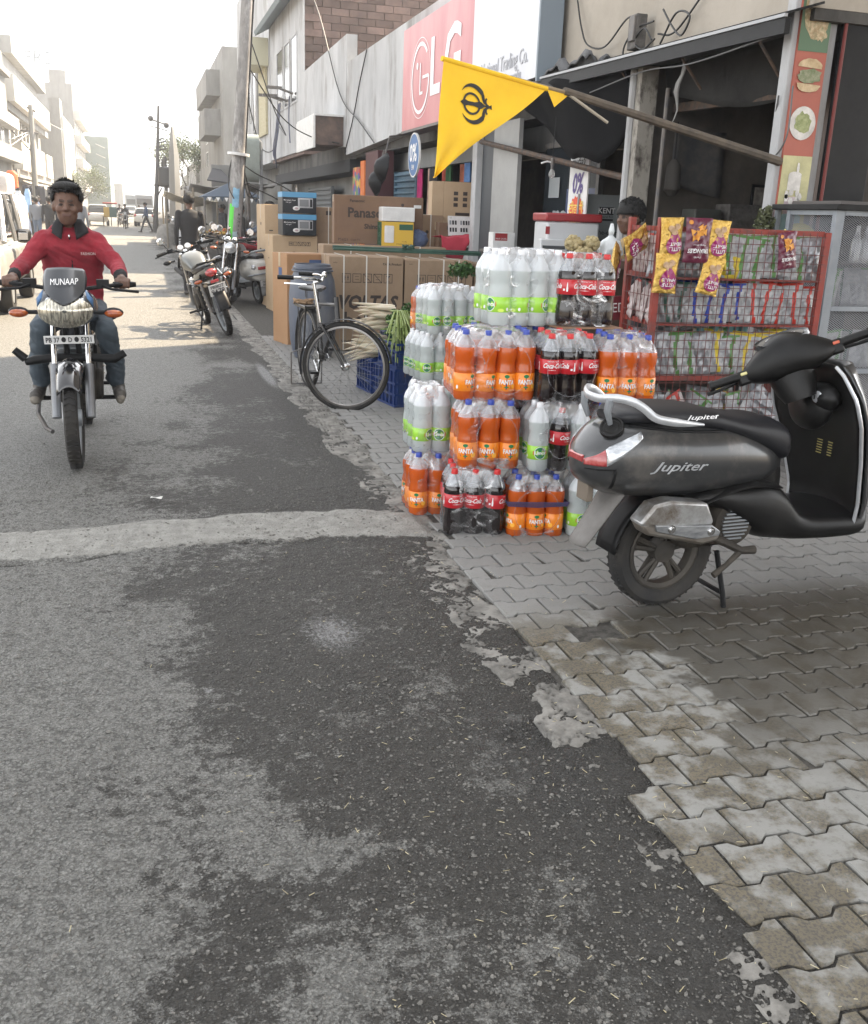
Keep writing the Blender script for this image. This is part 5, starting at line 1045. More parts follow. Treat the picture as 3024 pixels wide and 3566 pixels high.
        def vis_(u, v):
            z = .965+.175*v; hw_ = np.interp(v, [0, .12, .35, .7, .93, 1], [.02, .065, .112, .118, .108, .095]); y = (2*u-1)*hw_
            return (.79-.20*v**1.2-.09*(y/.12)**2+.0, y, z+.02*(1-(2*u-1)**2)*(v-.5)-.0)
        g.grid(vis_, 16, 14, VS); vz = g.build('visor', b, solid=.006)
        g = MB(); v_, f_ = text_geo('MUNAAP', size=.042, bold=.0, depth=0, sx=.92); vv = []
        for x, y, z in v_:
            zz = 1.075+y*1.0+.035*x; v0 = (zz-.965)/.175; hw_ = np.interp(v0, [0, .12, .35, .7, .93, 1], [.02, .065, .112, .118, .108, .095]); yy = x*.95
            q = vis_(.5+yy/hw_/2, v0); vv.append((q[0]+.022, yy, q[2]))
        g.add(vv, f_, INKW); g.build('visor_lettering', vz, smooth=False)
        for s in (-1, 1):
            g = MB(); g.add([(.70, s*.112, 1.035), (.69, s*.150, .985), (.70, s*.148, .94), (.712, s*.132, .972), (.715, s*.12, .99)], [(0, 1, 2, 3, 4)], M('decal_blue', (.08, .17, .33), .3)); g.build('decal', b, solid=.004)
        g = MB(); g.tube([(.36, -.27, .58), (.37, -.22, .595), (.38, -.1, .61), (.38, .1, .61), (.37, .24, .60), (.36, .30, .635)], [.02, .027, .025, .025, .027, .022], BLK, 10)
        g.tube([(.36, -.33, .655), (.36, -.27, .60)], [.022, .026], BLK, 10); g.build('crash_guard', b)
        g = MB(); g.tube([(.1, -.24, .32), (.12, -.25, .22), (.2, -.2, .14), (.26, -.16, .13)], .014, STEEL, 8); g.build('brake_pedal', b)
    else:
        g = MB(); g.sphere((.58, 0, .93), (.09, .09, .09), chrome, 18, 12); g.build('headlight_shell', b)
        g = MB(); g.lathe([(.001, .02), (.06, .012), (.085, 0)], CLR, 24, X=T(.655, 0, .93, ry=90)); g.build('headlight', b)
        for s in (-1, 1): g = MB(); g.tube([(.46, s*.2, 1.05), (.44, s*.27, 1.18)], .006, BLK, 5); mr = g.build('mirror_stem', b); g = MB(); g.lathe([(.001, 0), (.05, 0), (.052, .01), (.03, .02)], chrome, 18, X=T(.43, s*.28, 1.2, ry=-90)); g.build('mirror', mr)
        g = MB(); 
        for s in (-1, 1): g.lathe([(.001, .01), (.038, .01), (.042, 0), (.04, -.04)], SIL, 18, X=T(.50, s*.05, 1.06, ry=-50))
        g.build('dial', b)
    return b
mb1 = motorbike('black motorcycle with dark visor and clear headlamp ridden towards the camera', (-.42, 6.61, 0), -90, paint=M('blue_black_paint', (.02, .025, .04), .2, coat=1), plate='PB 37 ● D ● 5321')
mb2 = motorbike('parked motorcycle leaning on its side stand with a red tail lamp and white number plate', (.90, 13.0, 0), 98, lean=-17, paint=M('silver_black', (.16, .165, .16), .3, metal=.5), rear_plate=('PB08DT', '9479'), front='round')
mb2.location = (.93, 13.05, .0)
motorbike('black motorcycle with a chrome headlamp parked facing the camera beside the postered pole', (1.35, 16.6, 0), -98, group='motorcycles parked by the postered pole', front='round', lean=-6, detail=0)
motorbike('second motorcycle further back in the parked row, left of the pole', (1.05, 18.8, 0), -75, group='motorcycles parked by the postered pole', front='round', lean=8, detail=0)
motorbike('dark motorcycle with a red tank parked behind the white scooter', (2.2, 19.8, 0), 160, group='motorcycles parked by the postered pole', paint=M('maroon_paint', (.25, .02, .03), .25, coat=1), front='round', lean=-8, detail=0)
motorbike('motorcycle parked beyond the thin lamp pole under the tarpaulins', (1.7, 36, 0), -80, group='motorcycles parked by the stalls', front='round', lean=-8, detail=0)
motorbike('farthest motorcycle parked beside the stalls', (1.5, 50, 0), -95, group='motorcycles parked by the stalls', front='round', lean=-8, detail=0)
# white scooter seen from behind
ws = thing('scooter', 'white scooter with cracked grey bumper parked beside the tall cartons, seen from behind', 'scooter', (1.9, 16.75, 0), rz=103, rx=-7)
WP = M('white_scooter_paint', (.55, .54, .51), .35, coat=.3, col2=(.4, .39, .37), sc=6)
scooter_wheel(ws, 0, .225, .225, .09, rim=GREYM, spokes=3); scooter_wheel(ws, 1.24, .225, .225, .09, rim=GREYM, spokes=3)
S2 = smooth_secs([(-.40, .44, .66, .13), (-.36, .40, .72, .2), (-.2, .40, .77, .235), (0, .38, .76, .23), (.2, .38, .74, .2), (.4, .40, .68, .15)]); g = MB(); g.rings(super_body(S2, 2.8), WP); g.build('body_shell', ws)
g = MB(); g.rings(super_body(smooth_secs([(-.28, .75, .80, .08), (-.15, .75, .83, .14), (.15, .73, .81, .14), (.42, .68, .76, .10)]), 3), SEATM); g.build('seat', ws)
g = MB(); g.tube([(-.1, .17, .80), (-.35, .15, .87), (-.42, .08, .89), (-.42, -.08, .89), (-.35, -.15, .87), (-.1, -.17, .80)], .018, GREYM, 10); g.build('grab_rail', ws)
g = MB(); g.box((-.40, 0, .615), (.03, .19, .05), REDL); g.build('tail_lamp', ws, bevel=.008)
for s in (-1, 1): g = MB(); g.sphere((-.355, s*.15, .63), (.05, .05, .05), CLR, 12, 8); g.build('indicator', ws)
g = MB(); g.tube([(-.3, .24, .5), (-.42, .16, .52), (-.45, 0, .53), (-.42, -.16, .52), (-.3, -.24, .5)], .014, GREYM, 8); g.build('bumper_bar', ws)
g = MB(); g.grid(lambda u, v: (-.38-.04*u, (v-.5)*.17, .45-.28*u), 5, 3, M('flap_grey2', (.2, .2, .2), .7)); g.build('mud_flap', ws, solid=.008)
Xp = T(-.435, 0, .37) @ T(ry=-8) @ Matrix.Rotation(R(-90), 4, 'Z') @ Matrix.Rotation(R(90), 4, 'X'); g = MB(); g.box((0, 0, 0), (.19, .10, .004), M('plate_dirty', (.42, .42, .41), .5), Xp); pp = g.build('number_plate', ws, bevel=.002)
g = MB(); g.text('PB08BM', INK, Xp @ T(0, .025, .004), size=.036, bold=.008); g.text('8879', INK, Xp @ T(0, -.02, .004), size=.055, bold=.008); g.build('plate_text', pp, smooth=False)
g = MB(); g.rings(super_body(smooth_secs([(.4, .25, .34, .2), (.8, .25, .34, .2), (.86, .3, .6, .2), (.84, .5, .95, .17)]), 3), GREYM); g.build('leg_shield', ws); g = MB(); g.tube([(.72, -.34, 1.0), (.8, 0, 1.0), (.72, .34, 1.0)], .03, BLK, 8); g.build('handlebar', ws)
for s in (-1, 1): g = MB(); g.tube([(.76, s*.22, 1.02), (.74, s*.28, 1.2)], .006, BLK, 5); g.lathe([(.001, 0), (.055, 0), (.056, .01), (.03, .02)], CLR, 18, X=T(.73, s*.29, 1.24, ry=-90)); g.build('mirror', ws)
g = MB(); g.tube([(-.1, -.2, .3), (-.45, -.22, .32)], [.05, .05], BLK, 12); g.build('muffler', ws)
# ---------------- bicycle ----------------
bc_ = thing('bicycle', 'old black bicycle with chrome handlebar standing on its stand, front wheel turned', 'bicycle', (1.40, 8.55, 0), rz=-84)
BKP = M('cycle_black', (.018, .018, .02), .35, col2=(.04, .037, .034), sc=8); SPK = M('spoke_steel', (.25, .25, .25), .4, metal=.8)
def bwheel(x, z, rz, r=.335):
    X = T(x, 0, z, rz=rz) @ T(rx=90); t = MB(); t.tube([(r*math.cos(a), r*math.sin(a), 0) for a in [2*math.pi*i/48 for i in range(48)]], .019, RUB, 10, closed=True, caps=False); w = t.build('wheel', bc_, X=X)
    t = MB(); t.lathe([(r-.015, -.012), (r-.03, -.014), (r-.034, 0), (r-.03, .014), (r-.015, .012)], M('rim_dull', (.22, .21, .2), .35, metal=.8), 48); t.build('rim', w)
    for i in range(32):
        s = MB(); a = 2*math.pi*i/32; b_ = a+(1.3 if i % 4 < 2 else -1.3); zz = .03 if i % 2 else -.03; s.tube([(.022*math.cos(b_), .022*math.sin(b_), zz), ((r-.03)*math.cos(a), (r-.03)*math.sin(a), 0)], .0013, SPK, 4, caps=False); s.build('spoke', w, smooth=False)
    h = MB(); h.lathe([(.001, -.05), (.012, -.05), (.03, -.035), (.018, -.03), (.018, .03), (.03, .035), (.012, .05), (.001, .05)], CHR, 14); h.build('hub', w)
    g = MB(); g.grid(lambda u, v: ((r+.035)*math.cos(R(-5+185*u)), (r+.035)*math.sin(R(-5+185*u)), (v-.5)*.055), 28, 3, BKP); g.build('mudguard', bc_, X=X @ T(rz=(12 if rz else 10)), solid=.004); return w
ST_ = 58
bwheel(-.05, .345, 0); fwx = 1.06; bwheel(fwx, .345, ST_)
g = MB(); g.tube([(-.05, .045, .345), (-.02, .03, .72)], .009, BKP, 6); g.tube([(-.05, -.045, .345), (-.02, -.03, .72)], .009, BKP, 6); g.tube([(-.05, .045, .345), (.38, .03, .30)], .01, BKP, 6); g.tube([(-.05, -.045, .345), (.38, -.03, .30)], .01, BKP, 6)
g.tube([(.38, 0, .30), (.24, 0, .80)], .016, BKP, 8); g.tube([(.25, 0, .76), (.80, 0, .80)], .015, BKP, 8); g.tube([(.38, 0, .30), (.82, 0, .70)], .016, BKP, 8); g.tube([(.85, 0, .66), (.79, 0, .86)], .02, BKP, 8); g.build('frame', bc_)
SR = Matrix.Translation((.80, 0, .80)) @ Matrix.Rotation(R(ST_), 4, Vector((-.3, 0, .95))) @ Matrix.Translation((-.80, 0, -.80))
g = MB(); g.tube([(1.06, .045, .345), (.93, .05, .58), (.87, .03, .66), (.85, 0, .67)], .011, BKP, 7); g.tube([(1.06, -.045, .345), (.93, -.05, .58), (.87, -.03, .66), (.85, 0, .67)], .011, BKP, 7); o = g.build('fork', bc_); o.matrix_basis = Matrix.Translation((fwx, 0, .345)) @ Matrix.Rotation(R(ST_), 4, 'Z') @ Matrix.Translation((-fwx, 0, -.345))
mw = Matrix.Translation((fwx, 0, 0)) @ Matrix.Rotation(R(ST_), 4, 'Z') @ Matrix.Translation((-fwx, 0, 0))
g = MB(); g.tube([(.85, 0, .68), (.80, 0, .98)], .013, CHR, 10); g.tube([(.80, 0, .98), (.86, .02, 1.0), (.84, .14, 1.02), (.76, .24, 1.03), (.62, .27, 1.03)], .011, CHR, 8); g.tube([(.80, 0, .98), (.86, -.02, 1.0), (.84, -.14, 1.02), (.76, -.24, 1.03), (.62, -.27, 1.03)], .011, CHR, 8); hb = g.build('handlebar', bc_, X=mw)
for s in (-1, 1):
    g = MB(); g.tube([(.72, s*.255, 1.03), (.60, s*.272, 1.03)], .017, BLK, 10); g.build('grip', hb)
    g = MB(); g.tube([(.80, s*.05, .97), (.80, s*.2, .98), (.64, s*.24, .985)], .006, CHR, 6); g.build('brake_lever', hb)
g = MB(); g.sphere((.87, .05, 1.04), (.022, .022, .028), CHR, 12, 8); g.build('bell', hb)
g = MB(); g.rings(super_body(smooth_secs([(.02, .86, .90, .11), (.10, .855, .91, .12), (.2, .86, .90, .07), (.32, .865, .895, .025)]), 2.5, 16), M('saddle', (.03, .03, .03), .35)); g.tube([(.24, 0, .78), (.2, 0, .86)], .012, CHR, 8); g.build('saddle', bc_)
for s in (-1, 1): g = MB(); g.tube([(.04, s*.05, .86), (.04, s*.05, .80), (.08, s*.05, .79), (.09, s*.05, .86)], .004, STEEL, 5); g.build('saddle_spring', bc_)
g = MB(); g.span((-.28, -.07, .70), (.1, .07, .715), BKP); g.tube([(-.28, .07, .72), (-.28, -.07, .72), (.1, -.07, .72), (.1, .07, .72)], .006, BKP, 5, closed=True); g.tube([(-.05, .06, .345), (-.15, .07, .70)], .006, BKP, 5); g.tube([(-.05, -.06, .345), (-.15, -.07, .70)], .006, BKP, 5); g.build('carrier', bc_)
g = MB(); g.tube([(-.22+.05*math.cos(i*.7)+.02*math.sin(i*1.9), .09*math.sin(i*.7), .74+.02*math.sin(i*1.3)) for i in range(40)], .007, M('jute_rope', (.30, .20, .12), .9, bump=(200, .6, .002)), 5); g.build('rope', bc_)
g = MB(); g.tube([(-.12, .14, .02), (-.12, .14, .30), (-.05, .05, .345)], .007, STEEL, 5); g.tube([(-.12, -.14, .02), (-.12, -.14, .30), (-.05, -.05, .345)], .007, STEEL, 5); g.tube([(-.12, .14, .02), (-.12, -.14, .02)], .007, STEEL, 5); g.build('stand', bc_)
g = MB(); g.lathe([(.02, -.002), (.09, -.002), (.09, .002), (.02, .002)], CHR, 28, X=T(.38, -.05, .30, rx=90)); g.tube([(.38, -.07, .30), (.50, -.07, .22)], .008, CHR, 6); g.tube([(.38, .07, .30), (.26, .07, .38)], .008, CHR, 6); g.box((.50, -.11, .22), (.09, .06, .02), BLK); g.box((.26, .11, .38), (.09, .06, .02), BLK); g.build('crank', bc_)
# ---------------- rider ----------------
def person(label, loc, rz=0, group=None): return thing('person', label, 'person', loc, rz, group)
RED = M('red_fleece', (.30, .024, .038), .92, col2=(.19, .014, .024), sc=5, bump=(60, .5, .004)); DRK = M('dark_collar', (.008, .0075, .009), .9)
rd = person('young man in a red zipped fleece and blue jeans riding the motorcycle', (-.42, 6.61, 0), -90)
def face_prims(h, r=.098, f=1., turn=0):
    """a head centred on h, looking along +x (turn degrees about z)"""
    c, s = math.cos(R(turn)), math.sin(R(turn)); q = lambda x, y, z: (h[0]+x*c-y*s, h[1]+x*s+y*c, h[2]+z)
    return [('s', q(-.01, 0, .02), (.098, .078, .105), 'skin'), ('s', q(.028, 0, -.045), (.062, .062, .078), 'skin'), ('c', q(.035, 0, -.088), .03, q(.055, 0, -.098), .02, 'skin'),
            ('c', q(.083, 0, .02), .010, q(.106, 0, -.022), .0135, 'skin'), ('s', q(.096, .013, -.024), .010, 'skin'), ('s', q(.096, -.013, -.024), .010, 'skin'),
            ('c', q(.082, -.038, .028), .007, q(.090, -.014, .026), .006, 'brow'), ('c', q(.082, .038, .028), .007, q(.090, .014, .026), .006, 'brow'),
            ('s', q(.079, -.031, .005), (.010, .013, .005), 'eye'), ('s', q(.079, .031, .005), (.010, .013, .005), 'eye'),
            ('s', q(.06, -.042, -.025), (.03, .022, .025), 'skin'), ('s', q(.06, .042, -.025), (.03, .022, .025), 'skin'),
            ('c', q(.084, -.020, -.056), .007, q(.086, .020, -.056), .007, 'lip'), ('c', q(.082, -.018, -.064), .007, q(.083, .018, -.064), .007, 'lip'),
            ('s', q(-.015, -.080, -.01), (.02, .012, .032), 'skin'), ('s', q(-.015, .080, -.01), (.02, .012, .032), 'skin')]
def hand_grip(x, y, z, sg, key='skin'):
    """fist closed round a bar that runs across the bike at (x, y, z); four fingers and a thumb"""
    p = [('c', (x-.055, y, z+.012), .026, (x-.012, y, z+.026), .026, key), ('c', (x-.05, y-.025, z+.012), .020, (x-.008, y-.03, z+.022), .018, key), ('c', (x-.05, y+.025, z+.012), .020, (x-.008, y+.03, z+.022), .018, key)]
    for i, l in enumerate((.9, 1., .97, .8)):
        yy = y-sg*(.033-.022*i); p += [('c', (x-.004, yy, z+.030), .0105, (x+.024, yy, z+.018*l), .0100, key), ('c', (x+.024, yy, z+.018*l), .0095, (x+.027, yy, z-.008), .009, key), ('c', (x+.027, yy, z-.008), .0088, (x+.010, yy, z-.022*l), .008, key)]
    p += [('c', (x-.03, y-sg*.035, z+.004), .012, (x-.006, y-sg*.045, z-.018), .010, key), ('c', (x-.006, y-sg*.045, z-.018), .0095, (x+.014, y-sg*.038, z-.022), .008, key)]
    return p
pr = [('l', [((.0-.30, 0, .80), .14, .17), ((-.29, 0, .90), .135, .175), ((-.26, 0, 1.0), .13, .175), ((-.22, 0, 1.12), .135, .19), ((-.18, 0, 1.24), .135, .20), ((-.16, 0, 1.31), .115, .185), ((-.15, 0, 1.355), .075, .12), ((-.14, 0, 1.38), .05, .07)], 'red'),
      ('c', (-.13, 0, 1.36), .052, (-.085, 0, 1.45), .050, 'skin'), ('s', (-.30, 0, .84), (.15, .18, .10), 'jean')]
for s in (-1, 1):
    sh = (-.165, s*.150, 1.275); el = (-.02, s*.275, 1.13); wr = (.345, s*.305, 1.075)
    pr += [('c', sh, .068, el, .052, 'red'), ('c', el, .052, (.26, s*.30, 1.09), .040, 'red'), ('c', (.265, s*.30, 1.09), .041, (.30, s*.302, 1.084), .037, 'cuff'), ('c', (.30, s*.302, 1.08), .027, (.375, s*.305, 1.07), .025, 'skin')]
    pr += hand_grip(.43, s*.31, 1.05, s)
    hp = (-.24, s*.10, .83); kn = (.17, s*.19, .76); an = (.0, s*.225, .42)
    pr += [('c', hp, .095, kn, .066, 'jean'), ('c', kn, .066, (.06, s*.215, .56), .062, 'jean'), ('c', (.06, s*.235, .56), .058, an, .060, 'jean'),
           ('c', an, .045, (.0, s*.24, .36), .042, 'shoe'), ('c', (-.03, s*.24, .345), .036, (.15, s*.255, .338), .036, 'shoe'), ('c', (-.04, s*.24, .318), .03, (.17, s*.257, .315), .03, 'sole')]
pr += face_prims((-.045, 0, 1.488))
mt = dict(skin=SKIN, eye=M('eye_dark', (.03, .018, .014), .8), lip=M('lip', (.105, .052, .040), .6), brow=M('brow', (.06, .035, .025), .7), brow2=M('moustache', (.085, .046, .032), .7), red=RED, cuff=DRK, jean=JEAN, shoe=SHOE, sole=M('sole', (.2, .18, .15), .8))
o = figure('body', pr, mt, .0065, rd, smooth=3, wrinkle=.022)
hair(rd, (-.065, 0, 1.533), (.108, .090, .090), HAIR, seed=3, cut=lambda d: (d[2] < -.015 and d[0] > -.02) or (d[0] > .05 and d[2] < .03) or d[2] < -.075)
g = MB(); g.sphere((-.005, 0, 1.60), (.055, .075, .03), HAIR, 20, 10)
for i in range(700):
    a = random.uniform(0, 6.3); t = random.uniform(.0, 1.)**.6; c0 = Vector((-.062+.108*math.cos(a)*t, .090*math.sin(a)*t, 1.535+.095*math.sqrt(max(0, 1.02-t*t))))
    if c0.x > .02 and c0.z < 1.565: c0.z = 1.567+random.random()*.02
    c1 = c0+Vector((random.uniform(-.005, .022), random.uniform(-.014, .014)+.12*(c0.y), random.uniform(.006, .024)*(1.3-t*.9))); g.tube([c0-Vector((.008, 0, .004)), c0, c1], [.005, .0045, .0006], HAIR, 4, caps=False)
g.build('hair_tuft', rd)
g = MB()   # collar: two dark flaps with red stripes, standing round the neck
def collar(u, v):
    a = R(-150+300*u)+math.pi*0; fr = abs(2*u-1); rr = .064+.040*(1-v); return (-.125+rr*math.cos(a+math.pi)+.035*(fr**3)*(1-v), rr*1.15*math.sin(a+math.pi)*(1-.25*fr**4), 1.345+.06*v-.06*(fr**3)*(1-v))
g.grid(collar, 36, 5, DRK); cl_ = g.build('collar', rd, solid=.008)
g = MB(); g.tube([(-.035, 0, 1.31), (-.075, .002, 1.24), (-.088, .004, 1.12), (-.12, .012, 1.0)], .006, DRK, 6); g.sphere((-.032, 0, 1.305), (.006, .006, .012), CHR, 8, 6); g.build('zip', rd)
g = MB(); g.text('FASHION', M('print_pale', (.5, .42, .4), .7), T(-.055, .105, 1.20) @ Matrix.Rotation(R(30), 4, 'Z') @ Matrix.Rotation(R(90), 4, 'Z') @ Matrix.Rotation(R(82), 4, 'X'), size=.024, bold=.004); g.build('chest_print', rd, smooth=False)
# ---------------- other people ----------------
def walker(label, loc, rz, h=1.7, top='black', leg='dark', stride=.0, arm=0., group=None, vox=.018, face=True, lean=0, sit=0, skirt=False, armf=0):
    cols = dict(black=(.018, .018, .02), dark=(.03, .03, .034), blue=(.06, .09, .16), grey=(.16, .17, .19), white=(.5, .5, .5), maroon=(.15, .02, .03), brown=(.12, .08, .06), denim=(.10, .13, .18), red=(.4, .04, .05), khaki=(.25, .22, .16))
    k = h/1.7; P = person(label, loc, rz, group); L = []
    z = lambda v: v*k-sit
    L += [('l', [((0, 0, z(.90)), .115, .16), ((0, 0, z(1.0)), .11, .155), ((lean*.4, 0, z(1.15)), .12, .17), ((lean*.8, 0, z(1.32)), .12, .19), ((lean, 0, z(1.41)), .09, .15), ((lean, 0, z(1.46)), .05, .07)], 'top'), ('c', (lean, 0, z(1.44)), .05, (lean+.015, 0, z(1.52)), .048, 'skin')]
    for s in (-1, 1):
        st2 = stride*s
        if sit: L += [('c', (0, s*.09, z(.92)), .09, (.40, s*.12, z(.90)), .065, 'leg'), ('c', (.40, s*.12, z(.90)), .06, (.38, s*.13, .12), .05, 'leg'), ('c', (.36, s*.13, .05), .04, (.5, s*.13, .045), .035, 'shoe')]
        else: L += [('c', (0, s*.085, z(.92)), .088, (st2*.55+.02, s*.09, .50*k), .062, 'leg'), ('c', (st2*.55+.02, s*.09, .50*k), .058, (st2, s*.09, .10), .045, 'leg'), ('c', (st2-.03, s*.09, .045), .04, (st2+.16, s*.1, .04), .034, 'shoe')]
        ar = -arm*s
        e = (lean+ar*.5+armf*.25, s*.235, z(1.12)+.06*armf); w = (lean+ar+.05+armf*.5, s*.235-(s*.08*armf), z(.88)+.30*armf)
        L += [('c', (lean, s*.185, z(1.39)), .06, e, .046, 'top'), ('c', e, .045, w, .034, 'top'), ('s', (w[0]+.01, w[1], w[2]-.055), (.03, .022, .05), 'skin'), ('c', (w[0]+.02, w[1], w[2]-.05), .012, (w[0]+.04, w[1], w[2]-.09), .009, 'skin')]
    hc = (lean+.03, 0, z(1.60)); L += face_prims(hc)
    figure('body', L, dict(skin=SKIN, eye=mt['eye'], lip=mt['lip'], brow=mt['brow'], brow2=mt['brow'], top=M('cloth_top_'+top, cols[top], .9, bump=(20, .5, .01)), leg=M('cloth_leg_'+leg, cols[leg], .9, bump=(20, .4, .01)), shoe=SHOE), vox, P, smooth=3)
    hair(P, (hc[0]-.015, 0, hc[2]+.035), (.108, .09, .092), HAIR, seed=int(abs(loc[1])), cut=lambda d: (d[2] < -.01 and d[0] > -.01) or d[2] < -.08)
    if loc[1] < 25: tufts(P, (hc[0]-.015, 0, hc[2]+.035), (.11, .092, .094), 300)
    return P
walker('man in a black jacket walking away from the camera past the parked motorcycles', (.86, 18.2, 0), 92, 1.72, 'black', 'dark', stride=.1, arm=.1, vox=.012)
walker('slim man in a blue shirt striding across the sunny road far ahead', (.45, 62.5, 0), 180, 1.7, 'blue', 'dark', stride=.32, arm=.15)
walker('woman with dark curly hair in black clothes standing right of the postered pole', (2.02, 21.5, 0), 20, 1.6, 'black', 'dark')
walker('man in a slate blue shirt leaning forward with stretched arms beside the cartons', (2.75, 21.0, 0), 200, 1.66, 'denim', 'dark', lean=.14, armf=.8)
walker('person in a red vest half hidden behind the tallest carton', (2.62, 18.6, 0), 190, 1.55, 'red', 'grey', group=None)
for i, (x, y, rz, tp, lg, lb) in enumerate(((-3.6, 40, 80, 'grey', 'denim', 'man in a grey shirt standing by the shops behind the rider'), (-3.0, 38, 100, 'black', 'dark', 'man in black standing with his back to the road left of the rider'), (-1.6, 30, 70, 'grey', 'denim', 'man in a pale grey shirt just right of the rider head, walking away'), (-4.3, 46, 60, 'dark', 'dark', 'dark clothed man by the shop front on the left'), (-4.6, 52, 0, 'blue', 'dark', 'man in blue far left under the shop awning'))):
    walker(lb, (x, y, 0), rz, 1.66+.03*i, tp, lg, stride=.06)
walker('seated man on the stall platform under the tarpaulins', (1.9, 41, .0), 180, 1.6, 'brown', 'dark', sit=.35); walker('man in dark clothes standing behind the stall counter', (2.6, 33, 0), 200, 1.62, 'dark', 'dark')
vd = person('shopkeeper in a black and tan jacket bending over behind the snack rack', (3.9, 7.08, .07), 195)
L = [('l', [((0, 0, .85), .14, .18), ((.03, 0, 1.05), .14, .19), ((.10, 0, 1.24), .14, .2), ((.17, 0, 1.33), .1, .15)], 'top'), ('c', (.18, 0, 1.34), .05, (.25, 0, 1.42), .05, 'skin')]
for s in (-1, 1):
    L += [('c', (0, s*.09, .9), .09, (0, s*.1, .45), .065, 'leg'), ('c', (0, s*.1, .45), .06, (0, s*.1, .1), .05, 'leg'), ('c', (-.02, s*.1, .08), .04, (.14, s*.1, .075), .035, 'shoe'), ('c', (.13, s*.19, 1.28), .062, (.20, s*.25, 1.06), .05, 'band'), ('c', (.20, s*.25, 1.06), .05, (.40, s*.16, .98), .036, 'top'), ('s', (.46, s*.14, .97), (.05, .03, .02), 'skin')]
L += face_prims((.30, 0, 1.475))
figure('body', L, dict(skin=SKIN, eye=mt['eye'], lip=mt['lip'], brow=mt['brow'], brow2=mt['brow'], top=MATS['cloth_top_black'], band=M('tan_band', (.35, .25, .13), .9), leg=MATS['cloth_leg_dark'], shoe=SHOE), .011, vd, smooth=3)
hair(vd, (.285, 0, 1.52), (.112, .096, .095), HAIR, seed=9, cut=lambda d: (d[2] < -.02 and d[0] > 0) or d[2] < -.085)
tufts(vd, (.285, 0, 1.525), (.115, .098, .098), 500)
# ---------------- shrink-wrapped drinks ----------------
def film(name, tint=(.85, .87, .9), clear=.75, rough=.12, streak=None, diff=.25):
    if name in MATS: return MATS[name]
    m = bpy.data.materials.new(name); MATS[name] = m; m.use_nodes = True; nt = m.node_tree; L = nt.links; nt.nodes.clear()
    out = nt.nodes.new('ShaderNodeOutputMaterial'); tr = nt.nodes.new('ShaderNodeBsdfTransparent'); gl = _n(nt, 'ShaderNodeBsdfGlossy', Roughness=rough); df = nt.nodes.new('ShaderNodeBsdfDiffuse')
    tr.inputs[0].default_value = (*[.5+.5*t for t in tint], 1); df.inputs[0].default_value = (*tint, 1)
    tl = nt.nodes.new('ShaderNodeBsdfTranslucent'); tl.inputs[0].default_value = (*tint, 1)
    d2 = nt.nodes.new('ShaderNodeMixShader'); d2.inputs[0].default_value = .4; L.new(df.outputs[0], d2.inputs[1]); L.new(tl.outputs[0], d2.inputs[2])
    mx = nt.nodes.new('ShaderNodeMixShader'); mx.inputs[0].default_value = diff; L.new(gl.outputs[0], mx.inputs[1]); L.new(d2.outputs[0], mx.inputs[2])
    m2 = nt.nodes.new('ShaderNodeMixShader'); L.new(tr.outputs[0], m2.inputs[1]); L.new(mx.outputs[0], m2.inputs[2])
    lw = _n(nt, 'ShaderNodeLayerWeight', Blend=.25)
    if streak:
        tc = _n(nt, 'ShaderNodeNewGeometry'); mp = _n(nt, 'ShaderNodeMapping'); mp.inputs['Scale'].default_value = streak; L.new(tc.outputs['Position'], mp.inputs[0])
        n = _n(nt, 'ShaderNodeTexNoise', Scale=9., Detail=4, Distortion=1.6); L.new(mp.outputs[0], n.inputs['Vector'])
        r = _n(nt, 'ShaderNodeMapRange'); r.inputs['From Min'].default_value = .56; r.inputs['From Max'].default_value = .70; r.inputs['To Max'].default_value = .8; L.new(n.outputs['Fac'], r.inputs['Value'])
        b = _n(nt, 'ShaderNodeBump', Strength=.9, Distance=.01); L.new(n.outputs['Fac'], b.inputs['Height']); L.new(b.outputs[0], gl.inputs['Normal'])
        a = _n(nt, 'ShaderNodeMath', operation='MAXIMUM'); L.new(r.outputs[0], a.inputs[0])
        f = _n(nt, 'ShaderNodeMath', operation='MULTIPLY_ADD'); L.new(lw.outputs['Facing'], f.inputs[0]); f.inputs[1].default_value = .22; f.inputs[2].default_value = 1-clear; L.new(f.outputs[0], a.inputs[1])
        oc = _n(nt, 'ShaderNodeTexCoord'); sx = _n(nt, 'ShaderNodeSeparateXYZ'); L.new(oc.outputs['Object'], sx.inputs[0]); r2 = _n(nt, 'ShaderNodeMapRange'); r2.inputs['From Min'].default_value = .235; r2.inputs['From Max'].default_value = .34; r2.inputs['To Max'].default_value = .26; L.new(sx.outputs['Z'], r2.inputs['Value'])  # glare near the bottle necks painted in: film turns whiter with height
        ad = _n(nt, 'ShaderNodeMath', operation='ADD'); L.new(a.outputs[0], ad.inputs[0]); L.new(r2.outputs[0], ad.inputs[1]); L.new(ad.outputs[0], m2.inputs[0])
    else:
        f = _n(nt, 'ShaderNodeMath', operation='MULTIPLY_ADD'); L.new(lw.outputs['Facing'], f.inputs[0]); f.inputs[1].default_value = .6; f.inputs[2].default_value = 1-clear; L.new(f.outputs[0], m2.inputs[0])
    L.new(m2.outputs[0], out.inputs[0]); return m
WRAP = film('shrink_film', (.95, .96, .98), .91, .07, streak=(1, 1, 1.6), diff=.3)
PETC = film('pet_clear', (.80, .84, .88), .72, .06, diff=.45)
MILK = film('pet_milky', (.88, .91, .93), .22, .08, diff=.9)
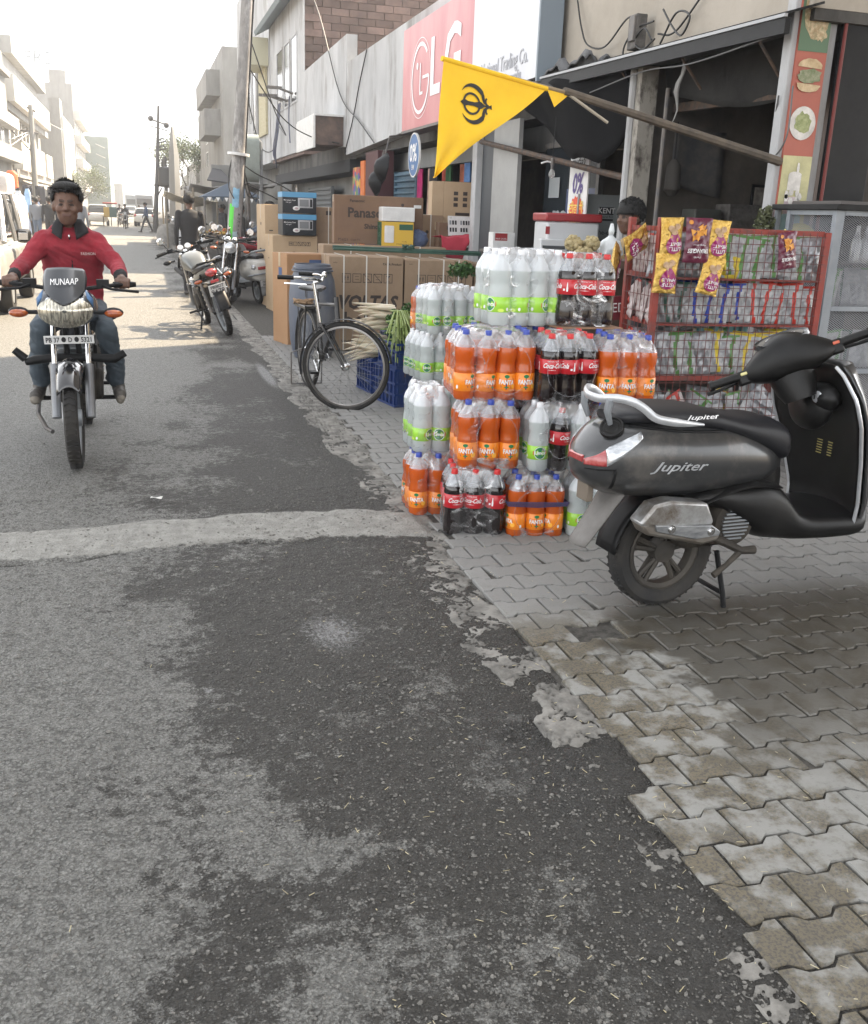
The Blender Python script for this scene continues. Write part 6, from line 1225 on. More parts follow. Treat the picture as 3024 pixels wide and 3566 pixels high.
def liquid(name, col, tr=.35):
    if name in MATS: return MATS[name]
    m = bpy.data.materials.new(name); MATS[name] = m; m.use_nodes = True; nt = m.node_tree; L = nt.links; p = nt.nodes['Principled BSDF']; p.inputs['Base Color'].default_value = (*col, 1); p.inputs['Roughness'].default_value = .1; p.inputs['Coat Weight'].default_value = .6
    t = nt.nodes.new('ShaderNodeBsdfTranslucent'); t.inputs[0].default_value = (*col, 1); mx = nt.nodes.new('ShaderNodeMixShader'); mx.inputs[0].default_value = tr
    L.new(p.outputs[0], mx.inputs[1]); L.new(t.outputs[0], mx.inputs[2]); L.new(mx.outputs[0], nt.nodes['Material Output'].inputs[0]); return m
LQ = dict(cola=liquid('cola_dark', (.010, .006, .006), .0), orange=liquid('orange_drink', (.72, .14, .018), .4), lemon=liquid('lemon_drink', (.74, .79, .78), .5))
CAPM = dict(cola=M('cap_red', (.55, .02, .02), .35), orange=M('cap_blue', (.03, .06, .35), .35), lemon=M('cap_white', (.75, .76, .78), .35))
LBR = M('label_red', (.48, .012, .02), .35, coat=.4); LBO = M('label_orange', (.85, .24, .01), .35, coat=.4); LBG = M('label_green', (.30, .60, .04), .35, coat=.4); NAVY = M('label_navy', (.015, .03, .16), .35); DGR = M('label_dark_green', (.02, .20, .07), .35); LRED = M('label_badge_red', (.6, .03, .04), .35)
PROF = dict(
    cola=[(.020, .004), (.040, 0), (.050, .010), (.0525, .035), (.0525, .085), (.0485, .115), (.0495, .135), (.0515, .15), (.0515, .222), (.052, .232), (.049, .255), (.038, .28), (.024, .305), (.0145, .322), (.0145, .335)],
    orange=[(.020, .004), (.044, 0), (.052, .012), (.053, .04), (.053, .14), (.0515, .155), (.0475, .178), (.048, .195), (.052, .215), (.053, .242), (.050, .262), (.042, .282), (.028, .302), (.0165, .318), (.0145, .335)],
    lemon=[(.020, .004), (.044, 0), (.052, .012), (.053, .04), (.0525, .07), (.053, .145), (.0515, .16), (.0485, .185), (.049, .205), (.052, .225), (.051, .25), (.043, .276), (.027, .302), (.0160, .32), (.0145, .335)])
LIQZ = dict(cola=.262, orange=.262, lemon=.25); LABZ = dict(cola=(.150, .222), orange=(.045, .135), lemon=(.062, .132))
BOT = {}
def bent_text(g, s, m, r, z, ang, **k):
    v, f = text_geo(s, **k); g.add([((r)*math.cos(ang+x/r), (r)*math.sin(ang+x/r), z+y) for x, y, _ in v], f, m)
def bent_blob(g, m, r, z, ang, rx, rz, n=18, poly=None):
    pts = poly or [(rx*math.cos(2*math.pi*i/n), rz*math.sin(2*math.pi*i/n)) for i in range(n)]
    c = (sum(p[0] for p in pts)/len(pts), sum(p[1] for p in pts)/len(pts)); q = [c]+pts
    g.add([(r*math.cos(ang+x/r), r*math.sin(ang+x/r), z+y) for x, y in q], [(0, i+1, (i+1) % len(pts)+1) for i in range(len(pts))], m)
def bottle_meshes(kind):
    if kind in BOT: return BOT[kind]
    P_ = PROF[kind]; zl = LIQZ[kind]; g = MB()
    lo = [p for p in P_ if p[1] <= zl]; hi = [p for p in P_ if p[1] >= zl]; rl = np.interp(zl, [p[1] for p in P_], [p[0] for p in P_])
    g.lathe([(.001, .006)]+[(r*.985, z) for r, z in lo]+[(rl*.985, zl), (.001, zl)], LQ[kind], 20)
    g.lathe([(rl, zl)]+hi, MILK if kind == 'lemon' else PETC, 20); b = g.build('bottle', link=False, ang=60)
    g = MB(); g.lathe([(.0001, .346), (.0145, .346), (.0165, .342), (.0165, .327), (.0175, .326), (.0175, .322)], CAPM[kind], 16); c = g.build('cap', link=False)
    g = MB(); z0, z1 = LABZ[kind]; r = .0528; m = dict(cola=LBR, orange=LBO, lemon=LBG)[kind]; g.lathe([(r-.001, z0), (r, z0+.001), (r, z1-.001), (r-.001, z1)], m, 28); zc = (z0+z1)/2
    for a in (0, math.pi):
        if kind == 'cola':
            bent_text(g, 'Coca-Cola', INKW, r+.0006, zc+.004, a, size=.034, shear=.5, bold=.022, sx=.72); bent_text(g, 'ORIGINAL TASTE', INKW, r+.0006, z1-.009, a, size=.0075); bent_blob(g, INKW, r+.0004, zc-.016, a-.1, .022, .0015)
            bent_blob(g, INKW, r+.0006, zc, a+math.pi/2, 0, 0, poly=[(-.004, -.022), (.004, -.022), (.0045, -.005), (.003, .002), (.002, .016), (.001, .022), (-.001, .022), (-.002, .016), (-.003, .002), (-.0045, -.005)])
            g_ = [(-.02, -.018), (-.010, -.018), (-.010, -.008), (-.02, -.008)]; bent_blob(g, INKW, r+.0006, zc, a+math.pi/2, 0, 0, poly=g_)
        elif kind == 'orange':
            bent_blob(g, NAVY, r+.0004, zc, a, .0, 0, poly=[(-.042, .004), (-.036, .022), (0, .032), (.036, .022), (.042, .0), (.026, -.024), (0, -.036), (-.026, -.026)])
            bent_blob(g, DGR, r+.0006, zc+.030, a, .013, .009); bent_text(g, 'FANTA', INKW, r+.001, zc+.0, a, size=.031, bold=.035, sx=.80); bent_blob(g, DGR, r+.0009, zc-.024, a, .012, .004)
            bent_blob(g, M('label_light_orange', (.95, .45, .05), .35), r+.0005, zc-.018, a+.75, .013, .013); bent_blob(g, INKW, r+.0005, zc-.025, a+1.6, .006, .010)
        else:
            bent_blob(g, INKW, r+.0004, zc, a, .030, .032, 24); bent_blob(g, DGR, r+.0006, zc, a, .027, .029, 24)
            bent_blob(g, LRED, r+.0009, zc, a, 0, 0, poly=[(-.036, -.012), (-.036, .010), (.036, .014), (.036, -.008)]); bent_text(g, 'Limca', INKW, r+.0013, zc+.001, a, size=.024, bold=.03, sx=1.0); bent_blob(g, M('label_lime', (.55, .75, .1), .35), r+.0005, z0+.01, a+1.1, .015, .008)
            bent_blob(g, INKW, r+.0005, z0+.015, a+1.7, .006, .008)
    l = g.build('label', link=False, smooth=True, ang=60)
    BOT[kind] = (b.data, c.data, l.data); return BOT[kind]
def wrap_mesh(nx, ny, p, h, holes=(), seed=0):
    a, b = nx*p/2, ny*p/2; rc = .05; N = 96; per = []
    for i in range(N):
        t = 2*math.pi*i/N; c, s = math.cos(t), math.sin(t); q = (abs(c)**7+abs(s)**7)**(-1/7.); per.append((a*c*q*1.004, b*s*q*1.004))
    rs = random.Random(seed); prof = [(0, 1.0), (.012, 1.015), (.06, 1.012), (.12, 1.01), (.17, .99), (.21, 1.0), (.25, .985), (.28, .96), (.31, .91), (.335, .85), (.349, .80), (.352, .5), (.346, .02)]
    X_ = np.array([x for x, y in per]); Y_ = np.array([y for x, y in per]); V = []
    for j, (z, k) in enumerate(prof):
        if j == len(prof)-1: pass
        ins = (1-k)*.30 if z > .24 else (1-k)*.2
        sc_ = np.array([1-abs(math.cos(math.pi*(x+a)/p))*0 for x in X_])
        fx = X_*(1-ins/a*1.) if k > .6 else X_*k; fy = Y_*(1-ins/b) if k > .6 else Y_*k
        dent = .010*np.abs(np.sin(math.pi*(X_+a)/p))*(np.abs(Y_) > b*.97)+.010*np.abs(np.sin(math.pi*(Y_+b)/p))*(np.abs(X_) > a*.97)
        dent = .012-dent if z < .3 else dent*0
        nz = (fbm(X_*1+seed, Y_*1+z*3, 18, 3, seed+5)-.5)*.014
        r_ = np.hypot(fx, fy)+1e-6; f = 1+(nz-dent*.7)/r_
        zz = z*h/.352+(fbm(X_+seed, Y_, 14, 2, seed)-.5)*.012*(z > .3)+(-.012*np.abs(np.sin(math.pi*(fx+a)/p)) if 0 < k < .82 and k > .6 else 0)
        V.append(list(zip(fx*f, fy*f, np.full(N, zz) if np.isscalar(zz) else zz)))
    g = MB(); n = N; vs = [v for r in V for v in r]; fs = []
    for j in range(len(V)-1):
        for i in range(n):
            q = (j*n+i, j*n+(i+1) % n, (j+1)*n+(i+1) % n, (j+1)*n+i); c = np.mean([vs[k] for k in q], axis=0); skip = False
            for side, u0, z0, ru, rz in holes:
                if side == 'f' and c[1] < -b*.9 and ((c[0]-u0)/ru)**2+((c[2]-z0)/rz)**2 < 1: skip = True
                if side == 'l' and c[0] < -a*.9 and ((c[1]-u0)/ru)**2+((c[2]-z0)/rz)**2 < 1: skip = True
            if not skip: fs.append(q)
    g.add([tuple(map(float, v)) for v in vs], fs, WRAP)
    for side, u0, z0, ru, rz in holes:
        pts = []
        for i in range(28):
            t = 2*math.pi*i/28; u = u0+ru*1.05*math.cos(t); z = z0+rz*1.05*math.sin(t); pts.append((u, -b-.002-.003*rs.random(), z) if side == 'f' else (-a-.002-.003*rs.random(), u, z))
        g.tube(pts, .0011, M('film_edge', (.6, .62, .65), .2, alpha=.28), 4, closed=True, caps=False)
    return g
def pack(label, kind, x, y, z, ang, nx=3, ny=3, s=1., p=.1055, holes=(), odd={}, wrap=True, seed=0, rope=False):
    """x, y: the corner nearest the camera on the left"""
    t = thing('drink_pack', label, 'drink pack', (x, y, z), ang, 'shrink wrapped packs of soft drinks'); t.scale = (s, s, s); cx_, cy_ = nx*p/2, ny*p/2; rr = random.Random(seed+99)
    for i in range(nx):
        for j in range(ny):
            if 0 < i < nx-1 and 0 < j and ny > 3 and j < ny-1: continue
            k = odd.get((i, j), kind); bm_, cm_, lm_ = bottle_meshes(k); o = bpy.data.objects.new('bottle', bm_); COL.objects.link(o); o.parent = t; sh = .93 if k != kind and kind == 'lemon' else 1
            o.location = ((i+.5)*p, (j+.5)*p, .003); o.rotation_euler = (rr.gauss(0, .012), rr.gauss(0, .012), -math.pi/2+rr.choice((0, 0, .35, -.4, 1.2, -1.3, .7, 2.)) if True else 0); o.scale = (1.03, 1.03, sh*rr.uniform(.985, 1.01))
            for nm, md in (('cap', cm_), ('label', lm_)): c = bpy.data.objects.new(nm, md); COL.objects.link(c); c.parent = o
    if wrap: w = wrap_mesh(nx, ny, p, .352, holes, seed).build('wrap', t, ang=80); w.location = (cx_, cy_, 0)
    if rope:
        for k in range(5): g = MB(); q = .004+.002*k; g.tube([(-q, -q, .185+.006*k), (cx_, -q-.003, .18+.007*k), (2*cx_+q, -q, .187+.005*k), (2*cx_+q, 2*cy_, .185), (-q, 2*cy_, .185)], .0025, M('twine_navy', (.06, .05, .12), .7), 5, closed=True, caps=False); g.build('twine', t)
    return t
fh = lambda u=.0, z=.17, ru=.095, rz=.115: ('f', u, z, ru, rz)
pack('cola pack with a torn film corner, lowest in the front left of the stack', 'cola', 1.36, 4.30, 0, -13, 3, 3, .95, holes=(('l', -.06, .15, .07, .11),), seed=1)
pack('orange drink pack tied round with navy twine, on the ground between cola and lime packs', 'orange', 1.665, 4.215, 0, -10, 3, 3, .90, holes=(fh(0, .15, .12, .12),), seed=2, rope=True)
pack('lime drink pack on the ground half hidden by the scooter mud flap', 'lemon', 1.965, 4.16, 0, -10, 3, 3, .95, seed=3)
pack('orange drink pack on the ground at the outer left corner behind the cola pack', 'orange', 1.285, 4.64, 0, -4, 3, 3, .95, seed=4)
pack('orange drink pack in the second layer with a film window at the front', 'orange', 1.44, 4.34, .325, -7, 3, 3, .97, holes=(fh(.03, .16, .1, .12),), seed=5)
pack('lime drink pack in the second layer with one cola bottle in its middle', 'lemon', 1.765, 4.235, .325, -8, 3, 3, .96, holes=(fh(0, .19, .07, .11),), odd={(1, 0): 'cola'}, seed=6)
pack('orange drink pack in the second layer behind the scooter grab rail', 'orange', 2.07, 4.19, .325, -8, 3, 3, .97, seed=7)
pack('lime drink pack at the left end of the second layer, set back', 'lemon', 1.31, 4.70, .325, -2, 2, 3, .97, seed=8)
pack('largest orange drink pack in the third layer, with four bottles along its front', 'orange', 1.43, 4.42, .652, -8, 4, 4, .97, p=.103, holes=(fh(.06, .16, .11, .12),), seed=9)
pack('cola pack in the third layer with a round film window', 'cola', 1.825, 4.29, .652, -6, 3, 3, .97, p=.1, holes=(fh(.0, .17, .12, .125),), seed=10)
pack('orange drink pack at the right end of the third layer beside the snack rack', 'orange', 2.115, 4.24, .652, -6, 3, 3, .97, p=.1, seed=11)
pack('tallest lime drink pack on the very top of the stack', 'lemon', 1.675, 4.62, .985, 1, 4, 3, 1.08, p=.094, seed=12)
pack('cola pack with red caps on top of the stack, resting on a cardboard sheet', 'cola', 2.01, 4.56, .995, -4, 3, 3, 1.02, p=.098, holes=(('l', -.05, .17, .06, .1),), seed=13)
g = MB(); g.box((2.17, 4.70, .989), (.36, .36, .008), M('card_brown', (.25, .14, .08), .8)); tag(g.build('cardboard_sheet', smooth=False, bevel=.002), 'thin brown cardboard sheet under the top cola pack', 'cardboard')
for z, lb, dx, dy, sd in ((0, 'lime drink pack at the foot of the rear stack beside the blue crates', 0, 0, 14), (.335, 'lime drink pack in the middle of the rear stack by the crates', -.03, .05, 15), (.67, 'lime drink pack with one orange bottle, topmost of the rear stack', .03, .1, 16)):
    pack(lb, 'lemon', 1.985+dx, 6.78+dy, z, 8, 4, 4, 1.0, seed=sd, odd={(0, 3): 'orange'} if z > .5 else {})
pack('cola pack hidden inside the second row of the stack', 'cola', 1.80, 4.6, .325, -5, 3, 3, .95, seed=17, p=.1)
pack('orange drink pack in the back row under the top lime pack', 'orange', 1.8, 4.68, .652, -5, 4, 3, .96, seed=18, p=.1)
# ---------------- cartons ----------------
CD1 = M('cardboard', (.30, .215, .14), .85, col2=(.265, .185, .12), sc=3, col3=(.22, .155, .10), sc3=2); CD2 = M('cardboard_orange', (.36, .21, .11), .8, col2=(.32, .18, .09), sc=2.5); CD3 = M('cardboard_dark', (.20, .125, .08), .85, col2=(.17, .105, .07), sc=3); CD4 = M('cardboard_pale', (.46, .34, .22), .8, col2=(.40, .29, .18), sc=2); STP = M('strap_white', (.62, .60, .55), .5); INKB = M('ink_brown_black', (.045, .033, .028), .7); INKBL = M('ink_blue', (.05, .09, .2), .6); TAPE = M('tape', (.42, .33, .22), .3, coat=.5)
def carton(label, x, y, z, w, d, h, rz=0, m=CD1, prints=(), straps=(), tape=True, cat='box', group=None, side=(), mats=None, name='carton', rx=0):
    """x, y, z: the near left lower corner; prints lie on the near face, side prints on the left one"""
    t = thing(name, label, cat, (x, y, z), rz, group, rx=rx); g = MB(); g.span((0, 0, 0), (w, d, h), m)
    if mats: g.fm[2] = g.mi(mats[0]); 
    b_ = g.build('box', t, smooth=False, bevel=.006)
    g = MB(); g.span((.002, d*.12, h), (w*.998, d*.5-.002, h+.005), m); g.span((.002, d*.5+.002, h), (w*.998, d*.9, h+.004), m); g.build('flap', t, smooth=False)
    if tape: g = MB(); g.span((0.0-.001, d/2-.03, h+.0055), (w+.001, d/2+.03, h+.0065), TAPE); g.span((-.0025, d/2-.03, h*.86), (-.001, d/2+.03, h+.0065), TAPE); g.build('tape', t, smooth=False)
    for s in straps: g = MB(); g.span((s-.007, -.004, 0), (s+.007, -.001, h+.008), STP); g.span((s-.007, -.004, h+.0082), (s+.007, d, h+.0105), STP); g.build('strap', t, smooth=False)
    X = Matrix.Rotation(R(90), 4, 'X'); XL = Matrix.Rotation(R(-90), 4, 'Z') @ Matrix.Rotation(R(90), 4, 'X')
    if prints or side:
        g = MB()
        for pr_ in prints:
            s, px_, pz, sz = pr_[:4]; k = dict(pr_[4]) if len(pr_) > 4 else {}; mm = k.pop('m', INKB)
            if s == '[]': g.span((px_-sz, -.003, pz-k['h']), (px_+sz, -.0018, pz+k['h']), mm)
            elif s == 'icons':
                for i in range(5):
                    cx_ = px_+(i-2)*sz; q = sz*.42
                    for a, b in (((-q, -q), (q, -q+.006)), ((-q, q-.006), (q, q)), ((-q, -q), (-q+.006, q)), ((q-.006, -q), (q, q))): g.span((cx_+a[0], -.003, pz+a[1]), (cx_+b[0], -.0015, pz+b[1]), mm)
                    if i == 0:
                        for o in (-.35, .35): g.add([(cx_+o*q-.009, -.003, pz), (cx_+o*q+.009, -.003, pz), (cx_+o*q, -.003, pz+q*.7)], [(0, 1, 2)], mm); g.span((cx_+o*q-.004, -.003, pz-q*.5), (cx_+o*q+.004, -.0015, pz), mm)
                    elif i == 4: g.add([(cx_-q*.5, -.003, pz+q*.6), (cx_+q*.5, -.003, pz+q*.6), (cx_, -.003, pz-q*.1)], [(0, 2, 1)], mm); g.span((cx_-.003, -.003, pz-q*.6), (cx_+.003, -.0015, pz), mm); g.span((cx_-q*.4, -.003, pz-q*.7), (cx_+q*.4, -.0015, pz-q*.6), mm)
                    else:
                        if i > 1: g.add([(cx_-q, -.003, pz+q), (cx_-q+.008, -.003, pz+q), (cx_+q, -.003, pz-q), (cx_+q-.008, -.003, pz-q)], [(0, 3, 2, 1)], mm)
                        g.span((cx_-q*.45, -.003, pz-q*.3), (cx_+q*.45, -.0015, pz-q*.22), mm); g.span((cx_-q*.45, -.003, pz+q*.3), (cx_+q*.45, -.0015, pz+q*.38), mm)
            else: g.text(s, mm, T(px_, -.0025, pz) @ X, size=sz, **k)
        for s, py_, pz, sz, k in side:
            k = dict(k); mm = k.pop('m', INKB)
            if s == '[]': g.span((-.003, py_-sz, pz-k['h']), (-.0018, py_+sz, pz+k['h']), mm)
            else: g.text(s, mm, T(-.0025, py_, pz) @ XL, size=sz, **k)
        g.build('print', b_, smooth=False)
    return t
vp = lambda: (('icons', .43, .80, .118), ('VOLTAS', .43, .53, .20, dict(shear=.22, bold=.04, sx=.92)), ('beko', .40, .33, .24, dict(bold=.035)), ('A', .61, .955, .022, dict(bold=.0)), ('TATA Product', .71, .955, .035, dict(bold=.02)), ('beko', .07, .965, .022), ('Washing Machine', .30, .10, .045, dict(bold=.02)))
carton('large brown washing machine carton lettered VOLTAS, behind the bicycle', 1.99, 10.85, .02, .84, .70, 1.03, -2, CD1, vp(), (.165, .42, .66), group='strapped washing machine cartons')
carton('second strapped washing machine carton, right of the VOLTAS one behind the drinks', 2.85, 10.83, .02, .80, .70, 1.01, -2, CD1, vp(), (.16, .45, .63), group='strapped washing machine cartons')
carton('third strapped carton, mostly hidden behind the tall lime drink pack', 3.68, 10.85, .02, .6, .6, .98, -1, CD1, (('VOLTAS', .3, .5, .12, dict(bold=.03, shear=.2)),), (.2,), group='strapped washing machine cartons')
carton('orange brown carton with blue print standing behind the grey barrel', 1.60, 11.38, 0, .50, .45, 1.04, 14, CD2, (('[]', .36, .955, .085, dict(m=INKBL, h=.022)), ('BOSCH', .36, .955, .05, dict(m=CD2, bold=.01)), ('[]', .18, .9, .1, dict(m=INKBL, h=.01))), side=(('[]', .2, .82, .05, dict(m=INKBL, h=.06)),))
carton('pale carton with a round emblem and LG letters under the microwave boxes', 1.95, 15.4, 0, .70, .6, 1.15, 4, CD4, (('icons', .42, 1.03, .07), ('LG', .48, .86, .11, dict(bold=.03)), ('●', .33, .86, .12, dict()), ('[]', .08, .6, .02, dict(h=.04))), side=(('[]', .3, .8, .03, dict(h=.008)),))
carton('tallest pale carton at the outer left end of the row', 1.95, 16.35, 0, .62, .65, 1.60, 5, CD4, (('icons', .4, 1.52, .05), ('[]', .1, 1.2, .03, dict(h=.008)), ('[]', .1, .8, .04, dict(h=.01)), ('LG', .3, .5, .1, dict())), side=(('[]', .35, .9, .06, dict(h=.012)), ('[]', .3, 1.3, .03, dict(h=.02)), ('[]', .3, .6, .02, dict(h=.05))))
carton('refrigerator carton lettered REFRIG behind the microwave boxes', 2.60, 15.6, .9, .62, .6, .68, 0, CD1, (('●', .36, .36, .1), ('REFRIGERATOR', .33, .07, .085, dict(bold=.02)), ('[]', .25, .6, .04, dict(h=.03))), (.25,)); wbox('lower_box', bpy.data.objects['carton.00%d' % 6] if 'carton.006' in bpy.data.objects else None, (0, 0, -.9), (.62, .6, -.005), CD1)
MBX = M('microwave_box', (.015, .018, .022), .4); MBL = M('microwave_blue', (.10, .30, .50), .4)
for i, lb in enumerate(('lower of two black and blue microwave oven boxes', 'upper of two black and blue microwave oven boxes')):
    c = carton(lb, 2.10, 15.35, 1.156+i*.322, .52, .42, .312, 2, MBX, (('[]', .26, .272, .26, dict(m=MBL, h=.038)), ('VOLTAS-beko', .16, .278, .052, dict(m=INKW, bold=.02, sx=.95)), ('Microwave Oven', .11, .19, .026, dict(m=INKW, bold=.01)), ('with grill', .09, .16, .024, dict(m=INKW)), ('[]', .35, .155, .115, dict(m=SIL, h=.072))), tape=False, side=(('[]', .2, .27, .2, dict(m=MBL, h=.038)),), group='microwave oven boxes')
    g = MB(); g.span((.26, -.006, .105), (.40, -.0035, .205), M('oven_door', (.2, .21, .22), .3)); g.span((.42, -.006, .10), (.455, -.0035, .21), MBX); g.sphere((.21, -.003, .075), (.055, .003, .032), WHT, 16, 6); g.sphere((.21, -.005, .075), (.03, .003, .016), CK, 12, 6); g.build('oven_picture', c, smooth=False)
carton('long flat carton lying behind the green rods', 2.20, 12.4, .74, 1.6, .45, .38, -1, CD1, (('[]', .4, .25, .05, dict(h=.02)),), (.35, 1.25), tape=False)
carton('big brown television carton lettered Panasonic standing on the long carton', 2.42, 12.85, 1.13, 1.18, .17, .60, -2, CD3, (('Panasonic', .30, .535, .05, dict(bold=.02)), ('Panasonic', .50, .385, .165, dict(bold=.03)), ('Shinobi', .52, .22, .085, dict(bold=.03)), ('P56J21', .12, .05, .05), ('Cool TV', .28, .05, .035), ('●', .90, .50, .055), ('[]', 1.10, .49, .05, dict(h=.02, m=WHT))))
HY = M('heater_yellow', (.62, .40, .05), .45); HG = M('heater_green', (.03, .10, .06), .45)
c = carton('yellow and green water heater box with a white lid box on top', 2.98, 12.55, 1.09, .42, .32, .33, -3, HY, (('[]', .32, .27, .09, dict(m=HG, h=.035)), ('Hindware', .33, .272, .038, dict(m=INKW, bold=.02)), ('15 LTR.', .30, .09, .022), ('STORAGE WATER HEATER', .30, .06, .018)), side=(('[]', .16, .165, .16, dict(m=HG, h=.165)), ('[]', .16, .27, .05, dict(m=WHT, h=.02)), ('[]', .16, .06, .05, dict(m=WHT, h=.03)), ('[]', .16, .17, .04, dict(m=INKW, h=.03))), tape=False)
g = MB(); g.lathe([(.055, 0), (.062, .012), (.062, .198), (.055, .21)], WHT, 16, X=T(.10, -.004, .075, s=(1, .06, 1))); g.build('tank_picture', c)
carton('plain white open-ended box lying on the yellow heater box', 2.99, 12.55, 1.43, .42, .3, .17, -3, WHT, (), (), tape=False)
carton('grey brown strapped carton right of the television carton', 3.62, 13.2, .7, .38, .4, .82, 0, CD1, (('●', .15, .6, .06),), (.2,)); carton('small brown carton with a dark square mark', 3.88, 13.0, .75, .3, .35, .68, 0, CD3, (('[]', .15, .62, .04, dict(h=.025)),))
carton('upright brown carton with window marks high above the red cloth', 4.02, 13.3, 1.42, .42, .4, .55, -6, CD3, [('[]', .17+.13*i, .40-.075*j, .03, dict(h=.024)) for i in range(2) for j in range(3)]+[('[]', .27, .13, .1, dict(h=.02))], side=(), mats=(CD4,)); wbox('side_face', bpy.data.objects[[o.name for o in COL.objects if o.get('label', '').startswith('upright brown')][0]], (-.16, .0, 0), (-.001, .3, .55), CD4)
t = thing('price_board', 'white product chart board with rows of dark pictures above the red cloth', 'board', (4.0, 12.95, 1.27), rx=-12); g = MB(); g.span((0, 0, 0), (.42, .008, .26), WHT); g.build('sheet', t, smooth=False)
g = MB()
for i in range(10):
    if i == 3: continue
    g.span((.02+.038*i, -.003, .145), (.045+.038*i, -.001, .20), INK if i % 4 else GREYM)
    if i not in (3, 7): g.span((.02+.038*i, -.003, .05), (.045+.038*i, -.001, .105), INK)
g.text('LG', INK, T(.04, -.002, .235) @ Matrix.Rotation(R(90), 4, 'X'), size=.025); g.build('print', t, smooth=False)
g = MB()
def cloth(u, v):
    x = 3.82+.62*u; y = 12.55+.35*v; z = 1.265-.02*math.sin(u*6)
    if v < .35: y = 12.67-.03*math.sin(v*9); z = 1.24-(.35-v)*.85*(1-.75*sstep(.45, .6, np.array(u)))
    return (x-.12*(v-.35)*(v > .35), y, float(z)+.012*math.sin(u*19+v*5))
g.grid(cloth, 36, 16, M('red_cloth', (.42, .035, .06), .8, col2=(.34, .025, .045), sc=4)); tag(g.build('red_cloth', solid=.004), 'crumpled red cloth draped over goods behind the lime drink pack', 'cloth')
c = carton('white carton under the red cloth', 3.95, 12.68, .8, .5, .35, .42, 0, WHT, (('[]', .3, .3, .1, dict(h=.03)),), tape=False)
gr = thing('rod_bundle', 'bundle of dark green rods lying across the top of the strapped cartons', 'rods'); GRN = M('rod_green', (.018, .06, .045), .5, col2=(.03, .085, .06), sc=10)
for i in range(14):
    g = MB(); a = i*2.4; g.tube([(2.12+.03*random.random(), 11.35+.035*math.cos(a)*(i % 3), 1.105+.0125*(i//4)), (3.85+.05*random.random(), 11.25+.035*math.cos(a+1)*(i % 3), 1.085+.0125*(i//4))], .0085, GRN, 6); g.build('rod', gr)
g = MB(); g.tube([(3.0+.07*math.cos(i*.9), 11.28+.04*math.sin(i*1.3), 1.16+.02*math.sin(i*2.1)) for i in range(26)], .007, GRN, 5); g.build('tie_cord', gr)
g = MB(); g.sphere((0, 0, .11), (.14, .1, .12), M('blue_plastic_bag', (.10, .14, .25), .35, alpha=.85, bump=(20, 1., .04)), 18, 12); v = [tuple(np.array(p)*(1+random.uniform(-.08, .08))) for p in g.v]; g.v = v; tag(g.build('plastic_bag', X=T(3.5, 12.7, 1.1)), 'crumpled blue plastic bag beside the yellow heater box', 'bag')
# barrel
bl = thing('barrel', 'blue grey plastic barrel with open rim behind the bicycle', 'barrel', (1.735, 10.42, 0)); bl.scale = (.92, .92, 1); BM = M('barrel_plastic', (.075, .09, .125), .5, col2=(.13, .14, .165), sc=1.5, stretch=(1, 1, .4), col3=(.2, .2, .2), sc3=1.6, bump=(60, .2, .003))
g = MB(); g.lathe([(.001, .004), (.20, 0), (.235, .06), (.262, .2), (.275, .45), (.27, .68), (.25, .82), (.215, .90), (.21, .93), (.225, .935), (.225, .955), (.208, .96), (.205, .985), (.195, .985), (.193, .9), (.24, .8), (.25, .4)], BM, 40); g.build('body', bl, ang=60)
g = MB(); g.lathe([(.214, .905), (.238, .91), (.238, .925), (.214, .93)], BM, 40); g.build('rim', bl)
# blue crates and vegetables
BC = M('crate_blue', (.012, .035, .15), .4, col2=(.02, .05, .19), sc=6, col3=(.06, .07, .1), sc3=5)
def crate(label, x, y, z, rz, w=.54, d=.36, h=.30, lettered=False):
    t = thing('crate', label, 'crate', (x, y, z), rz, 'blue plastic vegetable crates')
    g = MB(); 
    for a, b in (((0, 0, 0), (w, .012, h)), ((0, d-.012, 0), (w, d, h)), ((0, .012, 0), (.012, d-.012, h)), ((w-.012, .012, 0), (w, d-.012, h))): g.span(a, b, BC)
    g.span((.012, .012, .0), (w-.012, d-.012, .012), BC); g.build('shell', t, smooth=False)
    for i in range(9):
        g = MB(); xx = .012+(w-.024)*i/8; g.span((xx-.006, -.016, 0), (xx+.006, -.0005, h-.012), BC); g.build('rib', t, smooth=False)
    for i in range(6):
        g = MB(); yy = .01+(d-.02)*i/5; g.span((-.016, yy-.006, 0), (-.0005, yy+.006, h-.012), BC); g.build('rib', t, smooth=False)
    for zz in (0, .09, .18, h-.02):
        g = MB(); g.span((-.02, -.02, zz), (w+.02, -.0165, zz+.018), BC); g.span((-.02, -.0162, zz), (-.0168, d, zz+.018), BC); g.build('rail', t, smooth=False)
    if lettered:
        g = MB()
        for i, ch in enumerate('gdns'): g.text(ch, M('crate_letter', (.35, .18, .03), .6), T(.06, -.0215, h-.06-.045*i) @ Matrix.Rotation(R(90), 4, 'X'), size=.05, bold=.01)
        g.build('lettering', t, smooth=False)
    return t
crate('blue crate on the pavers just behind the front bicycle wheel, holding the radishes', 1.88, 8.15, .012, 8); crate('blue crate on the ground under the second one, next to the rear drink packs', 1.93, 7.52, .012, 10, .6, .4, .31); crate('lettered blue crate stacked on another, under the leafy greens', 1.945, 7.54, .325, 9, .58, .38, .14, True); crate('blue crate stacked behind, supporting the upper radishes', 2.1, 8.3, .315, 4, .5, .36, .22)
RD = M('radish_white', (.62, .56, .43), .45, col2=(.52, .44, .32), sc=9, stretch=(1, 6, 6), sub=.1)
pr0 = None
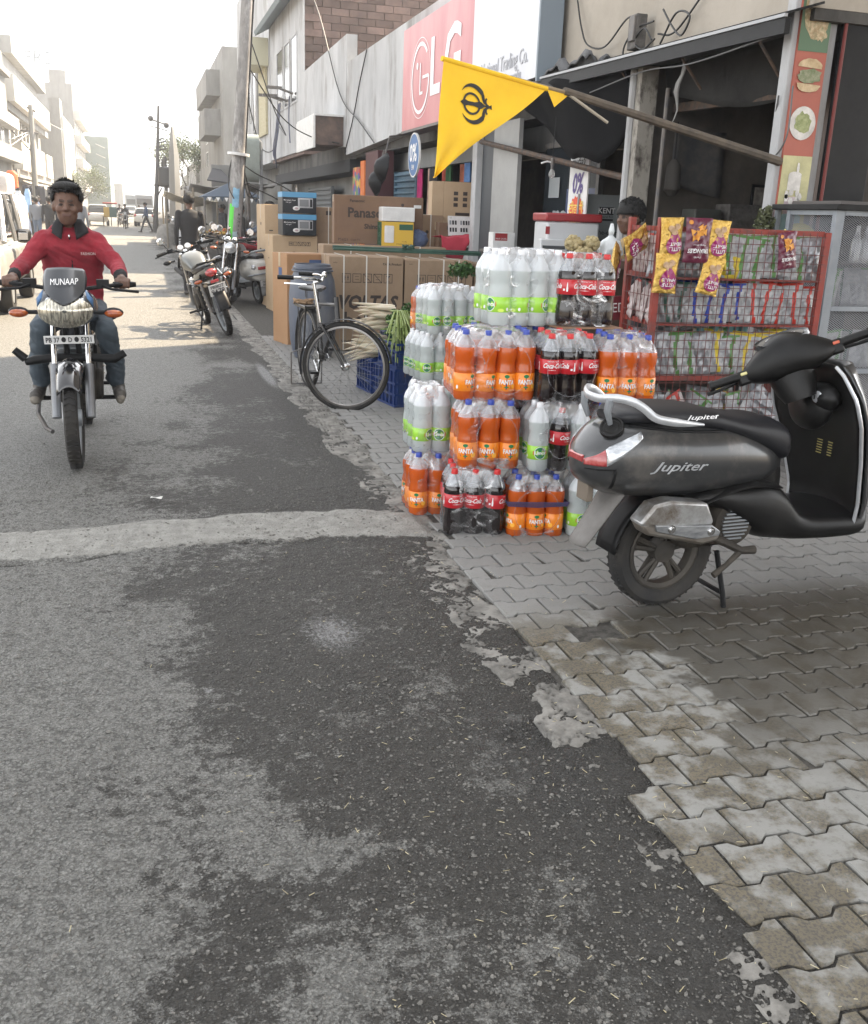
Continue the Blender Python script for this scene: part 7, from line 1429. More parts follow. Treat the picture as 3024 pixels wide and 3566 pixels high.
for k in range(46):
    up = k % 2; row = (k//2); L_ = random.uniform(.24, .34); r = random.uniform(.017, .026)
    y = 8.22+random.random()*.30; z = (.56+.19*(row/23)) if up else (.33+.15*(row/23)); x = 2.02+random.uniform(-.05, .05)+(.06 if up else 0)
    g = MB(); n = 8; bend = random.uniform(-.03, .03); dz = random.uniform(-.05, .02)
    g.tube([(-L_*u, bend*u*u, dz*u*u*1.2) for u in [i/n for i in range(n+1)]], [r*(.75 if u == 0 else 1)*(1-u**2.2)+.0015 for u in [i/n for i in range(n+1)]], RD, 8)
    o = g.build('radish', X=T(x, y, z, rz=random.uniform(-16, 16), ry=random.uniform(-4, 8))); tag(o, ('white radish in the upper bundle, tip towards the road' if up else 'white radish in the lower bundle resting on the front blue crate'), 'radish', 'upper bundle of white radishes' if up else 'lower bundle of white radishes')
LEAF = M('leaf_green', (.035, .085, .02), .6, col2=(.06, .13, .03), sc=20, coord='World', sub=.05); STEM = M('stem_green', (.20, .28, .07), .5, col2=(.28, .34, .12), sc=12, coord='World')
def leaves(name, label, cx_, cy_, cz_, rx_, ry_, rz_, n, s=.022, m=LEAF):
    V = []; F = []
    for i in range(n):
        d = np.random.normal(size=3); d /= np.linalg.norm(d); rr = random.random()**.4; c = np.array([cx_, cy_, cz_])+d*np.array([rx_, ry_, rz_])*rr*(1+.15*math.sin(d[0]*9+d[2]*7))
        a = np.random.normal(size=3); a /= np.linalg.norm(a); b = np.cross(a, np.random.normal(size=3)); b /= np.linalg.norm(b)+1e-9; q = s*random.uniform(.6, 1.3); k = len(V)
        V += [c-a*q, c+b*q*.6, c+a*q+np.cross(a, b)*q*.3, c-b*q*.6]; F.append((k, k+1, k+2, k+3))
    me = bpy.data.meshes.new(name); me.from_pydata([tuple(v) for v in V], [], F); me.materials.append(m); o = bpy.data.objects.new(name, me); COL.objects.link(o); return tag(o, label, 'greens')
leaves('leafy_greens', 'dark leafy bunch of greens between radishes and stalks', 2.12, 8.12, .60, .13, .13, .15, 1300); leaves('leafy_greens', 'dark green leafy heap rising at the back behind the stalks', 2.26, 8.0, .74, .14, .13, .10, 1100); leaves('leafy_greens', 'green leaves showing behind the rear lime drink packs', 3.0, 9.2, 1.02, .14, .1, .07, 500)
sk = thing('stalk_bunch', 'pale green stalks spilling forward over the lettered crate', 'greens', (2.03, 7.70, .50))
for i in range(70):
    g = MB(); a = random.gauss(0, .55); L_ = random.uniform(.18, .30); h0 = random.uniform(-.02, .22); dx = math.sin(a)*L_*.7; r = random.uniform(.004, .0075)
    g.tube([(random.gauss(.0, .06), .12+random.gauss(0, .03), h0+.03), (dx*.45-.02, .0, h0+.05), (dx-.03, -.16-random.random()*.06, h0-.03-random.random()*.14)], [r, r, r*.8], STEM, 6); g.build('stalk', sk)
CF = M('cauliflower_cream', (.45, .38, .22), .8, col2=(.35, .28, .14), sc=30, bump=(90, .9, .01))
for i, (x, y, z, lb) in enumerate(((2.80, 6.2, 1.37, 'cauliflower at the left on top of the goods behind the cola pack'), (2.92, 6.2, 1.365, 'cauliflower on the right beside the tied plastic bag'), (2.84, 6.12, 1.30, 'lower cauliflower between the other two'))):
    g = MB()
    for k in range(34):
        d = np.random.normal(size=3); d /= np.linalg.norm(d); g.sphere(tuple(d*np.array([.05, .05, .04])), random.uniform(.014, .024), CF, 7, 5)
    g.sphere((0, 0, 0), (.05, .05, .04), CF, 12, 8); tag(g.build('cauliflower', X=T(x, y, z)), lb, 'cauliflower', 'cauliflowers behind the cola pack')
g = MB(); g.box((3.05, 6.3, 1.235), (.66, .4, .05), M('plank', (.1, .07, .05), .7)); g.span((2.82, 6.12, 0), (2.87, 6.17, 1.205), MATS['plank']); g.span((3.35, 6.12, 0), (3.4, 6.17, 1.205), MATS['plank']); g.span((2.82, 6.44, 0), (3.38, 6.48, 1.205), MATS['plank']); tag(g.build('vegetable_table', smooth=False), 'rough wooden stand holding cauliflowers behind the snack rack', 'table')
g = MB(); PB = film('thin_bag', (.8, .84, .86), .25, .15, diff=.8)
g.lathe([(.001, 0), (.08, .005), (.12, .05), (.125, .11), (.09, .17), (.035, .205), (.02, .22), (.028, .26), (.012, .33)], PB, 22); g.v = [(p[0]*(1+.12*math.sin(p[2]*60+p[1]*30)), p[1]*(1+.1*math.sin(p[0]*50)), p[2]) for p in g.v]
tag(g.build('carrier_bag', X=T(3.08, 6.22, 1.265, s=.72)), 'translucent white carrier bag tied in a knot beside the cauliflowers', 'bag')
# ---------------- snack rack ----------------
RR = M('rack_red', (.26, .035, .022), .55, col2=(.20, .028, .02), sc=7, col3=(.10, .05, .04), sc3=6, coord='World', bump=(60, .3, .003)); WR = M('rack_wire', (.16, .04, .035), .6, col2=(.10, .05, .045), sc=20)
rk = thing('snack_rack', 'red welded rack with wire grid front, full of snack packets', 'rack', (2.90, 5.22, 0), rz=-4)
W_, D_, H_ = 1.08, .42, 1.545
for x, y in ((0, 0), (W_, 0), (0, D_), (W_, D_)):
    g = MB(); g.span((x-.02, y-.02, 0), (x+.02, y+.02, H_-(.05 if x else 0)), RR); g.build('post', rk, bevel=.004)
for z in (1.50, 1.20, .93, .60, .25):
    zz = z-(.03 if z > 1.4 else 0); th_ = .012 if z in (1.20, .93) else .03
    g = MB(); g.span((.021, -.006, zz), (W_-.021, .006, zz+th_), RR); g.build('rail', rk, smooth=False)
    g = MB(); g.span((-.012, .021, zz), (.012, D_-.021, zz+.028), RR); g.build('rail', rk, smooth=False)
    if z < 1.4: g = MB(); g.span((.02, .02, zz+.002), (W_-.02, D_-.02, zz+.008), M('shelf_dark', (.05, .04, .038), .8)); g.build('shelf', rk, smooth=False)
for i in range(23): g = MB(); x = .03+i*(W_-.06)/22; g.tube([(x, -.018, .26), (x, -.018, 1.49)], .0022, WR, 5); g.build('wire', rk)
for i in range(24): g = MB(); z = .28+i*.0515; g.tube([(.01, -.021, z), (W_-.01, -.021, z)], .0022, WR, 5); g.build('wire', rk)
for i in range(7): g = MB(); y = .05+i*(D_-.1)/6; g.tube([(-.018, y, .26), (-.018, y, 1.5)], .0022, WR, 5); g.build('wire', rk)
for i in range(12): g = MB(); z = .30+i*.10; g.tube([(-.02, .01, z), (-.02, D_-.01, z)], .0022, WR, 5); g.build('wire', rk)
PKT = {}
def packet_mesh(key, base, stripe=None, corner=None, lines=True, w=.14, h=.215, t=.045, special=None, seed=0):
    if key in PKT: return PKT[key]
    rr = random.Random(seed); g = MB(); nu, nv = 14, 20; bm_ = M('pk_'+base[0], base[1], .28, metal=base[2] if len(base) > 2 else 0, coat=.4, col2=tuple(c*.75 for c in base[1]), sc=30, bump=(38, .8, .01)); ln = M('pk_text', (.33, .33, .35), .5)
    def pt(u, v, s):
        a = math.sin(math.pi*min(max(u, 0), 1))**.6*math.sin(math.pi*min(max(v, 0), 1))**.45; n = math.sin(u*19+v*11+seed)*.006+math.sin(v*27-u*17+seed)*.005+math.sin(v*9+u*5+seed*3)*.006
        return ((u-.5)*w*(1-.08*math.sin(math.pi*v)), s*(a*t/2+n*a), (v-.5)*h)
    for s in (-1, 1):
        vs = [pt(i/nu, j/nv, s) for j in range(nv+1) for i in range(nu+1)]; b0 = len(g.v); g.v += vs
        for j in range(nv):
            for i in range(nu):
                m = bm_; u, v = (i+.5)/nu, (j+.5)/nv; q = u+.10*math.sin(v*3.2)
                if stripe and .74 < q < .87: m = stripe
                elif corner and v < .48 and u < .62 and u+v > .25: m = corner
                elif v > .93 and stripe: m = stripe
                elif special: m = special(u, v) or bm_
                elif lines and s < 0 and .12 < u < .6 and .55 < v < .9 and j % 2 == 0: m = ln
                f = (b0+j*(nu+1)+i, b0+j*(nu+1)+i+1, b0+(j+1)*(nu+1)+i+1, b0+(j+1)*(nu+1)+i); g.f.append(f if s < 0 else f[::-1]); g.fm.append(g.mi(m))
    PKT[key] = g.build('packet', link=False, ang=30).data; return PKT[key]
cW = ('white', (.42, .43, .44)); cS = ('silver', (.34, .35, .37), .4); cGd = ('gold', (.72, .48, .12), .55); cMr = ('maroon', (.14, .012, .035)); cG = ('grey', (.3, .3, .31), .2); cYe = ('yellow', (.6, .48, .06))
S_ = lambda n, c: M('st_'+n, c, .4)
stg, stb, str_, sty, stk_ = S_('green', (.10, .24, .07)), S_('blue', (.02, .05, .32)), S_('red', (.5, .04, .025)), S_('yellow', (.65, .5, .05)), S_('dark', (.03, .08, .06))
VAR = dict(g=lambda: packet_mesh('g', cW, stg, sty, seed=1), g2=lambda: packet_mesh('g2', cW, stg, seed=2), b=lambda: packet_mesh('b', cW, stb, seed=3), r=lambda: packet_mesh('r', cW, str_, seed=4), y=lambda: packet_mesh('y', cW, sty, seed=5), s=lambda: packet_mesh('s', cS, None, seed=6), k=lambda: packet_mesh('k', cG, stk_, seed=7), p=lambda: packet_mesh('p', ('pink', (.5, .42, .41)), str_, seed=8))
words = dict(g='yellow cornered green striped packet', g2='green striped packet', b='blue striped packet', r='red striped packet', y='yellow striped packet', s='plain silver packet', k='grey packet', p='pink red striped packet')
rX = Matrix.Translation((2.90, 5.22, 0)) @ Matrix.Rotation(R(-4), 4, 'Z')
def put(md, x, y, z, rz, ry, label, group, sc_=1.):
    o = bpy.data.objects.new('snack_packet', md); COL.objects.link(o); o.matrix_world = rX @ T(x, y, z, rz=rz, ry=ry, rx=random.uniform(-9, 9), s=sc_*1.14); return tag(o, label, 'snack packet', group)
ORD = 'first second third fourth fifth sixth seventh eighth ninth tenth eleventh twelfth'.split()
rowdef = ((1.335, 'top shelf', 's s s g g g g2 g2 s g2 s'), (1.06, 'second shelf', 'k k b b b b r r r r r'), (.755, 'third shelf', 's g2 g2 s y g2 y y y y s'), (.39, 'bottom shelf', 's g2 p g2 s y g2 g2 s s'))
for z, sh, seq in rowdef:
    for back in (0, 1):
        for i, c in enumerate(seq.split()):
            if back and random.random() < .35: continue
            x = .07+i*.095; put(VAR[c](), x+random.uniform(-.008, .008), .075+back*.12, z+random.uniform(-.012, .012)+back*.02, random.uniform(-24, -2) if sh != 'bottom shelf' else random.uniform(-50, 40), random.uniform(-7, 9) if sh != 'bottom shelf' else random.uniform(-60, 50), '%s, %s from the left %s the %s' % (words[c].replace('packet with a ', '').replace('packet', 'packet'), ORD[i], 'on' if not back else 'at the back of', sh), 'snack packets on the '+sh, random.uniform(.95, 1.1))
for z, sh in ((1.335, 'top'), (1.06, 'second'), (.76, 'third')):
    for i in range(4): put(VAR['p'](), .02, .07+i*.09, z, 75+random.uniform(-10, 10), random.uniform(-5, 5), '%s, %s from the front on the left side of the %s shelf' % (words['p'], ORD[i], sh), 'packets filed at the left end of the rack', 1.)
for i in range(26):
    c = random.choice('g r b y s p k'.split()); sh = i % 3; x = .12+.1*(i//3)+random.random()*.06; put(VAR[c](), x, .13+random.random()*.12, (1.20, .92, .62)[sh]+random.uniform(.02, .08), random.uniform(-60, 60), random.choice((75, -75, 95))+random.uniform(-20, 20), '%s, %s loose one from the left under the %s row' % (words[c], ORD[i//3], ('top', 'second', 'third')[sh]), 'loose packets lying between the rows', .8)
MAG = M('pk_magenta', (.28, .015, .12), .35, coat=.4); ORC = M('pk_chip', (.75, .38, .06), .5, col2=(.6, .22, .04), sc=40); BIS = M('pk_biscuit', (.45, .30, .18), .5)
GOLD = M('pk_goldfoil', (.80, .55, .16), .22, metal=.7, col2=(.55, .33, .06), sc=22, bump=(30, 1., .02)); MRN = M('pk_maroonfoil', (.13, .012, .04), .3, coat=.5, col2=(.09, .008, .03), sc=12, bump=(30, .8, .01))
def hanging(kind, x, z, rz=0, ry=0, y=-.05, s=1., label=''):
    t = thing('snack_packet', label, 'snack packet', group='packets clipped upside down on the rack front'); t.matrix_world = rX @ T(x-.045, y-.01, z, rz=rz, ry=ry, s=s*1.12)
    w, h, th = (.135, .20, .035); base = GOLD if kind == 'gold' else MRN; g = MB(); nu, nv = 14, 20; sd = random.random()*9
    def pt(u, v, sg): a = math.sin(math.pi*u)**.5*math.sin(math.pi*v)**.45; n = math.sin(u*21+v*13+sd)*.004+math.sin(v*29-u*15+sd)*.003; return ((u-.5)*w*(1-.10*math.sin(math.pi*v)), sg*(a*th/2)+n*a, (v-.5)*h)
    for sg in (-1, 1):
        b0 = len(g.v); g.v += [pt(i/nu, j/nv, sg) for j in range(nv+1) for i in range(nu+1)]; mi = g.mi(base)
        for j in range(nv):
            for i in range(nu): f = (b0+j*(nu+1)+i, b0+j*(nu+1)+i+1, b0+(j+1)*(nu+1)+i+1, b0+(j+1)*(nu+1)+i); g.f.append(f if sg < 0 else f[::-1]); g.fm.append(mi)
    bg_ = g.build('bag', t, ang=40); g = MB()
    def flat(pts, m, off=.004):
        c = (sum(p[0] for p in pts)/len(pts), sum(p[1] for p in pts)/len(pts)); q = [c]+list(pts); out = []
        for a, b in q: u, v = a/w+.5, b/h+.5; p_ = pt(min(max(u, .02), .98), min(max(v, .02), .98), -1); out.append((a, p_[1]-off, b))
        g.add(out, [(0, i+1, (i+1) % len(pts)+1) for i in range(len(pts))], m)
    def txt(s, cx_, cz_, size, m, **k):   # printed upside down
        v, f = text_geo(s, size=size, **k); out = []
        for a, b, _ in v: a, b = cx_-a, cz_-b; p_ = pt(min(max(a/w+.5, .02), .98), min(max(b/h+.5, .02), .98), -1); out.append((a, p_[1]-.0065, b))
        g.add(out, f, m)
    if kind == 'gold':
        flat([(.048*math.cos(a)+.01, -.04+(.04+.03*(abs(math.sin(a))**3 if math.sin(a) > 0 else 0))*math.sin(a)) for a in [2*math.pi*i/22 for i in range(22)]], MAG)
        for cx_, cz_ in ((-.012, .045), (.022, .055), (.005, .03)): flat([(cx_+.018*math.cos(a), cz_+.016*math.sin(a)) for a in [i*.63 for i in range(10)]], BIS, .005+cx_*.02)
        txt('LITTLE', .012, -.055, .026, INKW, bold=.02, sx=.9); txt('HEARTS', .012, -.030, .024, INKW, bold=.02, sx=.9)
    else:
        for k in range(12):
            cx_, cz_ = random.uniform(-.035, .035), random.uniform(.0, .06); a0 = random.random()*6; flat([(cx_+.018*math.cos(a0+i*2.1), cz_+.018*math.sin(a0+i*2.1)) for i in range(3)], ORC, .004+.0004*k)
        flat([(-.045+.012*math.cos(a), .08+.010*math.sin(a)) for a in [i*.63 for i in range(10)]], ORC); txt('TRIANGLES', 0, -.045, .026, INKW, bold=.025, sx=.78); txt('Mango Achaari', 0, -.02, .010, INKW); txt('(Parle)', 0, -.075, .013, INKW)
    g.build('print', bg_, smooth=False)
hanging('gold', .085, 1.435, rz=6, ry=-2, label='gold foil packet clipped highest at the left of the rack front'); hanging('gold', .07, 1.235, ry=2, y=-.055, label='gold foil packet hanging directly below the leftmost gold one')
hanging('maroon', .245, 1.425, ry=0, s=1.12, y=-.06, label='large maroon chips packet between two gold packets at the rack top'); hanging('gold', .375, 1.43, ry=3, y=-.045, label='gold foil packet clipped right of the large maroon one'); hanging('gold', .355, 1.225, ry=11, s=.95, y=-.055, label='tilted gold foil packet hanging lowest, right of the maroon one')
hanging('maroon', .835, 1.385, ry=-8, s=.95, y=-.05, rz=10, label='single maroon chips packet near the right post of the rack')
hanging('gold', -.06, 1.40, ry=65, s=1., y=.1, rz=30, label='gold foil packet lying folded over the left side rail'); hanging('gold', -.12, 1.27, ry=12, s=1.1, y=.25, rz=60, label='gold foil packet hanging outside the left side of the rack')
t = thing('signboard', 'dark red board reading WEDDING CARD leaning behind the rack', 'sign', (2.75, 5.75, .97), rz=-4, ry=-4); g = MB(); g.span((0, 0, -.075), (.75, .015, .075), M('board_maroon', (.16, .02, .03), .5)); bd_ = g.build('board', t, smooth=False); g = MB(); g.text('WEDDING CARD', INKW, T(.36, -.003, 0) @ Matrix.Rotation(R(90), 4, 'X'), size=.085, sx=.9); g.build('lettering', bd_, smooth=False)
t = thing('signboard', 'lower dark red board with phone digits between rack shelves', 'sign', (3.0, 5.72, .60), rz=-4); g = MB(); g.span((0, 0, -.07), (.7, .015, .07), MATS['board_maroon']); bd_ = g.build('board', t, smooth=False); g = MB(); g.text('92-056', INKW, T(.2, -.003, 0) @ Matrix.Rotation(R(90), 4, 'X'), size=.075); g.build('lettering', bd_, smooth=False)
# teal cans between shelves, cardboard scraps
for i in range(7):
    g = MB(); g.lathe([(.001, 0), (.026, 0), (.027, .07), (.012, .085), (.001, .088)], M('teal_jar', (.12, .3, .32), .35), 10); tag(g.build('jar', X=rX @ T(.42+.05*i+.02*(i % 2), .2+.03*(i % 2), .61+.26)), 'teal topped jar on the third rack shelf, %s from the left' % ORD[i], 'jar', 'teal jars inside the rack')
# ---------------- wire cabinet on the right ----------------
CG = M('cabinet_grey', (.20, .22, .245), .5, metal=.2, col2=(.26, .28, .30), sc=5, bump=(50, .2, .003)); cb = thing('wire_cabinet', 'grey steel cabinet with wire mesh sides and a black top, at the right edge', 'cabinet', (4.13, 5.28, 0))
cw, cd, ch = 1.1, .6, 1.63
for x, y in ((0, 0), (cw, 0), (0, cd), (cw, cd), (0.03, .0), (0, .46)):
    g = MB(); g.span((x-.018, y-.018, .02), (x+.018, y+.018, ch), CG); g.build('post', cb, bevel=.003)
for z in (.05, .62, 1.02, ch-.03):
    g = MB(); g.span((.05, -.016, z), (cw-.02, .014, z+.03), CG); g.build('rail', cb, smooth=False); g = MB(); g.span((-.016, .02, z), (.014, .44, z+.03), CG); g.build('rail', cb, smooth=False)
for z in (.62, 1.02, 1.3): g = MB(); g.span((.02, .02, z+.005), (cw-.02, cd-.02, z+.012), MATS['shelf_dark']); g.build('shelf', cb, smooth=False)
g = MB(); g.span((-.04, -.05, ch), (cw+.05, cd+.02, ch+.035), BLK); g.span((.1, .1, ch+.036), (cw+.05, cd, ch+.06), M('board_dark', (.09, .08, .075), .6)); g.build('top', cb, bevel=.004)
MW = M('mesh_wire', (.33, .34, .36), .5, metal=.5); g = MB()
def mesh_panel(org, ux, w, z0, z1, n):   # crossing slanted strands
    s = .022
    for k in range(int((w+(z1-z0)*1.7)/s)+1):
        for sg in (1, -1):
            a0 = k*s-(z1-z0)*1.7; pts = []
            for (aa, zz) in ((a0, z0), (a0+(z1-z0)*1.7, z1)):
                pts.append([aa, zz])
            (x0, q0), (x1, q1) = pts
            if x1 <= 0 or x0 >= w: continue
            if x0 < 0: q0 += (0-x0)/1.7; x0 = 0
            if x1 > w: q1 -= (x1-w)/1.7; x1 = w
            if sg < 0: x0, x1 = w-x0, w-x1
            g.tube([(org[0]+ux[0]*x0, org[1]+ux[1]*x0, q0), (org[0]+ux[0]*x1, org[1]+ux[1]*x1, q1)], .0014, MW, 3, caps=False)
mesh_panel((.05, .004), (1, 0), cw-.06, .08, 1.6, 1); mesh_panel((.004, .02), (0, 1), .43, .08, 1.6, 1); o = g.build('wire_mesh', cb); o['kind'] = 'stuff'
for i in range(12):
    c = ('g2', 's', 'k')[i % 3]; z = (1.14, .74)[i % 2]; o = bpy.data.objects.new('snack_packet', VAR[c]()); COL.objects.link(o); o.matrix_world = T(4.25+.11*(i//2), 5.42+.03*(i % 3), z+.02, rz=random.uniform(-20, 20), ry=random.uniform(-6, 6), s=1.15); tag(o, words[c]+' inside the wire cabinet, %s from the left on the ' % ORD[i//2]+('upper' if i % 2 == 0 else 'lower')+' shelf', 'snack packet', 'packets inside the wire cabinet')
for i in range(4):
    g = MB(); g.lathe([(.001, 0), (.032, 0), (.033, .12), (.02, .16), (.013, .2), (.013, .23)], PETC, 14); tag(g.build('bottle', X=T(4.42+.07*i, 5.42, 1.315)), 'empty clear bottle on top cabinet shelf, %s from the left' % ORD[i], 'bottle', 'clear bottles in the wire cabinet')
g = MB(); g.sphere((0, 0, 0), (.15, .05, .13), M('balloon_yellow', (.62, .58, .22), .5), 20, 12); tag(g.build('yellow_packet', X=T(4.22, 5.75, 1.42)), 'round yellow packet top seen through the left mesh of the cabinet', 'packet')
g = MB(); [g.span((-.12+.04*i, -.01, -.13), (-.10+.04*i, 0, .05), str_ if i % 2 else WHT) for i in range(7)]; tag(g.build('striped_packet', smooth=False, X=T(4.2, 5.62, 1.33)), 'red and white striped packet seen through the left mesh', 'packet')
# shop interior bits: dangling strips, framed pictures
for i in range(7): g = MB(); g.grid(lambda u, v: ((u-.5)*.1, .01*math.sin(v*9+i), -.42*v), 4, 8, M('sachet_%d' % (i % 3), ((.07, .06, .05), (.05, .07, .06), (.09, .07, .06))[i % 3], .4)); tag(g.build('sachet_strip', X=T(5.6+.17*i, 7.7, 2.42), solid=.004), 'dark strip of sachets inside the snack shop, %s from the left' % ORD[i], 'sachets', 'sachet strips hanging inside the shop')
for x, lb in ((5.35, 'framed photograph standing on the dark ledge inside the shop'), (5.62, 'second framed photograph, nearer the pillar')):
    g = MB(); g.box((x, 7.9, 1.75), (.2, .02, .26), BLK); g.box((x, 7.885, 1.75), (.16, .006, .21), M('photo_print', (.10, .085, .075), .4, col2=(.25, .23, .2), sc=14)); tag(g.build('picture_frame', smooth=False), lb, 'picture')
g = MB(); g.grid(lambda u, v: ((u-.5)*.5, .0+.02*math.sin(u*4), -.45*v-.1*u*v), 8, 8, M('chart_paper', (.085, .078, .068), .7, col2=(.04, .04, .045), sc=8)); tag(g.build('wall_chart', X=T(4.75, 8.03, 2.3), solid=.004), 'faded chart hanging on the sooty wall inside the shop', 'chart')
g = MB(); g.lathe([(.02, .3), (.06, .25), (.07, .05), (.03, 0)], M('bag_dark', (.04, .035, .03), .8), 12); g.tube([(0, 0, .3), (0, 0, .6)], .008, BLK, 5); tag(g.build('hanging_bag', X=T(4.45, 7.9, 1.75)), 'dark bag hanging from a nail beside the wall chart', 'bag')
leaves('dry_plant', 'dusty dry plant beside the pillar behind the rack', 4.05, 5.9, 1.55, .07, .06, .10, 260, .02, M('dry_leaf', (.09, .10, .05), .8))
# ---------------- wires on the near wall ----------------
WB = M('wire_black', (.015, .015, .015), .5)
def wires(label, paths, r=.008, m=WB, group=None):
    t = thing('cable', label, 'cable', group=group); t.name = 'cable_run'
    for p in paths: g = MB(); P_ = smooth_secs(p, 6) if len(p) > 2 else p; g.tube(P_, r, m, 6); g.build('cable', t)
    return t
wires('black cable looping down the beige wall to the wire box', [[(4.22, 9.7, 3.6), (4.2, 9.5, 3.3), (4.19, 9.3, 3.12), (4.18, 8.9, 3.05), (4.15, 8.45, 3.2), (4.12, 8.2, 3.18)], [(4.18, 6.7, 3.7), (4.17, 7.0, 3.35), (4.15, 7.4, 3.05), (4.14, 7.6, 2.96), (4.1, 7.75, 2.98)], [(4.13, 7.9, 3.1), (4.12, 8.2, 3.08), (4.1, 8.35, 2.95), (4.1, 8.3, 2.75)], [(4.1, 7.85, 2.95), (4.1, 8.0, 3.06), (4.1, 8.15, 2.98), (4.1, 8.0, 2.90), (4.1, 7.8, 2.95)], [(4.1, 7.7, 3.15), (4.08, 7.5, 3.0), (4.06, 7.3, 2.9), (4.06, 7.2, 3.02), (4.08, 7.45, 3.08), (4.1, 7.7, 2.9)]])
wires('thin grey cables tied along the awning beam', [[(4.0, 6.0, 2.70), (4.0, 7.0, 2.66), (4.02, 7.8, 2.70), (4.02, 8.8, 2.64)], [(4.13, 5.9, 2.4), (4.1, 5.85, 2.1), (4.13, 6.0, 1.98), (4.16, 6.1, 2.1), (4.1, 6.0, 2.35)]], .006, M('wire_grey', (.12, .12, .12), .6))
# ---------------- poles, wires, stalls, traffic, trees ----------------
pm = thing('utility_pole', 'weathered concrete pole plastered with torn posters, leaning by the parked bikes', 'pole', (1.70, 20, 0), ry=4.6)
PC = M('pole_concrete', (.30, .29, .28), .85, col2=(.16, .155, .15), sc=5, stretch=(1, 1, .4), col3=(.42, .41, .40), sc3=6, bump=(30, .6, .01))
g = MB(); g.tube([(0, 0, -.1), (0, 0, .45), (0, 0, 2.6), (0, 0, 6.2)], [.15, .145, .125, .095], PC, 20); g.build('shaft', pm)
def poster(z0, z1, a0, a1, m, nm='poster', r=.146, parent=pm):
    g = MB(); g.grid(lambda u, v: ((r-.009*(z0+(z1-z0)*v))*math.cos(R(a0+(a1-a0)*u)), (r-.009*(z0+(z1-z0)*v))*math.sin(R(a0+(a1-a0)*u)), z0+(z1-z0)*v+.01*math.sin(u*7)), 12, 4, m); return g.build(nm, parent)
p_ = poster(.95, 1.60, 212, 252, M('poster_green', (.10, .62, .06), .6), r=.151); p_['label'] = 'bright green vertical poster'
g = MB(); [g.box((-.095, -.118, .98+.03*i), (.03, .012, .012), INK, T(rz=0)) for i in range(5)]; g.build('print', p_, smooth=False)
poster(1.0, 1.95, 200, 335, M('poster_white', (.45, .46, .48), .7, col2=(.35, .36, .38), sc=6)); poster(1.55, 1.90, 235, 290, M('poster_blue', (.14, .32, .48), .6, col2=(.25, .45, .6), sc=12), r=.151); poster(.86, 1.1, 200, 290, M('poster_pale_blue', (.33, .43, .48), .6), r=.15)
p_ = poster(.50, .87, 190, 350, M('poster_maroon', (.20, .045, .06), .7, col2=(.26, .08, .09), sc=9), r=.15); p_['label'] = 'dark red poster wrapped round the pole'
g = MB()
for i, w in enumerate(('M', 'Ga', '79', 'B', 'e', 'R.')): g.text(w, INK, T(.062, -.137, 1.42-.07*i) @ Matrix.Rotation(R(25), 4, 'Z') @ Matrix.Rotation(R(90), 4, 'X'), size=.06, bold=.015)
g.build('poster_lettering', pm, smooth=False)
g = MB(); g.lathe([(.12, 0), (.21, .0), (.21, .05), (.12, .05)], WHT, 20, X=T(0, 0, 2.50)); g.build('collar', pm)
for i in range(3): g = MB(); g.tube([(.13-.02*i, .03*i-.03, 0), (.13-.02*i, .03*i-.03, 2.4), (.12, .03*i, 6)], .014, WB, 6); g.build('conduit', pm)
tb = thing('junction_cabinet', 'rounded pale green metal cabinet mounted behind the postered pole', 'cabinet', (2.22, 21.2, 2.05)); GB = M('cabinet_green', (.27, .31, .29), .5, metal=.2, col2=(.2, .23, .22), sc=3)
g = MB(); g.rings([[(x, .26*math.copysign(abs(math.cos(t))**.5, math.cos(t))*1.0, .46+.46*math.copysign(abs(math.sin(t))**.5, math.sin(t))) for t in [2*math.pi*j/28 for j in range(28)]] for x in (-.27, -.25, .17, .19)], GB); g.build('casing', tb); g = MB(); g.tube([(0, .3, .0), (0, .3, -2.1)], .05, STEEL, 8); g.tube([(.15, .3, .9), (.28, .32, .8), (.28, .35, -2.0)], .045, GREYM, 8); g.build('support', tb)
wires('tangle of cables hanging off the postered pole', [[(2.0, 20.1, 2.45), (2.05, 20.3, 1.95), (2.15, 20.5, 1.75), (2.35, 20.6, 1.9)], [(2.0, 20.1, 2.3), (2.15, 20.3, 1.8), (2.3, 20.6, 1.72), (2.4, 20.9, 2.0)], [(1.9, 20, 2.4), (2.3, 20.6, 2.2), (2.9, 21.2, 2.0), (3.4, 21.5, 1.75)], [(1.8, 20, 2.5), (1.72, 20, 2.2), (1.7, 19.9, 1.9), (1.78, 19.8, 1.7)], [(2.0, 20.2, 2.0), (2.6, 20.8, 1.8), (3.2, 21.3, 1.55), (3.6, 22, 1.5)]], .012)
wires('long sagging cables crossing the white parapet to the pole', [[(2.1, 20, 4.1), (2.9, 21, 3.3), (3.6, 21.5, 3.0), (4.1, 21.2, 2.9)], [(2.15, 20, 4.6), (3.0, 23, 3.6), (3.8, 27, 3.4), (4.1, 31, 4.0)], [(4.1, 26.4, 7.2), (4.15, 24, 5.8), (4.15, 21.5, 3.9), (4.15, 19.5, 3.2), (4.15, 18.2, 2.75)], [(4.17, 21.0, 2.7), (4.17, 20.2, 3.3), (4.17, 19.6, 3.9), (4.17, 19, 4.4)], [(2.1, 20, 3.5), (2.8, 24, 2.9), (3.6, 28, 3.1), (4.1, 31, 3.9)]], .012)
wires('bundle of bluish cables dropping from the wall lamps', [[(4.1, 30.2+.15*i, 4.5), (4.05, 30.3+.2*i, 3.8), (4.0, 30.6+.2*i, 3.2), (4.1, 31.2, 2.75+.05*i)] for i in range(4)]+[[(4.1, 28.4, 4.5), (4.08, 28.4, 3.9), (4.08, 28.2, 3.3)]], .016, M('cable_blue_grey', (.1, .11, .16), .6))
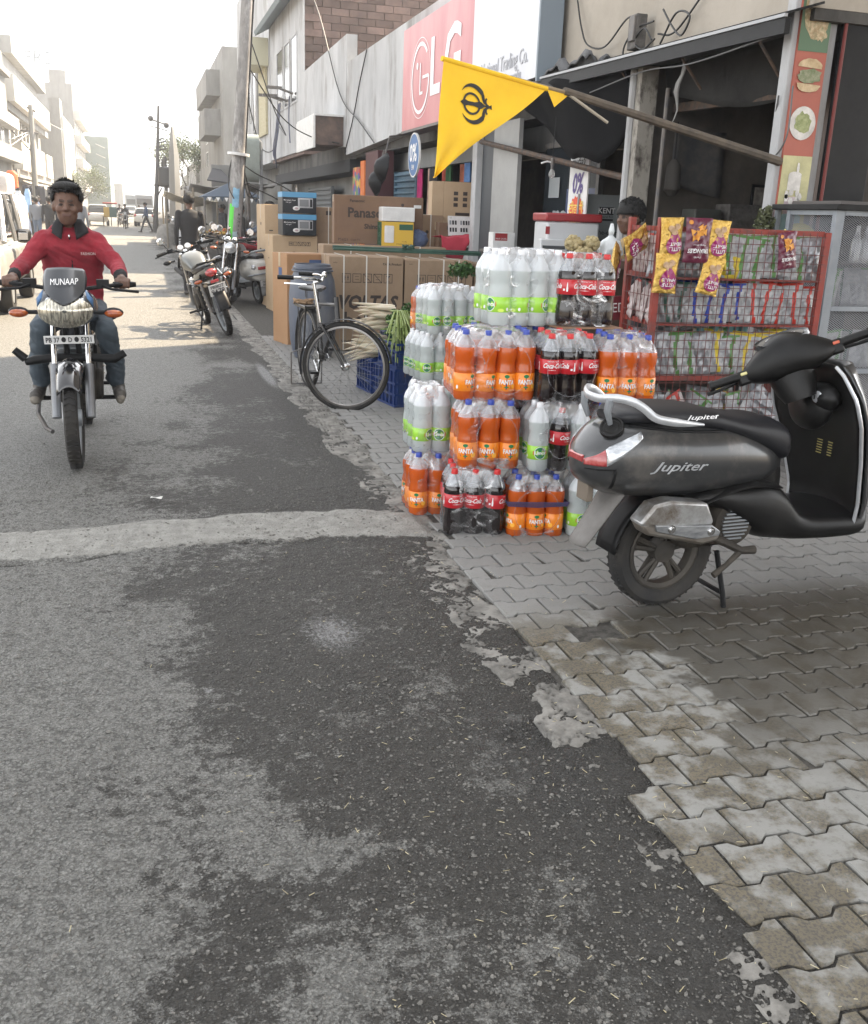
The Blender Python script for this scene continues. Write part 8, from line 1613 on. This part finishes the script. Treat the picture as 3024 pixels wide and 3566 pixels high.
lp = thing('lamp_pole', 'thin dark pole with cross arms and two globe lamps by the road', 'pole', (.93, 63.5, 0), ry=.4); POLD = M('pole_dark', (.09, .09, .09), .7)
g = MB(); g.tube([(0, 0, 0), (.25, 0, 3.2), (.47, 0, 7.2)], [.15, .12, .07], POLD, 10); g.build('shaft', lp)
for z, x0, x1, r in ((6.3, -.42, .45, .05), (5.95, -.55, .55, .035)): g = MB(); g.tube([(.42+x0, 0, z+.12), (.42+x1, 0, z-.12)], r, POLD, 6); g.build('cross_arm', lp)
for x, z in ((0, 6.46), (.88, 6.14)): g = MB(); g.sphere((x, -.05, z), .17, POLD, 12, 8); g.build('globe', lp)
for z in (5.3, 4.9): g = MB(); g.tube([(.4, 0, z), (.7, 0, z+.1), (.85, 0, z-.05), (.4, 0, z-.15)], .04, POLD, 6); g.build('bracket', lp)
g = MB(); g.tube([(.05, 0, 2.75), (1.7, 0, 2.6)], .06, POLD, 6); g.tube([(.1, 0, 1.9), (.5, 0, 2.6)], .04, POLD, 6); g.build('side_beam', lp)
tr = thing('drum_transformer', 'dark drum shaped transformer standing on a beam beside the lamp pole', 'transformer', (1.62, 63, 2.7)); g = MB(); g.lathe([(.3, 0), (.38, .05), (.38, 1.0), (.28, 1.08), (.1, 1.1)], M('drum_dark', (.05, .052, .055), .6), 16); g.build('drum', tr)
g = MB(); g.tube([(-.1, 0, 1.0), (-.1, 0, 1.5)], .06, POLD, 6); g.tube([(0, 0, 0), (0, 0, -2.7)], .05, POLD, 6); g.build('terminal', tr)
p2_ = thing('concrete_pole', 'tapered pale concrete pole behind the walking man', 'pole', (1.70, 50, 0)); g = MB(); g.tube([(0, 0, 0), (.05, 0, 3.8), (.02, 0, 5.1)], [.3, .24, .07], PL_G, 4); g.build('shaft', p2_)
p3_ = thing('concrete_pole', 'slim pole further back beside the drum transformer', 'pole', (2.0, 75, 0)); g = MB(); g.tube([(0, 0, 0), (0, 0, 4.9)], [.15, .12], POLD, 8); g.build('shaft', p3_)
pl2 = thing('utility_pole', 'grey pole with cross arm in front of the left white building', 'pole', (-5.95, 66, 0), ry=1.2); g = MB(); g.tube([(0, 0, 0), (0, 0, 7.0)], [.2, .13], PL_G, 10); g.build('shaft', pl2)
for z, a, b in ((5.55, -1.5, .35), (6.75, -.2, .25)): g = MB(); g.tube([(a, 0, z+.1), (b, 0, z-.1)], .06, POLD, 6); g.build('cross_arm', pl2)
g = MB(); g.tube([(-1.2, 0, 5.6), (-.1, 0, 4.4)], .04, POLD, 6); g.build('stay', pl2)
wires('pale sagging cables from the left pole', [[(-6.0, 66, 5.5), (-7.4, 62, 4.6), (-9, 58, 4.9)], [(-6.0, 66, 5.4), (-7.5, 60, 3.9), (-9.5, 55, 4.2)], [(-5.9, 66, 6.6), (-5.0, 80, 6.6), (-4.6, 95, 7.2)], [(-6, 66, 4.6), (-7.5, 58, 3.2), (-9.5, 52, 3.6)]], .025, M('cable_pale', (.4, .4, .4), .7))
# trees
def tree(label, x, y, h, spread, n, seed, sparse=1.):
    rr = random.Random(seed); t = thing('tree', label, 'tree', (x, y, 0), group='hazy trees behind the right hand stalls'); g = MB(); tips = []
    def br(p, d, L_, r, k):
        q = p+d*L_; g.tube([p, p+d*L_*.5+Vector((rr.gauss(0, .04*L_), rr.gauss(0, .04*L_), 0)), q], [r, r*.8, r*.6], BARK, 6); tips.append(q)
        if k: [br(q, (d+Vector((rr.gauss(0, .5), rr.gauss(0, .5), rr.gauss(.1, .3)))).normalized(), L_*.72, r*.6, k-1) for _ in range(3)]
    br(Vector((0, 0, 0)), Vector((0, 0, 1)), h*.38, .14, 4); g.build('trunk', t)
    V = []; F = []; nr = np.random.RandomState(seed)
    for q in tips[4:]:
        for i in range(int(n)):
            c = np.array(q)+nr.normal(size=3)*spread*.16; a = nr.normal(size=3); a /= np.linalg.norm(a); b = np.cross(a, nr.normal(size=3)); b /= np.linalg.norm(b); s = .09; k = len(V); V += [c-a*s, c+b*s*.5, c+a*s, c-b*s*.5]; F.append((k, k+1, k+2, k+3))
    me = bpy.data.meshes.new('crown'); me.from_pydata([tuple(v) for v in V], [], F); me.materials.append(FOL); o = bpy.data.objects.new('crown', me); COL.objects.link(o); o.parent = t
BARK = M('bark', (.08, .065, .05), .9); FOL = M('foliage', (.06, .085, .03), .7, col2=(.10, .13, .05), sc=1.2, coord='World')
tree('feathery hazy tree left of the grey balcony building', 4.6, 92, 6.6, 3.2, 34, 3); tree('taller hazy tree behind the pale concrete pole', 3.4, 104, 7.2, 3, 26, 4); tree('small tree nearest the grey balcony building', 5.2, 80.5, 5.2, 2.4, 30, 5); tree('leafy tree in the shade on the left in front of the tall building', -5.6, 110, 4.6, 2.6, 30, 8)
# tarpaulin stalls
def tarp(label, x0, y0, z0, x1, y1, z1, m, seed=0, sagk=.25, posts=True):
    t = thing('stall_canopy', label, 'canopy'); g = MB(); rr = random.Random(seed)
    g.grid(lambda u, v: (x0+(x1-x0)*u, y0+(y1-y0)*v, z0+(z1-z0)*u-sagk*math.sin(math.pi*u)*math.sin(math.pi*v)+.06*math.sin(u*11+v*7+seed)+.05*math.sin(v*13)), 20, 12, m); g.build('sheet', t, solid=.02)
    if posts:
        for x, y, z in ((x0+.05, y0+.05, z0-.05), (x1-.05, y0+.05, z1-.05), (x0+.05, y1-.05, z0-.05), (x1-.05, y1-.05, z1-.05)): g = MB(); g.tube([(x, y, 0), (x, y, z)], .035, M('bamboo_post', (.2, .17, .13), .8), 6); g.build('post', t)
    return t
TP1 = M('tarp_pale', (.42, .38, .30), .85, col2=(.30, .27, .22), sc=1.5, coord='World'); TP2 = M('tarp_brown_grey', (.20, .19, .18), .85, col2=(.13, .125, .12), sc=1.5, coord='World'); TP3 = M('tarp_blue', (.06, .085, .12), .8)
tarp('pale frayed tarpaulin over the farther fruit stall', 1.0, 40, 2.0, 3.0, 46, 1.8, TP1, 1); tarp('grey brown tarpaulin sagging over the stalls behind the pole', 1.6, 32, 2.15, 4.4, 38, 2.3, TP2, 2)
t = thing('stall_canopy', 'blue pointed stall canopy with a scalloped fringe', 'canopy'); g = MB(); g.add([(1.75, 29, 1.82), (3.4, 29, 1.86), (3.4, 31, 1.86), (1.75, 31, 1.82), (2.6, 30, 2.25)], [(0, 1, 4), (1, 2, 4), (2, 3, 4), (3, 0, 4)], TP3); g.build('sheet', t, smooth=False, solid=.02)
for i in range(14): g = MB(); g.add([(1.76+.117*i, 28.99, 1.81), (1.87+.117*i, 28.99, 1.81), (1.815+.117*i, 28.99, 1.70)], [(0, 1, 2)], INKW if i % 2 else TP3); g.build('fringe', t, smooth=False, solid=.01)
for x in (1.8, 3.3): g = MB(); g.tube([(x, 29.1, 0), (x, 29.1, 1.84)], .03, STEEL, 6); g.build('post', t)
t = thing('fruit_cart', 'wooden cart with heaps of fruit under the blue canopy', 'cart', (2.3, 28.6, 0)); g = MB(); g.box((0, 0, .75), (1.3, .8, .08), M('cart_wood', (.16, .11, .07), .8)); g.build('tray', t, smooth=False)
for x in (-.5, .5): g = MB(); g.lathe([(.26, -.02), (.3, -.02), (.3, .02), (.26, .02)], RUB, 20, X=T(x, -.42, .3, rx=90)); g.build('wheel', t)
g = MB()
for i in range(90): g.sphere((random.gauss(0, .25), random.gauss(0, .12)-.1, .83+random.random()*.14), .035, M('fruit_%d' % (i % 3), ((.55, .35, .08), (.4, .3, .12), (.55, .12, .04))[i % 3], .5), 7, 5)
o = g.build('fruit_heap', t); o['kind'] = 'stuff'
t = thing('dark_awning', 'small dark sloping roof jutting from the wall behind the pole', 'awning'); g = MB(); g.add([(2.6, 40, 2.55), (3.6, 40, 2.45), (3.3, 42, 3.0), (2.95, 42, 3.05)], [(0, 1, 2, 3)], M('roof_dark', (.06, .06, .065), .8)); g.build('sheet', t, solid=.05, smooth=False)
g = MB(); g.span((2.9, 42, 0), (5, 50, 3.2), PL_G); t2 = tag(g.build('stall_building', smooth=False), 'low grey stall building behind the tarpaulins', 'building')
g = MB(); g.lathe([(.12, 0), (.14, .8), (.13, 1.1), (.001, 1.12)], PL_W, 14); tag(g.build('bollard', X=T(1.32, 33, 0)), 'round pale concrete bollard left of the walking man', 'bollard')
for i, (x, y, a) in enumerate(((1.25, 44, 20), (1.5, 47, 60))):
    g = MB(); g.rings([[(r*math.cos(t0)*(1+.1*math.sin(3*t0)), r*.7*math.sin(t0), z) for t0 in [2*math.pi*j/14 for j in range(14)]] for r, z in ((.45, 0), (.55, .3), (.5, .6), (.3, .8), (.05, .85))], M('sacking', (.30, .29, .27), .9, col2=(.2, .19, .18), sc=6)); tag(g.build('sack_heap', X=T(x, y, 0, rz=a)), ('nearer' if i == 0 else 'farther')+' grey heap of sacks beside the thin lamp pole', 'sacks')
g = MB(); g.box((3.3, 20.3, .55), (.5, .4, .4), M('tray_white', (.5, .5, .48), .6)); g.box((3.3, 20.3, .76), (.56, .46, .02), WHT); g.box((3.3, 20.3, .17), (.4, .3, .34), STEEL); tag(g.build('vending_stand', smooth=False, bevel=.01), 'small white stand between the parked vehicles and cartons', 'stand')
# ---------------- cars and traffic ----------------
CPW = M('car_white', (.62, .63, .63), .25, coat=.6); GLS = M('car_glass', (.03, .035, .04), .06)
def car(label, x, y, rz, paint=CPW, L_=4.0, w=1.7, h=1.5, suv=False, group=None, detail=False):
    t = thing('car', label, 'car', (x, y, 0), rz, group)
    hh = h; S_ = smooth_secs([(-L_/2, .45, .80, w*.40), (-L_/2+.12, .32, .92, w*.47), (-L_*.3, .28, .98, w*.5), (0, .28, .98, w*.5), (L_*.25, .28, .97, w*.5), (L_/2-.25, .30, .88 if not suv else .95, w*.48), (L_/2-.05, .36, .72 if not suv else .8, w*.44), (L_/2, .42, .62, w*.38)], 3)
    g = MB(); g.rings(super_body(S_, 4.5, 28), paint); g.build('body', t, ang=45)
    C_ = smooth_secs([(-L_*.46, .90, 1.0, w*.42), (-L_*.40, .90, hh-.08, w*.41), (-L_*.2, .90, hh, w*.42), (.1, .9, hh, w*.42), (L_*.12, .9, hh-.1, w*.41), (L_*.27, .9, .98, w*.42)], 3); g = MB(); g.rings(super_body(C_, 4., 24), GLS); g.build('window', t, ang=45)
    g = MB(); g.rings(super_body(smooth_secs([(-L_*.40, hh-.07, hh-.02, w*.36), (-L_*.2, hh-.05, hh+.015, w*.39), (.1, hh-.05, hh+.015, w*.39), (L_*.11, hh-.12, hh-.03, w*.36)]), 4, 20), paint); g.build('roof', t)
    for sx in (-1, 1):
        g = MB()
        for q in (-L_*.2, .05): g.tube([(q, sx*w*.47, .93), (q, sx*w*.40, hh-.02)], .035, paint, 6)
        g.tube([(L_*.27, sx*w*.45, .95), (L_*.12, sx*w*.40, hh-.06)], .04, paint, 6); g.build('pillar', t)
        for xx in (-L_*.31, L_*.31):
            g = MB(); g.lathe([(.2, -.1), (.3, -.1), (.32, -.06), (.32, .06), (.3, .1), (.2, .1)], RUB, 24, X=T(xx, sx*(w/2-.1), .32, rx=90)); wh = g.build('wheel', t); g = MB(); g.lathe([(.001, -.08), (.19, -.09), (.2, 0), (.19, .09), (.001, .08)], GREYM, 16, X=T(xx, sx*(w/2-.1), .32, rx=90)); g.build('rim', wh)
        g = MB(); g.sphere((L_/2-.09, sx*w*.36, .70), (.10, .2, .09), CLR, 14, 8); g.build('headlight', t); g = MB(); g.sphere((-L_/2+.05, sx*w*.40, .80), (.06, .12, .12), REDL, 12, 8); g.build('tail_light', t)
        g = MB(); g.rings(super_body([(L_*.13, .96, 1.10, .06), (L_*.16, .93, 1.13, .10), (L_*.19, .96, 1.10, .06)], 4, 16), paint if not detail else BLK, X=T(0, sx*(w/2+.13), 0)); m_ = g.build('mirror', t)
        if detail: g = MB(); g.box((L_*.192, sx*(w/2+.13), 1.03), (.006, .13, .10), M('mirror_glass', (.5, .52, .55), .05, metal=1)); g.build('mirror_glass', m_, bevel=.01)
    g = MB(); g.span((L_/2-.03, -w*.25, .52), (L_/2+.012, w*.25, .70), BLK); g.build('grille', t, bevel=.01); g = MB(); g.box((-L_/2-.01, 0, .62), (.02, .5, .11), WHT); g.build('number_plate', t)
    if detail:
        g = MB(); g.span((L_/2-.10, -w*.42, .30), (L_/2+.08, w*.42, .50), GREYM); g.tube([(L_/2+.08, w*.45, .25), (L_/2+.12, w*.47, .5), (L_/2+.10, w*.47, .85)], .02, WHT, 8); g.build('bumper', t, bevel=.03)
    return t
car('muddy pale car cut off by the left edge of the photo, facing the camera', -2.62, 16.2, -90, M('car_dusty', (.26, .26, .25), .3, coat=.5, col2=(.38, .37, .35), sc=2, col3=(.16, .15, .14), sc3=1.5), 4.2, 1.8, 1.62, True, detail=True)
car('white hatchback driving away behind the rider', -2.9, 80, 92, CPW, 3.7, 1.55, 1.5); car('white sedan far up the road on the right of the crossing man', .6, 82, 85, CPW, 4.2, 1.6, 1.35); car('small pale car farthest up the road', -.9, 120, -90, CPW, 3.8, 1.6, 1.45)
t = thing('cycle_rickshaw', 'cycle rickshaw with a dark red hood and yellow side beyond the rider', 'rickshaw', (-1.95, 78, 0), rz=90)
g = MB(); g.box((-.4, 0, 1.0), (.9, .9, .7), M('rick_yellow', (.45, .3, .06), .6)); g.build('tub', t, bevel=.05); g = MB(); g.box((-.4, 0, 1.62), (1.0, 1.0, .12), M('rick_red', (.3, .05, .04), .6)); g.build('hood', t, bevel=.05); g = MB(); g.box((-.4, -.2, 1.0), (.94, .5, .72), M('rick_teal', (.06, .12, .12), .6)); g.build('side_sheet', t)
for x, y in ((-.4, .5), (-.4, -.5), (1.1, 0)): g = MB(); g.tube([(x+.33*math.cos(a), y, .35+.33*math.sin(a)) for a in [i*math.pi/10 for i in range(20)]], .03, RUB, 6, closed=True, caps=False); g.build('wheel', t)
for i, (x, y, h_, lb) in enumerate(((.9, 150, 3.0, 'hazy blue grey bus far down the street'), (-.6, 170, 3.1, 'second hazy lorry farther off to the left of the bus'))):
    t = thing('bus', lb, 'bus', (x, y, 0), rz=90); g = MB(); g.span((-3, -1.2, .5), (3, 1.2, h_), M('bus_grey', (.2, .22, .25), .5)); g.build('body', t, bevel=.1); g = MB(); g.span((-3.02, -1.0, 1.7), (-3.001, 1.0, 2.5), GLS); g.build('window', t)
    for xx in (-2, 2):
        for yy in (-1, 1): g = MB(); g.cyl((xx, yy-.1, .45), (xx, yy+.1, .45), .45, RUB, 16); g.build('wheel', t)
for i, (x, y, lb) in enumerate(((-.85, 72, 'rider on a scooter coming down the middle of the sunny road'), (-1.4, 84, 'rider on a dark motorcycle just beyond the rickshaw'), (.1, 95, 'distant rider on a scooter near the far cars'))):
    b_ = motorbike(('scooter', 'dark motorcycle', 'small motorbike')[i]+(' ridden down the middle of the sunny road', ' ridden just beyond the rickshaw', ' ridden near the far cars')[i], (x, y, 0), -90, group='far riders', front='round', detail=0); w_ = walker(lb, (x, y+.15, 0), -90, 1.7, ('dark', 'black', 'grey')[i], 'dark', sit=.12, armf=.8, vox=.03)
# lorry load on the left
t = thing('loaded_cart', 'cart piled with huge white bundles wrapped in plastic, behind the car', 'cart', (-3.55, 25, 0)); BND = M('bundle_plastic', (.66, .62, .58), .5, col2=(.55, .5, .46), sc=1.2, bump=(5, .6, .05))
g = MB(); g.rings([[(x+rx_*math.copysign(abs(math.cos(a))**.45, math.cos(a)), y_, z+rz_*math.copysign(abs(math.sin(a))**.45, math.sin(a))) for a in [2*math.pi*j/32 for j in range(32)]] for y_, x, z, rx_, rz_ in ((-.9, 0, 1.15, .8, .42), (-.8, 0, 1.15, .98, .52), (1, 0, 1.15, 1.02, .55), (1.1, 0, 1.15, .8, .4))], BND); o1 = g.build('bundle', t)
g = MB(); g.rings([[(x+rx_*math.copysign(abs(math.cos(a))**.4, math.cos(a)), y_, z+rz_*math.copysign(abs(math.sin(a))**.4, math.sin(a))) for a in [2*math.pi*j/32 for j in range(32)]] for y_, x, z, rx_, rz_ in ((-.8, 0, 1.88, .65, .22), (-.72, 0, 1.88, .80, .27), (.8, 0, 1.88, .80, .27), (.9, 0, 1.88, .6, .2))], BND); g.build('bundle', t)
g = MB(); g.box((0, 0, .62), (1.7, 2.2, .12), STEEL); g.box((0, .0, .45), (1.5, 1.9, .2), BLK); g.build('platform', t, smooth=False)
for sx in (-.8, .8): g = MB(); g.tube([(sx+.0, .2+.36*math.cos(a), .36+.36*math.sin(a)) for a in [i*math.pi/12 for i in range(24)]], .04, RUB, 6, closed=True, caps=False); g.build('wheel', t)
# street goods along the left shopfronts
GD = [('kite_display', (-4.9, 45, 2.35), (.55, .12, .04), 'orange red inflatable toy hanging beside the left pole', (.25, .15, .35)), ('goods_stack', (-5.2, 48, .9), (.10, .13, .2), 'blue and dark goods piled outside the left shop', (.7, .5, .9)), ('poster_board', (-4.4, 42, 1.0), (.45, .47, .5), 'pale poster board leaning by the left pole', (.18, .1, .9)), ('blue_sheet', (-4.15, 43, 1.55), (.25, .38, .55), 'narrow light blue sheet hanging near the left pole', (.12, .08, .45))]
for nm, p, c, lb, r in GD:
    g = MB(); g.rings([[(r[0]*k*math.copysign(abs(math.cos(a))**.7, math.cos(a)), r[1]*k*math.sin(a), z*r[2]) for a in [2*math.pi*j/14 for j in range(14)]] for k, z in ((.6, -1), (1, -.8), (.95, 0), (1, .6), (.5, 1))], M('goods_'+nm, c, .6, col2=tuple(min(1, q*1.6) for q in c), sc=3)); tag(g.build(nm, X=T(*p)), lb, 'goods')
for i in range(5):
    g = MB(); g.grid(lambda u, v: ((u-.5)*.45, .03*math.sin(u*9), -.9*v), 6, 4, M('dark_jacket', (.04, .04, .05), .9)); tag(g.build('hanging_jacket', X=T(-5.6+.45*i, 52+1.5*i, 2.3), solid=.05), 'dark jacket under the left shop awning, %s from the left' % ORD[i], 'jacket', 'jackets under the left shop awning')
